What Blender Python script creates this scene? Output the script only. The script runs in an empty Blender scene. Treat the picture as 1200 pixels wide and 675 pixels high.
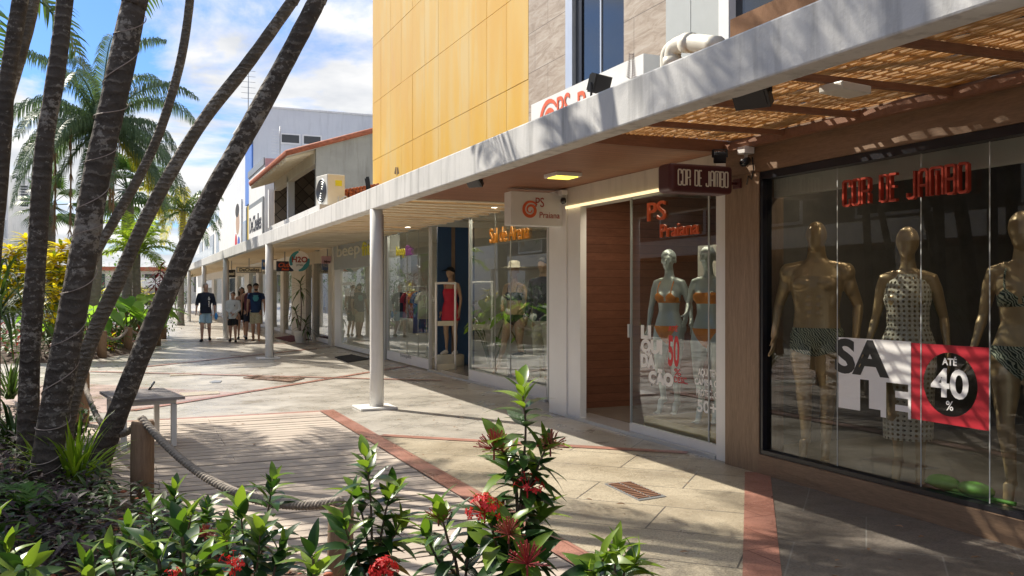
import bpy, bmesh, math, random
from mathutils import Vector, Matrix, Euler
from mathutils import noise as mnoise

SC = bpy.context.scene
COL = SC.collection
PI = math.pi
R = math.radians

# ---------------------------------------------------------------- camera
FPX, CX, HY, CAMH = 1050.0, 600.0, 342.0, 1.5
TH = math.atan2(455.0, 1050.0)
ST, CT = math.sin(TH), math.cos(TH)
cam_d = bpy.data.cameras.new('camera')
cam_d.sensor_width = 36.0
cam_d.lens = 36.0 * FPX / 1200.0
cam_d.shift_y = 4.5 / 1200.0
cam_d.clip_start = 0.05
cam_d.clip_end = 3000.0
cam = bpy.data.objects.new('camera', cam_d)
COL.objects.link(cam)
cam.location = (0, 0, CAMH)
cam.rotation_euler = (R(90), 0, -TH)
SC.camera = cam

# ---------------------------------------------------------------- sky, sun, exposure
SUN_H = Vector((-0.507, 0.862, 0)).normalized()
SUN_EL = R(43.6)
SUN_ROT = math.atan2(SUN_H.x, SUN_H.y)
world = bpy.data.worlds.new('World')
SC.world = world
world.use_nodes = True
wn, wl = world.node_tree.nodes, world.node_tree.links
wn.clear()
w_out = wn.new('ShaderNodeOutputWorld')
w_bg = wn.new('ShaderNodeBackground'); w_bg.inputs['Strength'].default_value = 0.15
w_sky = wn.new('ShaderNodeTexSky'); w_sky.sky_type = 'NISHITA'; w_sky.sun_disc = False
w_sky.sun_elevation = SUN_EL; w_sky.sun_rotation = SUN_ROT
w_sky.air_density = 1.0; w_sky.dust_density = 0.6; w_sky.ozone_density = 1.6
w_tc = wn.new('ShaderNodeTexCoord')
w_sep = wn.new('ShaderNodeSeparateXYZ'); wl.new(w_tc.outputs['Generated'], w_sep.inputs[0])
w_max = wn.new('ShaderNodeMath'); w_max.operation = 'MAXIMUM'; w_max.inputs[1].default_value = 0.0
wl.new(w_sep.outputs['Z'], w_max.inputs[0])
w_add = wn.new('ShaderNodeMath'); w_add.operation = 'ADD'; w_add.inputs[1].default_value = 0.16
wl.new(w_max.outputs[0], w_add.inputs[0])
w_dx = wn.new('ShaderNodeMath'); w_dx.operation = 'DIVIDE'
w_dy = wn.new('ShaderNodeMath'); w_dy.operation = 'DIVIDE'
wl.new(w_sep.outputs['X'], w_dx.inputs[0]); wl.new(w_add.outputs[0], w_dx.inputs[1])
wl.new(w_sep.outputs['Y'], w_dy.inputs[0]); wl.new(w_add.outputs[0], w_dy.inputs[1])
w_cmb = wn.new('ShaderNodeCombineXYZ')
wl.new(w_dx.outputs[0], w_cmb.inputs[0]); wl.new(w_dy.outputs[0], w_cmb.inputs[1])
w_cmb.inputs[2].default_value = 3.7
w_n1 = wn.new('ShaderNodeTexNoise'); w_n1.inputs['Scale'].default_value = 1.25
w_n1.inputs['Detail'].default_value = 9; w_n1.inputs['Roughness'].default_value = 0.58
w_n1.inputs['Distortion'].default_value = 0.35
wl.new(w_cmb.outputs[0], w_n1.inputs['Vector'])
w_r1 = wn.new('ShaderNodeValToRGB')
w_r1.color_ramp.elements[0].position = 0.425; w_r1.color_ramp.elements[0].color = (0, 0, 0, 1)
w_r1.color_ramp.elements[1].position = 0.545; w_r1.color_ramp.elements[1].color = (1, 1, 1, 1)
wl.new(w_n1.outputs['Fac'], w_r1.inputs[0])
w_n2 = wn.new('ShaderNodeTexNoise'); w_n2.inputs['Scale'].default_value = 3.4
w_n2.inputs['Detail'].default_value = 6
wl.new(w_cmb.outputs[0], w_n2.inputs['Vector'])
w_r2 = wn.new('ShaderNodeValToRGB')
w_r2.color_ramp.elements[0].position = 0.30; w_r2.color_ramp.elements[0].color = (1.22, 1.29, 1.40, 1)
w_r2.color_ramp.elements[1].position = 0.68; w_r2.color_ramp.elements[1].color = (2.2, 2.16, 2.10, 1)
wl.new(w_n2.outputs['Fac'], w_r2.inputs[0])
w_mix = wn.new('ShaderNodeMixRGB')
wl.new(w_r1.outputs[0], w_mix.inputs[0])
w_tint = wn.new('ShaderNodeMixRGB'); w_tint.blend_type = 'MULTIPLY'; w_tint.inputs[0].default_value = 1.0
w_tint.inputs[2].default_value = (0.125, 0.195, 0.305, 1)
wl.new(w_sky.outputs[0], w_tint.inputs[1])
wl.new(w_tint.outputs[0], w_mix.inputs[1]); wl.new(w_r2.outputs[0], w_mix.inputs[2])
wl.new(w_mix.outputs[0], w_bg.inputs['Color'])
wl.new(w_bg.outputs[0], w_out.inputs[0])

sun_d = bpy.data.lights.new('sun', 'SUN')
sun_d.energy = 2.1; sun_d.angle = R(0.53); sun_d.color = (1.0, 0.925, 0.80)
sun = bpy.data.objects.new('sun', sun_d)
COL.objects.link(sun)
_to_sun = Vector((SUN_H.x * math.cos(SUN_EL), SUN_H.y * math.cos(SUN_EL), math.sin(SUN_EL)))
sun.rotation_euler = _to_sun.to_track_quat('Z', 'Y').to_euler()
sun.location = _to_sun * 60

SC.view_settings.view_transform = 'Standard'
SC.view_settings.look = 'None'
SC.view_settings.exposure = 1.88
SC.view_settings.gamma = 1.0
SC.view_settings.use_curve_mapping = False
SC.render.engine = 'CYCLES'
SC.cycles.use_denoising = True
SC.cycles.max_bounces = 10
SC.cycles.diffuse_bounces = 7
SC.cycles.glossy_bounces = 4
SC.cycles.transmission_bounces = 6
SC.cycles.transparent_max_bounces = 24
SC.cycles.sample_clamp_indirect = 6.0
SC.cycles.caustics_reflective = False
SC.cycles.caustics_refractive = False

# ---------------------------------------------------------------- points on real planes
def at_depth(u, v, zc):
    xc = (u - CX) / FPX * zc
    return Vector((zc * ST + xc * CT, zc * CT - xc * ST, CAMH - (v - HY) / FPX * zc))
def on_x(u, v, X):                       # point on the plane X = const (a shop front)
    return at_depth(u, v, X / (ST + (u - CX) / FPX * CT))
def on_y(u, v, Y):                       # point on the plane Y = const
    return at_depth(u, v, Y / (CT - (u - CX) / FPX * ST))
def on_ground(u, v, z=0.0):
    return at_depth(u, v, FPX * (CAMH - z) / (v - HY))
def yx(u, X):                            # Y of the image column u on the plane X
    return on_x(u, HY, X).y

# ---------------------------------------------------------------- materials
class NT:
    def __init__(s, name):
        s.m = bpy.data.materials.new(name); s.m.use_nodes = True
        s.t = s.m.node_tree; s.n = s.t.nodes; s.l = s.t.links
        s.b = s.n['Principled BSDF']; s.out = s.n['Material Output']
    def new(s, t, **kw):
        n = s.n.new(t)
        for k, v in kw.items(): setattr(n, k, v)
        return n
    def coords(s, scale=(1, 1, 1), rot=(0, 0, 0), kind='Object'):
        tc = s.new('ShaderNodeTexCoord'); mp = s.new('ShaderNodeMapping')
        mp.inputs['Scale'].default_value = scale; mp.inputs['Rotation'].default_value = rot
        s.l.new(tc.outputs[kind], mp.inputs[0]); return mp.outputs[0]
    def noise(s, vec, scale, detail=4, rough=0.55, dist=0.0):
        n = s.new('ShaderNodeTexNoise'); n.inputs['Scale'].default_value = scale
        n.inputs['Detail'].default_value = detail; n.inputs['Roughness'].default_value = rough
        n.inputs['Distortion'].default_value = dist
        if vec is not None: s.l.new(vec, n.inputs['Vector'])
        return n.outputs['Fac']
    def ramp(s, fac, stops, interp='LINEAR'):
        r = s.new('ShaderNodeValToRGB'); r.color_ramp.interpolation = interp
        e = r.color_ramp.elements
        while len(e) < len(stops): e.new(0.5)
        for i, (p, c) in enumerate(stops):
            e[i].position = p; e[i].color = (*c, 1) if len(c) == 3 else c
        s.l.new(fac, r.inputs[0]); return r.outputs[0]
    def mix(s, fac, a, b, mode='MIX'):
        m = s.new('ShaderNodeMixRGB'); m.blend_type = mode
        for i, x in ((0, fac), (1, a), (2, b)):
            if hasattr(x, 'is_linked'): s.l.new(x, m.inputs[i])
            elif i == 0: m.inputs[0].default_value = x
            else: m.inputs[i].default_value = (*x, 1)
        return m.outputs[0]
    def math(s, op, a, b=0.0):
        m = s.new('ShaderNodeMath'); m.operation = op
        for i, x in ((0, a), (1, b)):
            if hasattr(x, 'is_linked'): s.l.new(x, m.inputs[i])
            else: m.inputs[i].default_value = x
        return m.outputs[0]
    def color(s, x):
        if hasattr(x, 'is_linked'): s.l.new(x, s.b.inputs['Base Color'])
        else: s.b.inputs['Base Color'].default_value = (*x, 1)
    def rough(s, x):
        if hasattr(x, 'is_linked'): s.l.new(x, s.b.inputs['Roughness'])
        else: s.b.inputs['Roughness'].default_value = x
    def bump(s, h, strength=0.3, dist=0.02):
        b = s.new('ShaderNodeBump'); b.inputs['Strength'].default_value = strength
        b.inputs['Distance'].default_value = dist
        s.l.new(h, b.inputs['Height']); s.l.new(b.outputs[0], s.b.inputs['Normal'])

def sc3(c, k): return tuple(x * k for x in c)
M = {}
def mat_plain(name, col, rough=0.6, var=0.12, scale=6.0, metallic=0.0, bump=0.0, bscale=40.0, spec=None, streak=False):
    t = NT(name)
    v = t.coords((1, 1, 0.25) if streak else (1, 1, 1))
    n = t.noise(v, scale, 5)
    t.color(t.ramp(n, [(0.25, sc3(col, 1 - var)), (0.75, sc3(col, 1 + var * 0.7))]))
    t.rough(rough); t.b.inputs['Metallic'].default_value = metallic
    if spec is not None: t.b.inputs['Specular IOR Level'].default_value = spec
    if bump: t.bump(t.noise(t.coords(), bscale, 4), bump, 0.01)
    M[name] = t.m; return t.m
def mat_emit(name, col, strength):
    t = NT(name); t.color(col)
    t.b.inputs['Emission Color'].default_value = (*col, 1)
    t.b.inputs['Emission Strength'].default_value = strength
    M[name] = t.m; return t.m
def mat_glass(name, tint=(0.9, 0.95, 0.94), ior=1.5, boost=0.0):
    # thin shop glass: see-through plus a Fresnel mirror
    t = NT(name); t.n.remove(t.b)
    tr = t.new('ShaderNodeBsdfTransparent'); tr.inputs[0].default_value = (*tint, 1)
    gl = t.new('ShaderNodeBsdfGlossy'); gl.inputs['Roughness'].default_value = 0.0
    gl.inputs[0].default_value = (0.95, 0.97, 0.98, 1)
    fr = t.new('ShaderNodeFresnel'); fr.inputs[0].default_value = ior
    ge = t.new('ShaderNodeNewGeometry')
    f = t.math('MULTIPLY', t.math('ADD', t.math('MULTIPLY', fr.outputs[0], 1.4), boost), t.math('SUBTRACT', 1.0, ge.outputs['Backfacing']))
    mx = t.new('ShaderNodeMixShader'); t.l.new(f, mx.inputs[0])
    t.l.new(tr.outputs[0], mx.inputs[1]); t.l.new(gl.outputs[0], mx.inputs[2])
    t.l.new(mx.outputs[0], t.out.inputs[0])
    M[name] = t.m; return t.m
def mat_wood(name, c1, c2, scale=(1, 14, 14), rough=0.55, rot=(0, 0, 0), plank=None, bump=0.15):
    t = NT(name)
    v = t.coords(scale, rot)
    n = t.noise(v, 2.2, 7, 0.62, 0.6)
    col = t.ramp(n, [(0.28, c1), (0.72, c2)])
    fine = t.noise(v, 14, 4)
    col = t.mix(0.35, col, t.ramp(fine, [(0.3, sc3(c1, 0.8)), (0.7, sc3(c2, 1.05))]))
    if plank:
        ax, pitch, gap = plank
        tc = t.new('ShaderNodeTexCoord'); sp = t.new('ShaderNodeSeparateXYZ'); t.l.new(tc.outputs['Object'], sp.inputs[0])
        f = t.math('FRACT', t.math('DIVIDE', sp.outputs[ax], pitch))
        line = t.math('LESS_THAN', f, gap / pitch)
        idx = t.math('FLOOR', t.math('DIVIDE', sp.outputs[ax], pitch))
        wn_ = t.new('ShaderNodeTexWhiteNoise'); wn_.noise_dimensions = '1D'; t.l.new(idx, wn_.inputs['W'])
        col = t.mix(t.math('MULTIPLY', wn_.outputs['Value'], 0.35), col, sc3(c1, 0.7))
        col = t.mix(line, col, sc3(c1, 0.25))
    t.color(col); t.rough(rough)
    t.bump(fine, bump, 0.004)
    M[name] = t.m; return t.m

def mat_leaf(name, dark, light, rough=0.38, trans=0.35, scale=3.0, tip=None):
    t = NT(name)
    oi = t.new('ShaderNodeNewGeometry')
    wn_ = t.new('ShaderNodeTexWhiteNoise'); wn_.noise_dimensions = '1D'
    t.l.new(oi.outputs['Random Per Island'], wn_.inputs['W'])
    n = t.noise(t.coords(), scale, 3)
    f = t.math('ADD', t.math('MULTIPLY', n, 0.5), t.math('MULTIPLY', wn_.outputs['Value'], 0.5))
    st = [(0.2, dark), (0.62, light)]
    if tip: st.append((0.86, tip))
    col = t.ramp(f, st)
    t.color(col); t.rough(rough); t.b.inputs['Specular IOR Level'].default_value = 0.35
    ts = t.new('ShaderNodeBsdfTranslucent')
    t.l.new(t.mix(1.0, col, (1.5, 1.5, 0.8), 'MULTIPLY'), ts.inputs[0])
    mx = t.new('ShaderNodeMixShader'); mx.inputs[0].default_value = trans
    t.l.new(t.b.outputs[0], mx.inputs[1]); t.l.new(ts.outputs[0], mx.inputs[2])
    t.l.new(mx.outputs[0], t.out.inputs[0])
    M[name] = t.m; return t.m

def mat_concrete(name, c1, c2, stain=(0.12, 0.12, 0.11), stain_amt=0.4, rough=0.8, bump=0.25, vert=True):
    t = NT(name)
    v = t.coords()
    n = t.noise(v, 2.0, 8, 0.65)
    col = t.ramp(n, [(0.3, c1), (0.7, c2)])
    vs = t.coords((3.5, 3.5, 0.35) if vert else (1, 1, 1))
    s = t.noise(vs, 2.2, 6, 0.6)
    mask = t.math('MULTIPLY', t.ramp(s, [(0.50, (0, 0, 0)), (0.75, (1, 1, 1))]), stain_amt)
    col = t.mix(mask, col, stain)
    t.color(col); t.rough(rough)
    t.bump(t.noise(v, 60, 4), bump, 0.006)
    M[name] = t.m; return t.m

# ---- paints, metals
mat_plain('white_paint', (0.74, 0.73, 0.70), 0.5, 0.06, 3.0)
mat_plain('white_frame', (0.80, 0.79, 0.77), 0.35, 0.04, 3.0)
mat_concrete('post_paint', (0.66, 0.65, 0.62), (0.76, 0.75, 0.72), (0.34, 0.32, 0.28), 0.45)
mat_concrete('beam_paint', (0.55, 0.55, 0.54), (0.68, 0.675, 0.66), (0.27, 0.27, 0.265), 0.8)
mat_concrete('cream_wall', (0.60, 0.56, 0.48), (0.68, 0.64, 0.56), (0.36, 0.33, 0.28), 0.4)
mat_concrete('white_wall', (0.70, 0.70, 0.69), (0.78, 0.78, 0.77), (0.42, 0.43, 0.42), 0.45)
mat_concrete('pale_wall', (0.62, 0.64, 0.68), (0.68, 0.70, 0.73), (0.42, 0.44, 0.46), 0.35)
mat_concrete('grey_render', (0.34, 0.33, 0.29), (0.43, 0.42, 0.37), (0.20, 0.19, 0.16), 0.6)
mat_plain('grey_panel', (0.42, 0.44, 0.43), 0.45, 0.05)
mat_plain('light_metal', (0.62, 0.63, 0.64), 0.35, 0.06, 4.0, 0.6)
mat_plain('grey_metal', (0.30, 0.31, 0.32), 0.4, 0.08, 4.0, 0.5)
mat_plain('black_plastic', (0.018, 0.018, 0.02), 0.4, 0.2)
mat_plain('black_frame', (0.012, 0.012, 0.016), 0.35, 0.1)
mat_plain('dark_interior', (0.15, 0.135, 0.12), 0.8, 0.2)
mat_plain('mid_interior', (0.34, 0.31, 0.27), 0.7, 0.15)
mat_plain('light_interior', (0.62, 0.60, 0.55), 0.7, 0.08)
mat_plain('interior_floor', (0.24, 0.215, 0.185), 0.25, 0.12)
mat_plain('maroon', (0.085, 0.022, 0.022), 0.4, 0.1)
mat_plain('red_letter', (0.36, 0.045, 0.022), 0.4, 0.08)
mat_plain('orange_red', (0.70, 0.12, 0.035), 0.45, 0.08)
mat_plain('orange_letter', (0.80, 0.33, 0.03), 0.45, 0.06)
mat_plain('sticker_red', (0.48, 0.015, 0.03), 0.5, 0.05)
mat_plain('vivid_red', (0.62, 0.015, 0.02), 0.5, 0.05)
mat_plain('sticker_white', (0.88, 0.87, 0.85), 0.5, 0.03)
mat_plain('cutout_dark', (0.012, 0.012, 0.012), 0.5, 0.05)
mat_plain('sticker_ash', (0.10, 0.10, 0.10), 0.3, 0.05)
mat_plain('letter_yellow', (0.78, 0.72, 0.05), 0.45, 0.05)
mat_plain('letter_purple', (0.48, 0.16, 0.62), 0.45, 0.05)
mat_plain('letter_cream', (0.78, 0.74, 0.60), 0.45, 0.05)
mat_plain('navy_sign', (0.02, 0.03, 0.06), 0.4, 0.1)
mat_plain('teal_sign', (0.05, 0.30, 0.34), 0.4, 0.05)
mat_plain('pink_sign', (0.58, 0.34, 0.36), 0.5, 0.05)
mat_plain('blue_paint', (0.09, 0.22, 0.62), 0.5, 0.08)
mat_plain('blue_tile', (0.04, 0.12, 0.30), 0.4, 0.35, 30)
mat_plain('yellow_paint', (0.72, 0.50, 0.03), 0.5, 0.08)
mat_plain('plastic_cream', (0.72, 0.70, 0.63), 0.4, 0.06)
mat_plain('pvc', (0.72, 0.68, 0.58), 0.4, 0.12)
mat_plain('terracotta', (0.42, 0.13, 0.065), 0.75, 0.4, 9)
mat_plain('rope', (0.30, 0.26, 0.22), 0.9, 0.35, 30, bump=0.6, bscale=120)
mat_plain('blue_plastic', (0.04, 0.30, 0.75), 0.4, 0.05)
mat_plain('skin', (0.56, 0.34, 0.25), 0.55, 0.12, 8)
mat_plain('skin_tan', (0.46, 0.26, 0.17), 0.55, 0.12, 8)
mat_plain('hair_dark', (0.022, 0.016, 0.013), 0.6, 0.3, 30)
mat_plain('hair_grey', (0.33, 0.27, 0.24), 0.7, 0.2, 30)
mat_plain('cloth_navy', (0.018, 0.024, 0.045), 0.9, 0.25, 10)
mat_plain('cloth_pale', (0.55, 0.57, 0.56), 0.9, 0.1, 10)
mat_plain('cloth_sky', (0.36, 0.53, 0.64), 0.9, 0.1, 10)
mat_plain('cloth_black', (0.012, 0.012, 0.014), 0.9, 0.3, 10)
mat_plain('cloth_maroon', (0.13, 0.03, 0.05), 0.9, 0.2, 10)
mat_plain('cloth_khaki', (0.50, 0.46, 0.30), 0.9, 0.3, 25)
mat_plain('cloth_blue', (0.03, 0.12, 0.48), 0.9, 0.2, 10)
mat_plain('cloth_red', (0.55, 0.02, 0.05), 0.7, 0.12, 10)
mat_plain('cloth_white', (0.78, 0.77, 0.74), 0.8, 0.05, 10)
mat_plain('cloth_orange', (0.80, 0.27, 0.035), 0.6, 0.15, 10)
mat_plain('cloth_cream', (0.64, 0.60, 0.48), 0.85, 0.08, 10)
mat_plain('cloth_mustard', (0.46, 0.29, 0.07), 0.85, 0.3, 14)
mat_plain('straw', (0.72, 0.66, 0.52), 0.85, 0.15, 60)
mat_plain('mannequin_silver', (0.52, 0.57, 0.56), 0.32, 0.05, 5, 0.35)
mat_plain('mannequin_gold', (0.46, 0.325, 0.175), 0.34, 0.10, 5, 0.36)
mat_plain('mannequin_skin', (0.50, 0.33, 0.22), 0.45, 0.08, 5)
mat_plain('brass', (0.42, 0.30, 0.12), 0.4, 0.1, 5, 0.6)
mat_plain('soil', (0.085, 0.055, 0.038), 0.95, 0.5, 14, bump=0.8, bscale=50)
mat_plain('window_dark', (0.02, 0.024, 0.03), 0.08, 0.1, 2, spec=0.8)
mat_plain('window_blue', (0.10, 0.16, 0.24), 0.1, 0.1, 2, spec=0.8)
mat_plain('pot', (0.68, 0.66, 0.61), 0.6, 0.08)
mat_plain('ball_green', (0.12, 0.36, 0.03), 0.6, 0.25, 20)
mat_glass('shop_glass', (0.86, 0.90, 0.89))
mat_glass('dark_glass', (0.86, 0.88, 0.87), 1.42)
mat_emit('lamp_yellow', (1.0, 0.82, 0.10), 0.6)
mat_emit('lamp_strip', (1.0, 0.80, 0.45), 0.35)
mat_emit('lamp_warm', (1.0, 0.66, 0.22), 4.0)
# ---- woods
mat_wood('soffit_wood', (0.22, 0.085, 0.042), (0.36, 0.16, 0.085), (1.0, 9, 9), 0.5, plank=(1, 0.10, 0.008))
mat_wood('clad_wood', (0.16, 0.098, 0.056), (0.31, 0.20, 0.125), (4, 1.0, 9), 0.55)
mat_wood('clad_wood_upright', (0.17, 0.108, 0.062), (0.33, 0.22, 0.14), (9, 9, 0.9), 0.55)
mat_wood('rib_wood', (0.17, 0.075, 0.038), (0.29, 0.14, 0.075), (1, 12, 12), 0.6)
mat_wood('wall_wood', (0.165, 0.06, 0.033), (0.29, 0.12, 0.068), (1.5, 9, 9), 0.5, plank=(2, 0.105, 0.004))
mat_wood('bamboo', (0.40, 0.25, 0.115), (0.64, 0.44, 0.22), (9, 1.2, 9), 0.55)
_t = M['bamboo'].node_tree; _ts = _t.nodes.new('ShaderNodeBsdfTranslucent'); _ts.inputs[0].default_value = (0.75, 0.48, 0.20, 1)
_mx = _t.nodes.new('ShaderNodeMixShader'); _mx.inputs[0].default_value = 0.45
_t.links.new(_t.nodes['Principled BSDF'].outputs[0], _mx.inputs[1]); _t.links.new(_ts.outputs[0], _mx.inputs[2]); _t.links.new(_mx.outputs[0], _t.nodes['Material Output'].inputs[0])
mat_wood('slat_wood', (0.66, 0.57, 0.41), (0.84, 0.76, 0.60), (1, 12, 12), 0.75)
mat_wood('deck_wood', (0.30, 0.255, 0.225), (0.46, 0.41, 0.365), (1.2, 18, 10), 0.75)
mat_wood('post_wood', (0.15, 0.09, 0.055), (0.31, 0.21, 0.13), (12, 12, 1.0), 0.8, bump=0.4)
mat_wood('orange_wood', (0.34, 0.15, 0.055), (0.48, 0.24, 0.10), (1, 12, 12), 0.6)
mat_wood('bench_wood', (0.24, 0.21, 0.20), (0.36, 0.33, 0.31), (1.2, 16, 10), 0.75)

# ---------------------------------------------------------------- mesh builder
class MB:
    def __init__(s): s.v = []; s.f = []; s.m = []; s.sm = []; s.cur = 0; s.smooth = False
    def add(s, vs, fs, smooth=None):
        o = len(s.v); s.v += [tuple(p) for p in vs]
        for f in fs:
            s.f.append([i + o for i in f]); s.m.append(s.cur)
            s.sm.append(s.smooth if smooth is None else smooth)
        return s
    def box(s, x0, x1, y0, y1, z0, z1):
        if x0 > x1: x0, x1 = x1, x0
        if y0 > y1: y0, y1 = y1, y0
        if z0 > z1: z0, z1 = z1, z0
        vs = [(x, y, z) for z in (z0, z1) for y in (y0, y1) for x in (x0, x1)]
        return s.add(vs, [(0, 2, 3, 1), (4, 5, 7, 6), (0, 1, 5, 4), (2, 6, 7, 3), (0, 4, 6, 2), (1, 3, 7, 5)])
    def obox(s, c, ax, ay, az):           # oriented box: centre and half axes
        c, ax, ay, az = map(Vector, (c, ax, ay, az))
        vs = [c + ax * i + ay * j + az * k for k in (-1, 1) for j in (-1, 1) for i in (-1, 1)]
        return s.add(vs, [(0, 2, 3, 1), (4, 5, 7, 6), (0, 1, 5, 4), (2, 6, 7, 3), (0, 4, 6, 2), (1, 3, 7, 5)])
    def bar(s, a, b, w, h, up=(0, 0, 1)):
        a, b = Vector(a), Vector(b); d = (b - a); L = d.length; d.normalize()
        up = Vector(up)
        sd = d.cross(up)
        if sd.length < 1e-5: sd = d.cross(Vector((1, 0, 0)))
        sd.normalize(); upv = sd.cross(d)
        return s.obox((a + b) / 2, d * L / 2, sd * w / 2, upv * h / 2)
    def tube(s, pts, radii, seg=8, caps=True, squash=None, round_ends=False):
        pts = [Vector(p) for p in pts]
        if not hasattr(radii, '__len__'): radii = [radii] * len(pts)
        radii = list(radii)
        if round_ends and len(pts) > 1:
            d0 = (pts[0] - pts[1]).normalized(); d1 = (pts[-1] - pts[-2]).normalized()
            r0, r1 = radii[0], radii[-1]
            def rr(r): return r if not hasattr(r, '__len__') else max(r)
            def ml(r, k): return r * k if not hasattr(r, '__len__') else (r[0] * k, r[1] * k)
            pre = [(pts[0] + d0 * rr(r0) * math.sin(a), ml(r0, math.cos(a))) for a in (1.45, 1.05, 0.55)]
            post = [(pts[-1] + d1 * rr(r1) * math.sin(a), ml(r1, math.cos(a))) for a in (0.55, 1.05, 1.45)]
            pts = [p for p, _ in pre] + pts + [p for p, _ in post]
            radii = [r for _, r in pre] + radii + [r for _, r in post]
        n = len(pts); tang = []
        for i in range(n):
            a = pts[max(i - 1, 0)]; b = pts[min(i + 1, n - 1)]
            t = (b - a)
            tang.append(t.normalized() if t.length > 1e-9 else Vector((0, 0, 1)))
        ref = Vector((1, 0, 0)) if abs(tang[0].x) < 0.8 else Vector((0, 1, 0))
        nx = (ref - tang[0] * ref.dot(tang[0])).normalized()
        vs = []; fs = []
        for i in range(n):
            nx = (nx - tang[i] * nx.dot(tang[i]))
            nx = nx.normalized() if nx.length > 1e-6 else Vector((1, 0, 0))
            ny = tang[i].cross(nx)
            r = radii[i]; ra, rb = (r, r) if not hasattr(r, '__len__') else r
            for k in range(seg):
                a = 2 * PI * k / seg
                vs.append(pts[i] + nx * (ra * math.cos(a)) + ny * (rb * math.sin(a)))
        for i in range(n - 1):
            for k in range(seg):
                k2 = (k + 1) % seg
                fs.append((i * seg + k, i * seg + k2, (i + 1) * seg + k2, (i + 1) * seg + k))
        if caps:
            fs.append(tuple(range(seg))[::-1]); fs.append(tuple((n - 1) * seg + k for k in range(seg)))
        return s.add(vs, fs, True if seg > 5 else None)
    def lathe(s, prof, c=(0, 0, 0), seg=20):
        vs = []; fs = []
        for r, z in prof:
            for k in range(seg):
                a = 2 * PI * k / seg
                vs.append((c[0] + r * math.cos(a), c[1] + r * math.sin(a), c[2] + z))
        n = len(prof)
        for i in range(n - 1):
            for k in range(seg):
                k2 = (k + 1) % seg
                fs.append((i * seg + k, i * seg + k2, (i + 1) * seg + k2, (i + 1) * seg + k))
        fs.append(tuple(range(seg))[::-1]); fs.append(tuple((n - 1) * seg + k for k in range(seg)))
        return s.add(vs, fs, True)
    def rings(s, rings, seg=20, power=2.0):
        # closed loft through (cx, cy, z, rx, ry) rings
        vs = []; fs = []
        for (cx, cy, z, rx, ry) in rings:
            for k in range(seg):
                a = 2 * PI * k / seg; c_, s_ = math.cos(a), math.sin(a)
                vs.append((cx + rx * math.copysign(abs(c_) ** (2 / power), c_), cy + ry * math.copysign(abs(s_) ** (2 / power), s_), z))
        n = len(rings)
        for i in range(n - 1):
            for k in range(seg):
                k2 = (k + 1) % seg
                fs.append((i * seg + k, i * seg + k2, (i + 1) * seg + k2, (i + 1) * seg + k))
        fs.append(tuple(range(seg))[::-1]); fs.append(tuple((n - 1) * seg + k for k in range(seg)))
        return s.add(vs, fs, True)
    def ball(s, c, rx, ry=None, rz=None, seg=14, rot=None):
        ry = rx if ry is None else ry; rz = rx if rz is None else rz
        vs = []; fs = []; nr = max(6, seg // 2)
        c = Vector(c)
        for i in range(1, nr):
            ph = PI * i / nr
            for k in range(seg):
                a = 2 * PI * k / seg
                p = Vector((rx * math.sin(ph) * math.cos(a), ry * math.sin(ph) * math.sin(a), rz * math.cos(ph)))
                if rot is not None: p = rot @ p
                vs.append(c + p)
        t = Vector((0, 0, rz)); b = Vector((0, 0, -rz))
        if rot is not None: t = rot @ t; b = rot @ b
        it = len(vs); vs.append(c + t); vs.append(c + b)
        for i in range(nr - 2):
            for k in range(seg):
                k2 = (k + 1) % seg
                fs.append((i * seg + k, (i + 1) * seg + k, (i + 1) * seg + k2, i * seg + k2))
        for k in range(seg):
            k2 = (k + 1) % seg
            fs.append((it, k, k2)); fs.append((it + 1, (nr - 2) * seg + k2, (nr - 2) * seg + k))
        return s.add(vs, fs, True)
    def prism(s, poly, fn, t0, t1):
        # poly: 2D outline; fn(a, b, t) -> point
        n = len(poly)
        vs = [fn(a, b, t0) for a, b in poly] + [fn(a, b, t1) for a, b in poly]
        fs = [tuple(range(n))[::-1], tuple(range(n, 2 * n))]
        for i in range(n):
            j = (i + 1) % n
            fs.append((i, j, n + j, n + i))
        return s.add(vs, fs)
    def xform(s, mat):
        s.v = [tuple(mat @ Vector(p)) for p in s.v]; return s
    def mesh(s, name, mats, off=(0, 0, 0)):
        me = bpy.data.meshes.new(name)
        me.from_pydata([(p[0] - off[0], p[1] - off[1], p[2] - off[2]) for p in s.v], [], s.f)
        if not isinstance(mats, (list, tuple)): mats = [mats]
        for m_ in mats: me.materials.append(m_)
        me.polygons.foreach_set('material_index', s.m)
        me.polygons.foreach_set('use_smooth', [bool(x) for x in s.sm])
        me.update()
        return me
    def build(s, name, mats, parent=None, recalc=True, world_coords=True):
        off = (0, 0, 0)
        if parent is not None and world_coords: off = world_off(parent)
        me = s.mesh(name, mats, off)
        if recalc:
            bm = bmesh.new(); bm.from_mesh(me)
            bmesh.ops.recalc_face_normals(bm, faces=bm.faces); bm.to_mesh(me); bm.free()
        o = bpy.data.objects.new(name, me); COL.objects.link(o)
        if parent is not None: o.parent = parent
        return o

def world_off(o):
    p = Vector((0, 0, 0))
    while o is not None: p += Vector(o.location); o = o.parent
    return p

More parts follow.
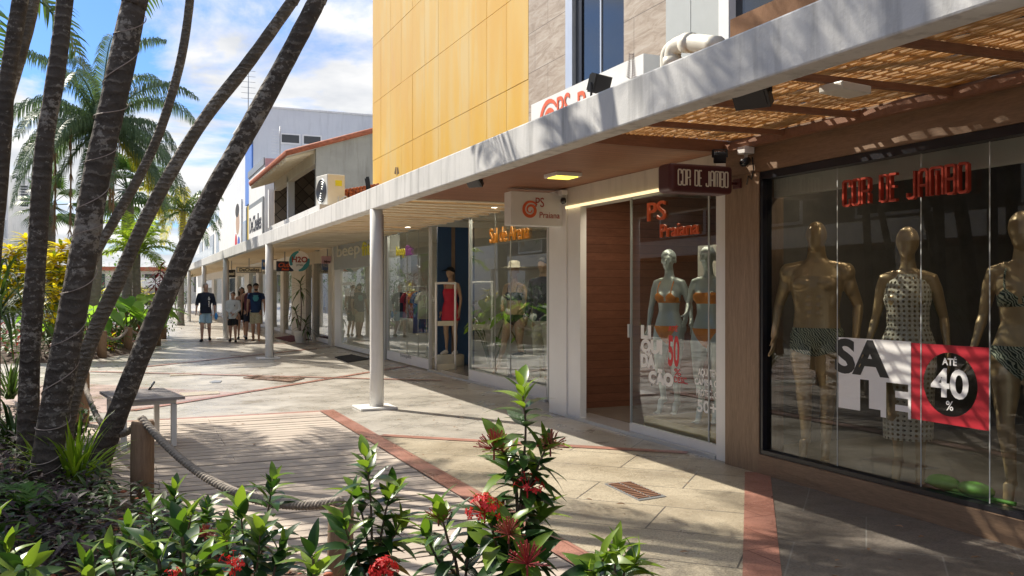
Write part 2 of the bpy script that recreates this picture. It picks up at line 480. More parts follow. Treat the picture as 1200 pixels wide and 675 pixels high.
def tag(o, label=None, cat=None, group=None, kind=None):
    if label: o['label'] = label
    if cat: o['category'] = cat
    if group: o['group'] = group
    if kind: o['kind'] = kind
    return o
def thing(name, label, cat, loc=(0, 0, 0), rz=0.0, group=None):
    o = bpy.data.objects.new(name, None); o.empty_display_size = 0.2
    COL.objects.link(o); o.location = loc; o.rotation_euler = (0, 0, rz)
    return tag(o, label, cat, group)
def dup(root, loc, rz=None, label=None, group=None, scale=None):
    def cp(o, par):
        c = o.copy(); COL.objects.link(c); c.parent = par
        for ch in [x for x in o.children if x is not c]: cp(ch, c)
        return c
    c = cp(root, None); c.location = loc
    if rz is not None: c.rotation_euler = (0, 0, rz)
    if scale: c.scale = (scale, scale, scale)
    if label: c['label'] = label
    if group: c['group'] = group
    return c
def bevel(o, w=0.006, seg=2):
    b = o.modifiers.new('bevel', 'BEVEL'); b.width = w; b.segments = seg; b.limit_method = 'ANGLE'; b.angle_limit = R(40)
    return o

FACE = {'-x': Matrix(((0, 0, -1), (-1, 0, 0), (0, 1, 0))), '-y': Matrix(((1, 0, 0), (0, 0, -1), (0, 1, 0)))}
def text(name, body, pos, size, mat, parent=None, face='-x', sx=1.0, bold=0.0, depth=0.004, align='CENTER', spacing=1.0, shear=0.0, line=1.0, tilt=0.0):
    cu = bpy.data.curves.new(name, 'FONT'); cu.body = body; cu.size = size
    cu.align_x = align; cu.align_y = 'BOTTOM_BASELINE'
    cu.extrude = depth / 2; cu.offset = bold; cu.space_character = spacing; cu.shear = shear; cu.space_line = line
    cu.resolution_u = 4
    tmp = bpy.data.objects.new(name, cu); COL.objects.link(tmp)
    dg = bpy.context.evaluated_depsgraph_get()
    me = bpy.data.meshes.new_from_object(tmp.evaluated_get(dg))
    bpy.data.objects.remove(tmp); bpy.data.curves.remove(cu)
    me.name = name
    rot = FACE[face].to_4x4()
    off = world_off(parent) if parent is not None else Vector((0, 0, 0))
    me.transform(Matrix.Translation(Vector(pos) - off) @ rot @ Matrix.Rotation(tilt, 4, 'Z') @ Matrix.Diagonal((sx, 1, 1, 1)))
    me.materials.clear(); me.materials.append(mat)
    o = bpy.data.objects.new(name, me); COL.objects.link(o)
    if parent is not None: o.parent = parent
    return o

def resample(pts, n):
    # Catmull-Rom through the points
    P = [Vector(p) for p in pts]
    if len(P) == 2: return [P[0].lerp(P[1], i / (n - 1)) for i in range(n)]
    out = []; segs = len(P) - 1
    for i in range(n):
        t = i / (n - 1) * segs; k = min(int(t), segs - 1); f = t - k
        p0 = P[max(k - 1, 0)]; p1 = P[k]; p2 = P[k + 1]; p3 = P[min(k + 2, segs)]
        out.append(0.5 * ((2 * p1) + (p2 - p0) * f + (2 * p0 - 5 * p1 + 4 * p2 - p3) * f * f + (3 * p1 - p0 - 3 * p2 + p3) * f ** 3))
    return out
# ================================================================ GROUND
def mat_granite(name, c1, c2, c3, joint=(0.10, 0.09, 0.08), rot=45, bw=1.0, rh=0.5, jw=0.006, stain=0.55, r0=0.18, r1=0.55):
    t = NT(name)
    v = t.coords()
    br = t.new('ShaderNodeTexBrick'); br.offset = 0.5
    br.inputs['Scale'].default_value = 1.0; br.inputs['Mortar Size'].default_value = jw
    br.inputs['Brick Width'].default_value = bw; br.inputs['Row Height'].default_value = rh
    br.inputs['Mortar Smooth'].default_value = 0.2; br.inputs['Bias'].default_value = 0.0
    br.inputs['Color1'].default_value = (0, 0, 0, 1); br.inputs['Color2'].default_value = (1, 1, 1, 1); br.inputs['Mortar'].default_value = (0.5, 0.5, 0.5, 1)
    t.l.new(t.coords(rot=(0, 0, R(rot))), br.inputs['Vector'])
    sp = t.noise(v, 85, 3, 0.7)
    big = t.noise(v, 0.9, 6, 0.65)
    col = t.ramp(sp, [(0.33, sc3(c3, 0.75)), (0.47, c1), (0.66, c2)])
    col = t.mix(t.math('MULTIPLY', br.outputs['Color'], 0.22), col, sc3(c2, 1.15))
    st = t.math('MULTIPLY', t.ramp(big, [(0.42, (0, 0, 0)), (0.68, (1, 1, 1))]), stain)
    col = t.mix(st, col, c3)
    dirt = t.noise(t.coords((1, 1.4, 1)), 5.0, 7, 0.7)
    col = t.mix(t.math('MULTIPLY', t.ramp(dirt, [(0.52, (0, 0, 0)), (0.8, (1, 1, 1))]), 0.6), col, sc3(c3, 0.55))
    col = t.mix(br.outputs['Fac'], col, joint)
    t.color(col)
    rr = t.noise(v, 1.7, 5, 0.6)
    t.rough(t.ramp(rr, [(0.35, (r0, r0, r0)), (0.65, (r1, r1, r1))]))
    h = t.math('SUBTRACT', t.math('MULTIPLY', sp, 0.15), br.outputs['Fac'])
    t.bump(h, 0.25, 0.004)
    M[name] = t.m; return t.m
mat_granite('pave_grey', (0.415, 0.385, 0.335), (0.53, 0.50, 0.445), (0.26, 0.235, 0.195), joint=(0.17, 0.16, 0.14), bw=1.4, rh=0.7)
mat_granite('pave_yellow', (0.43, 0.370, 0.270), (0.58, 0.515, 0.39), (0.25, 0.20, 0.135), bw=1.3, rh=0.62)
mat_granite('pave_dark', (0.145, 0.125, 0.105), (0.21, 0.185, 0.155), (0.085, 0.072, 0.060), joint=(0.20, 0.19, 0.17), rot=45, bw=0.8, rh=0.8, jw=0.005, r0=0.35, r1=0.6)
mat_granite('pave_red', (0.36, 0.165, 0.12), (0.45, 0.23, 0.175), (0.22, 0.10, 0.075), joint=(0.2, 0.08, 0.06), rot=0, bw=0.6, rh=0.6)
mat_granite('pave_pink', (0.40, 0.29, 0.25), (0.50, 0.38, 0.33), (0.28, 0.20, 0.17), rot=45, bw=0.6, rh=0.6)

def sheet(name, poly, z, mat, kind='structure'):
    me = bpy.data.meshes.new(name); me.from_pydata([(x, y, z) for x, y in poly], [], [tuple(range(len(poly)))])
    me.materials.append(mat); me.update()
    o = bpy.data.objects.new(name, me); COL.objects.link(o); o['kind'] = kind
    if me.polygons[0].normal.z < 0: me.flip_normals()
    return o
sheet('ground', [(-300, -60), (300, -60), (300, 600), (-300, 600)], 0.0, M['pave_grey'])
sheet('granite_paving', [(2.45, 3.0), (2.45, 9.05), (4.80, 7.0), (4.80, 6.0), (2.9, 3.55)], 0.004, M['pave_yellow'])
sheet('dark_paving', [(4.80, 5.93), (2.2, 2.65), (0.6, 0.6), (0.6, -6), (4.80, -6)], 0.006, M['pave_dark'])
sheet('pink_paving', [(-6, 12.2), (0.1, 12.2), (1.6, 13.8), (-0.6, 16.2), (-6, 16.2)], 0.004, M['pave_pink'])
def stripe(a, b, w, z=0.010):
    a, b = Vector((*a, 0)), Vector((*b, 0)); d = (b - a).normalized(); s = Vector((-d.y, d.x, 0)) * w / 2
    sheet('paving_stripe', [(p.x, p.y) for p in (a - s, b - s, b + s, a + s)], z, M['pave_red'])
stripe((4.80, 5.98), (2.0, 2.43), 0.20)
stripe((2.34, 2.0), (2.34, 11.28), 0.18, 0.014)
stripe((-1.9, 11.17), (2.24, 11.17), 0.20, 0.012)
stripe((2.46, 9.10), (4.80, 6.98), 0.13)
stripe((0.1, 12.25), (5.29, 17.45), 0.12)
stripe((-0.6, 18.55), (4.9, 14.3), 0.12, 0.014)
stripe((0.3, 19.2), (5.2, 24.3), 0.12)
stripe((-0.5, 31.0), (5.0, 25.6), 0.12, 0.014)

# deck of weathered boards running across the street
mb = MB(); rng = random.Random(4)
y = 2.05
while y < 11.0:
    w = 0.158
    z0 = 0.016 + rng.uniform(0, 0.006)
    xs = [-1.95, rng.choice([-0.4, 0.25, 0.9]), 2.225]
    for i in range(2):
        mb.obox(((xs[i] + xs[i + 1]) / 2, y + w / 2, z0 / 2 + rng.uniform(-0.001, 0.001)), ((xs[i + 1] - xs[i]) / 2 - 0.002, rng.uniform(-0.002, 0.002), 0), (0, w / 2 - 0.009, 0), (0, 0, z0 / 2))
    y += w + 0.004
t = NT('deck_weathered')
v = t.coords((1.2, 20, 8))
n = t.noise(v, 2.4, 7, 0.65, 0.5)
col = t.ramp(n, [(0.28, (0.28, 0.225, 0.18)), (0.72, (0.47, 0.40, 0.33))])
g = t.new('ShaderNodeNewGeometry')
col = t.mix(t.math('MULTIPLY', g.outputs['Random Per Island'], 0.6), col, (0.56, 0.48, 0.40))
st = t.noise(t.coords(), 1.3, 6, 0.65)
col = t.mix(t.math('MULTIPLY', t.ramp(st, [(0.5, (0, 0, 0)), (0.75, (1, 1, 1))]), 0.5), col, (0.20, 0.17, 0.15))
t.color(col); t.rough(0.75); t.bump(n, 0.3, 0.004)
M['deck_weathered'] = t.m
deck = mb.build('boardwalk', M['deck_weathered']); deck['kind'] = 'structure'
sheet('boardwalk_base', [(-1.98, 2.0), (2.24, 2.0), (2.24, 11.07), (-1.98, 11.07)], 0.006, M['soil'])

# planting beds: soil mounds
def mound(name, poly, h, mat, seed=1):
    # radial fan mesh of a bed, low at its rim
    cx = sum(p[0] for p in poly) / len(poly); cy = sum(p[1] for p in poly) / len(poly)
    pts = []
    P = [Vector((x, y, 0)) for x, y in poly]
    n = len(P); dense = []
    for i in range(n):
        a, b = P[i], P[(i + 1) % n]
        k = max(2, int((b - a).length / 0.25))
        dense += [a.lerp(b, j / k) for j in range(k)]
    nr = 14; m = len(dense); vs = []; fs = []
    for r in range(nr):
        f = 1 - r / nr
        for p in dense:
            q = Vector((cx + (p.x - cx) * f, cy + (p.y - cy) * f, 0))
            e = 1 - f
            z = h * min(1, e * 7) + (0.03 * mnoise.noise(Vector((q.x * 2.1, q.y * 2.1, seed))) + 0.015 * mnoise.noise(Vector((q.x * 9, q.y * 9, seed)))) * min(1, e * 8)
            vs.append((q.x, q.y, max(z, -0.005) + (0.024 if r else -0.01)))
    for r in range(nr - 1):
        for k in range(m):
            k2 = (k + 1) % m
            fs.append((r * m + k, r * m + k2, (r + 1) * m + k2, (r + 1) * m + k))
    fs.append(tuple((nr - 1) * m + k for k in range(m)))
    b = MB(); b.add(vs, fs, True)
    o = b.build(name, mat); o['kind'] = 'structure'; return o
NEAR_BED = [(-0.55, 11.3), (-0.42, 9.2), (-0.1, 7.3), (0.35, 5.9), (0.85, 4.75), (1.5, 3.5), (2.0, 2.6), (2.3, 1.4), (2.0, -1), (-4, -2), (-7, 2), (-6.6, 8), (-4, 11.3), (-2, 12.0)]
FAR_BED = [(1.0, 27.6), (0.75, 26.5), (0.3, 24.0), (-0.45, 22.0), (-1.5, 21.2), (-3.4, 21.4), (-5.0, 23), (-6.0, 28), (-5.5, 36), (-3, 42), (-0.5, 42), (0.8, 36), (1.1, 31)]
mound('planting_soil', NEAR_BED, 0.10, M['soil'], 1)
mound('planting_soil', FAR_BED, 0.14, M['soil'], 2)

# ================================================================ CANOPY over the right-hand walk
cano = thing('canopy', 'long white concrete canopy on round posts along the shop fronts', 'canopy', (2.95, 0, 0))
BX0, BX1, BZ0, BZ1 = 2.92, 3.08, 2.56, 2.84
mb = MB(); mb.box(BX0, BX1, -4, 78, BZ0, BZ1)
bevel(mb.build('fascia_beam', M['beam_paint'], cano), 0.012, 2)
post_rng = random.Random(3)
for py in (2.05, 11.3, 20.6, 29.9, 38.4, 47.5, 57, 67):
    mb = MB(); mb.tube([(2.99, py, 0.02), (2.99, py, 0.5), (2.99, py, 1.6), (2.99, py, BZ0 + 0.002)], [0.088, 0.083, 0.082, 0.082], 20)
    p = mb.build('post', M['post_paint'], cano)
    mb = MB(); mb.box(2.97 - 0.24, 2.97 + 0.24, py - 0.24, py + 0.24, 0.002, 0.03)
    o = mb.build('base_plate', M['white_paint'], p); bevel(o, 0.006, 2)
    mb = MB(); mb.tube([(3.08, py, 0.03), (3.078, py - 0.01, 1.2), (3.08, py, 2.5)], 0.007, 6)
    mb.build('cable', M['grey_metal'], p)
# solid timber-lined roof in front of the swimwear shop
mb = MB(); mb.box(BX1 + 0.003, 4.95, 6.45, 11.4, 2.74, 2.80)
mb.build('timber_soffit', M['soffit_wood'], cano)
mb = MB(); mb.box(BX1 + 0.003, 5.25, 6.45, 11.4, 2.803, 2.836)
mb.build('roof_slab', M['beam_paint'], cano)
mb = MB(); mb.box(BX1 + 0.003, 4.80, 6.36, 6.446, 2.70, 2.80)
mb.build('edge_board', M['rib_wood'], cano)
# bamboo screen before the dark shop
rng = random.Random(11)
mb = MB()
x = BX1 + 0.02
while x < 4.84:
    yy = -3.0; off = 0.0
    pts = []; rad = []
    slope = lambda X: 2.785 + 0.03 * (X - 3.0) / 1.8
    while yy < 6.36:
        off = off * 0.4 + rng.uniform(-0.013, 0.013)
        pts.append((x + off, yy, slope(x) + rng.uniform(-0.006, 0.006))); rad.append(rng.uniform(0.008, 0.0125))
        yy += rng.uniform(0.10, 0.20)
    pts.append((x, 6.36, slope(x))); rad.append(0.012)
    mb.tube(pts, rad, 5)
    x += rng.uniform(0.033, 0.046)
yy = -2.9
while yy < 6.3:
    for i in range(2):
        mb.tube([(BX1 + 0.01, yy + i * .018, 2.80), ((BX1 + 4.8) / 2, yy + i * .018 + rng.uniform(-.01, .01), 2.812), (4.83, yy + i * .018, 2.828)], rng.uniform(.006, .010), 5)
    yy += rng.uniform(0.12, 0.17)
mb.build('bamboo_screen', M['bamboo'], cano)
for k in range(-8, 5):
    ry = 4.05 + 0.775 * (k - 2)
    if ry > 6.2: continue
    mb = MB(); mb.obox(((BX1 + 4.80) / 2 + 0.003, ry, 2.735), ((4.80 - BX1) / 2 - 0.004, 0, 0.012), (0, 0.022, 0), (0, 0, 0.020))
    mb.build('rib', M['rib_wood'], cano)
mb = MB(); mb.box(4.735, 4.80, -3, 6.35, 2.70, 2.765)
mb.build('wall_plate', M['rib_wood'], cano)
# slatted part further down the street
rng = random.Random(5)
mb = MB(); y = 11.5
while y < 77:
    w = rng.uniform(0.16, 0.20)
    x1 = 5.28
    mb.obox(((BX1 + x1) / 2, y, 2.735 + rng.uniform(-0.006, 0.006)), ((x1 - BX1) / 2 - 0.004, rng.uniform(-0.015, 0.015), rng.uniform(-0.01, 0.01)), (0, w / 2, 0), (0, 0, 0.012))
    y += rng.uniform(0.36, 0.44)
mb.build('slats', M['slat_wood'], cano)
mb = MB()
for xx in (3.75, 4.55): mb.box(xx - 0.03, xx + 0.03, 11.45, 77, 2.835, 2.93)
mb.build('purlin', M['slat_wood'], cano)
mb = MB(); mb.box(3.085, 5.27, 11.41, 77, 2.815, 2.83)
tt = NT('roof_sheet'); tt.color((0.20, 0.15, 0.10)); tt.rough(0.5)
ts = tt.new('ShaderNodeBsdfTranslucent'); ts.inputs[0].default_value = (0.7, 0.52, 0.3, 1)
mx = tt.new('ShaderNodeMixShader'); mx.inputs[0].default_value = 0.55
tt.l.new(tt.b.outputs[0], mx.inputs[1]); tt.l.new(ts.outputs[0], mx.inputs[2]); tt.l.new(mx.outputs[0], tt.out.inputs[0])
mb.build('roof_sheet', tt.m, cano)

# ================================================================ SHOP WITH THE DARK WINDOW (nearest)
JX = 4.81
jam = thing('clothes_shop', 'nearest shop clad in brown timber with a wide dark display window', 'shop', (JX, 2, 0))
JL = 5.97                                                     # left end of the window
mb = MB(); mb.box(JX, JX + 0.25, -4, 6.42, 2.49, 2.80); mb.build('header_board', M['clad_wood'], jam)
mb = MB(); mb.box(JX - 0.006, JX + 0.25, JL, 6.42, 0.0, 2.488); mb.build('pillar', M['clad_wood_upright'], jam)
mb = MB(); mb.box(JX - 0.02, JX + 0.25, -4, JL - 0.003, 0.0, 0.165); mb.build('plinth', M['clad_wood'], jam)
mb = MB()
mb.box(JX + 0.005, JX + 0.10, -4, JL - 0.002, 0.167, 0.20)
mb.box(JX + 0.005, JX + 0.10, -4, JL - 0.002, 2.425, 2.487)
mb.box(JX + 0.005, JX + 0.10, JL - 0.035, JL - 0.002, 0.203, 2.422)
win = mb.build('window_frame', M['black_frame'], jam)
GX = JX + 0.05
mb = MB(); mb.box(GX, GX + 0.008, -3.9, JL - 0.038, 0.204, 2.421)
mb.build('pane', M['dark_glass'], win)
mb = MB()
for yy in (5.14, 4.38, 3.865, 3.1, 2.3): mb.box(GX - 0.003, GX - 0.0005, yy - 0.004, yy + 0.004, 0.206, 2.42)
mb.build('joint_strip', M['grey_panel'], win)
# interior
mb = MB()
mb.box(JX + 0.251, 9.0, -4, 6.4, 0.0, 0.155)
mb.build('display_floor', M['mid_interior'], jam)
mb = MB()
mb.box(9.0, 9.1, -4, 6.4, 0.0, 3.0); mb.box(JX + 0.26, 9.0, 6.3, 6.4, 0.156, 3.0); mb.box(JX + 0.26, 9.0, -4.1, -4.0, 0, 3)
mb.box(JX + 0.252, 9.1, -4, 6.4, 2.80, 2.9)
mb.build('interior_wall', M['dark_interior'], jam)
mb = MB()
for zz in (0.6, 1.0, 1.45, 1.9): mb.box(8.55, 8.99, -3, 6.0, zz, zz + 0.03)
for yy in (-1, 1, 3, 5): mb.box(8.6, 8.99, yy, yy + 0.03, 0.2, 2.3)
mb.build('shelving', M['mid_interior'], jam)
rng = random.Random(8)
mb = MB()
for zz in (0.63, 1.03, 1.48):
    yy = -2.6
    while yy < 5.8:
        w = rng.uniform(0.18, 0.3)
        if rng.random() < 0.7: mb.box(8.65, 8.9, yy, yy + w, zz + 0.001, zz + rng.uniform(0.06, 0.2))
        yy += w + 0.06
mb.build('folded_clothes', M['cloth_maroon'], jam)
# lettering on the glass
GLY = {'C': (1, [[(1, .74), (1, .94), (.8, 1), (.2, 1), (0, .94), (0, .06), (.2, 0), (.8, 0), (1, .06), (1, .26)]]),
       'O': (1, [[(.2, 0), (.8, 0), (1, .06), (1, .94), (.8, 1), (.2, 1), (0, .94), (0, .06), (.2, 0)]]),
       'R': (1, [[(0, 0), (0, 1), (.8, 1), (1, .94), (1, .56), (.85, .5), (.17, .5)], [(.85, .40), (1, .34), (1, 0)]]),
       'D': (1, [[(0, 0), (0, 1), (.75, 1), (1, .92), (1, .08), (.75, 0), (0.17, 0)]]),
       'E': (.8, [[(.8, 1), (0, 1), (0, 0), (.8, 0)], [(.17, .52), (.65, .52)]]),
       'J': (.95, [[(-.1, .2), (-.1, .06), (.1, 0), (.6, 0), (.8, .06), (.8, 1)]]),
       'A': (1, [[(0, 0), (0, .9), (.25, 1), (.75, 1), (1, .9), (1, 0)], [(.17, .42), (.83, .42)]]),
       'M': (1.5, [[(0, 0), (0, .94), (.2, 1), (1.3, 1), (1.5, .94), (1.5, 0)], [(.75, .9), (.75, 0)]]),
       'B': (1, [[(0, 0), (0, 1), (.8, 1), (1, .94), (1, .6), (.88, .53), (1, .44), (1, .06), (.8, 0), (.17, 0)], [(.17, .52), (.80, .52)]]), ' ': (.75, [])}
def ribbon(mb, pts, w, fn, depth):
    P = [Vector((a, b)) for a, b in pts]; n = len(P); closed = (P[0] - P[-1]).length < 1e-6
    if closed: P = P[:-1]; n -= 1
    vs = []
    for i in range(n):
        a = P[(i - 1) % n] if closed or i else None; b = P[(i + 1) % n] if closed or i < n - 1 else None
        d0 = (P[i] - a).normalized() if a is not None else None; d1 = (b - P[i]).normalized() if b is not None else None
        if d0 is None: d0 = d1
        if d1 is None: d1 = d0
        m = Vector((-(d0.y + d1.y), d0.x + d1.x)); m.normalize(); k = 1 / max(.5, m.dot(Vector((-d0.y, d0.x))))
        for s_ in (-1, 1):
            q = P[i] + m * s_ * k * w / 2
            vs += [fn(q.x, q.y, 0), fn(q.x, q.y, depth)]
    fs = []
    for i in range(n if closed else n - 1):
        a = i * 4; b = ((i + 1) % n) * 4
        fs += [(a, b, b + 2, a + 2), (a + 1, a + 3, b + 3, b + 1), (a, a + 1, b + 1, b), (a + 2, b + 2, b + 3, a + 3)]
    if not closed: fs += [(0, 2, 3, 1), (n * 4 - 4, n * 4 - 3, n * 4 - 1, n * 4 - 2)]
    mb.add(vs, fs)
def stroke_text(words, fn, aspect, w, depth, mat, parent):
    # narrow rounded capitals; fn(a, b, t) maps 0..1 along, 0..1 up, t out of the face; aspect = length / height
    adv = .42; total = sum(GLY[c][0] + adv for c in words) - adv; unit = aspect / total; x = 0; mb = MB()
    for c in words:
        gw, lines = GLY[c]
        for ln in lines: ribbon(mb, [((x + a) * unit, b * (1 - w) + w / 2) for a, b in ln], w, lambda p, q, t_: fn(p / aspect, q, t_), depth)
        x += gw + adv
    return mb.build('lettering', mat, parent)
def spread_text(name, body, X, u0, u1, v_mid_top, v_mid_bot, mat, parent, bold=0.0, depth=0.02, face='-x', fit=True):
    a = on_x(u0, v_mid_bot, X); um = (u0 + u1) / 2
    y0, y1 = yx(u0, X), yx(u1, X)
    zt = on_x(um, v_mid_top, X).z; zb = on_x(um, v_mid_bot, X).z
    h = zt - zb
    o = text(name, body, (X, y0, zb), h / 0.70, mat, None, face, 1.0, bold, depth, 'LEFT')
    w = max(v.co.y for v in o.data.vertices) - min(v.co.y for v in o.data.vertices)
    k = abs(y0 - y1) / w
    ymax = max(v.co.y for v in o.data.vertices)
    for v in o.data.vertices: v.co.y = y0 + (v.co.y - ymax) * k
    if parent is not None:
        off = world_off(parent)
        o.data.transform(Matrix.Translation(-off)); o.parent = parent
    return o
stroke_text('COR DE JAMBO', lambda a, b, t_: Vector((JX + 0.02 - t_, yx(989, JX) + (yx(1134, JX) - yx(989, JX)) * a, 2.115 + 0.195 * b)), abs(yx(989, JX) - yx(1134, JX)) / 0.195, 0.088, 0.03, M['red_letter'], win)
# sale stickers on the glass
SX = GX - 0.0012
mb = MB(); nseg = 48; cy_, cz_, rr_ = 4.155, 0.905, 0.205
y0_, y1_, z0_, z1_ = 4.46, 3.868, 0.648, 1.158
outer = []; inner = []
for k in range(nseg):
    a = 2 * PI * k / nseg; c_, s_ = math.cos(a), math.sin(a)
    inner.append((cy_ + rr_ * c_, cz_ + rr_ * s_))
    f = 1e9
    if c_ > 1e-6: f = min(f, (y0_ - cy_) / c_)
    if c_ < -1e-6: f = min(f, (y1_ - cy_) / c_)
    if s_ > 1e-6: f = min(f, (z1_ - cz_) / s_)
    if s_ < -1e-6: f = min(f, (z0_ - cz_) / s_)
    outer.append((cy_ + f * c_, cz_ + f * s_))
# put exact corners in
vs = [(SX, a, b) for a, b in outer] + [(SX, a, b) for a, b in inner]
fs = [(k, (k + 1) % nseg, nseg + (k + 1) % nseg, nseg + k) for k in range(nseg)]
mb.add(vs, fs)
for (ya, za) in ((y0_, z0_), (y0_, z1_), (y1_, z0_), (y1_, z1_)):
    idx = sorted(range(nseg), key=lambda k: (outer[k][0] - ya) ** 2 + (outer[k][1] - za) ** 2)[:2]
    mb.add([(SX, ya, za), (SX, *outer[idx[0]]), (SX, *outer[idx[1]])], [(0, 1, 2)])
rs = mb.build('red_sticker', M['sticker_red'], win); rs['label'] = 'red square discount sticker with a clear round centre'
text('lettering', '40', (SX - 0.0008, cy_, cz_ - 0.080), 0.255, M['sticker_white'], rs, '-x', 1.12, 0.006, 0.001)
text('lettering', 'ATÉ', (SX - 0.0008, cy_, cz_ + 0.125), 0.062, M['sticker_white'], rs, '-x', 1.0, 0.002, 0.001)
text('lettering', '%', (SX - 0.0008, cy_, cz_ - 0.165), 0.085, M['sticker_white'], rs, '-x', 1.0, 0.001, 0.001)
def flat(mb, X, y0, y1, z0, z1): mb.add([(X, y0, z0), (X, y1, z0), (X, y1, z1), (X, y0, z1)], [(0, 1, 2, 3)])
wy0, wy1 = 5.13, 4.464
W = wy0 - wy1
def YW(f): return wy0 - f * W
mb = MB()
flat(mb, SX, YW(0), YW(1), 0.872, 1.165)
flat(mb, SX, YW(0), YW(0.32), 0.645, 0.872)
flat(mb, SX, YW(0.445), YW(0.68), 0.672, 0.872)
flat(mb, SX, YW(0.605), YW(0.68), 0.625, 0.672)
flat(mb, SX, YW(0.80), YW(0.965), 0.775, 0.822)
flat(mb, SX, YW(0.80), YW(0.965), 0.685, 0.727)
flat(mb, SX, YW(0.965), YW(1), 0.64, 0.872)
ws = mb.build('white_sticker', M['sticker_white'], win); ws['label'] = 'white sticker spelling sale in cut-out letters, the first two painted dark'
spread_text('lettering', 'SA', SX - 0.0008, 978, 1042, 399.5, 437.5, M['cutout_dark'], ws, 0.013, 0.001)  # black letters stand in for the dim interior behind clear cut-outs

# ================================================================ SWIMWEAR SHOP (white frame, timber entrance)
PX = 4.88
ps = thing('swimwear_shop', 'swimwear shop with white door frame, timber entrance wall and one tall glass panel', 'shop', (PX, 8, 0))
PR0, PR1 = yx(858, PX), yx(841, PX)
PL0, PL1 = yx(665, PX), yx(645, PX)
mb = MB(); mb.box(PX - 0.02, PX + 0.20, PR0, PR1, 0.0, 2.738); bevel(mb.build('pillar', M['white_frame'], ps), 0.006)
mb = MB(); mb.box(PX - 0.02, PX + 0.20, PL0, PL1, 0.0, 2.738); bevel(mb.build('pillar', M['white_frame'], ps), 0.006)
mb = MB(); mb.box(PX - 0.01, PX + 0.20, PR1 + 0.002, PL0 - 0.002, 2.50, 2.737); mb.build('lintel', M['cream_wall'], ps)
mb = MB(); mb.box(PX - 0.035, PX - 0.012, PR1 + 0.1, PL0 - 0.01, 2.492, 2.522); mb.build('light_strip', M['lamp_strip'], ps)
mb = MB(); mb.box(PX + 0.0, PX + 0.08, yx(680, PX), PL0 - 0.003, 0.0, 2.497); mb.build('door_jamb', M['white_frame'], ps)
mb = MB(); mb.box(PX - 0.03, PX + 0.30, PR1 + 0.003, PL0 - 0.004, 0.0, 0.035); mb.build('threshold', M['light_metal'], ps)
EY = yx(736, PX)                                              # edge of the fixed glass panel
mb = MB(); mb.box(PX + 0.02, PX + 0.06, PR1 + 0.004, EY, 0.036, 0.12); wf = mb.build('window_rail', M['white_frame'], ps)
mb = MB(); mb.box(PX + 0.036, PX + 0.046, PR1 + 0.004, EY, 0.121, 2.495); mb.build('pane', M['shop_glass'], wf)
mb = MB(); mb.box(PX + 0.028, PX + 0.0355, yx(828, PX), yx(826.6, PX), 0.122, 2.49)
mb.box(PX + 0.028, PX + 0.052, EY - 0.006, EY + 0.006, 0.04, 2.49); mb.build('glass_edge', M['grey_panel'], wf)
mb = MB(); mb.box(PX - 0.012, PX + 0.03, EY - 0.03, EY - 0.01, 1.02, 1.16); mb.build('handle', M['light_metal'], wf)
TX = PX + 0.0353
spread_text('lettering', 'PS', TX - 0.012, 759, 780, 236, 258, M['orange_red'], wf, 0.001, 0.02)
spread_text('lettering', 'Praiana', TX - 0.012, 774, 819, 260, 276, M['orange_red'], wf, 0.001, 0.02)
st_ = M['sticker_white']
for body, u0, u1, va, vb in (('LI', 751, 763, 382, 396), ('QUI', 751, 776, 399, 413), ('DA', 751, 768, 416, 430), ('ÇÃO', 760, 789, 437, 450)):
    spread_text('lettering', body, TX, u0, u1, va, vb, st_, wf, 0.011, 0.001)
spread_text('lettering', 'ATÉ', TX, 783, 794, 382, 388, M['vivid_red'], wf, 0.002, 0.001)
spread_text('lettering', '50', TX, 783, 796, 394, 428, M['vivid_red'], wf, 0.012, 0.001)
spread_text('lettering', '%', TX, 790, 798, 432, 440, M['sticker_red'], wf, 0.002, 0.001)
spread_text('lettering', 'DESC.', TX, 790, 806, 442, 449, M['sticker_red'], wf, 0.002, 0.001)
for body, u0, u1, va, vb in (('AQUI TEM', 818, 841, 433, 441), ('CAMISA C', 814, 841, 444.5, 452), ('PROTEÇÃO', 816, 841, 457.5, 465), ('50+', 817, 840, 470, 484)):
    spread_text('lettering', body, TX, u0, u1, va, vb, st_, wf, 0.003, 0.001)
mb = MB(); mb.box(PX + 0.09, 7.5, 9.98, 10.08, 0.03, 2.75); mb.build('timber_wall', M['wall_wood'], ps)
mb = MB(); mb.box(PX + 0.301, 7.6, 6.46, 10.0, -0.01, 0.034); mb.build('interior_floor', M['interior_floor'], ps)
mb = MB(); mb.box(7.6, 7.7, 6.46, 10.0, 0, 2.9); mb.box(PX + 0.201, 7.6, 6.43, 6.46, 0, 2.9); mb.box(PX + 0.201, 7.6, 6.46, 9.97, 2.75, 2.9)
mb.build('interior_wall', M['mid_interior'], ps)
mb = MB(); mb.box(PX + 0.12, 5.75, PR1 + 0.01, EY - 0.12, 0.036, 0.20); mb.build('display_plinth', M['brass'], ps)
mb = MB(); mb.box(7.2, 7.59, 6.6, 9.8, 0.9, 0.95); mb.box(7.2, 7.59, 6.6, 9.8, 1.6, 1.65); mb.box(7.2, 7.59, 6.6, 9.8, 2.1, 2.15); mb.build('shelving', M['light_interior'], ps)
mb = MB(); mb.box(6.3, 6.33, 8.55, 8.95, 1.45, 2.05); mb.build('poster', M['light_interior'], ps)

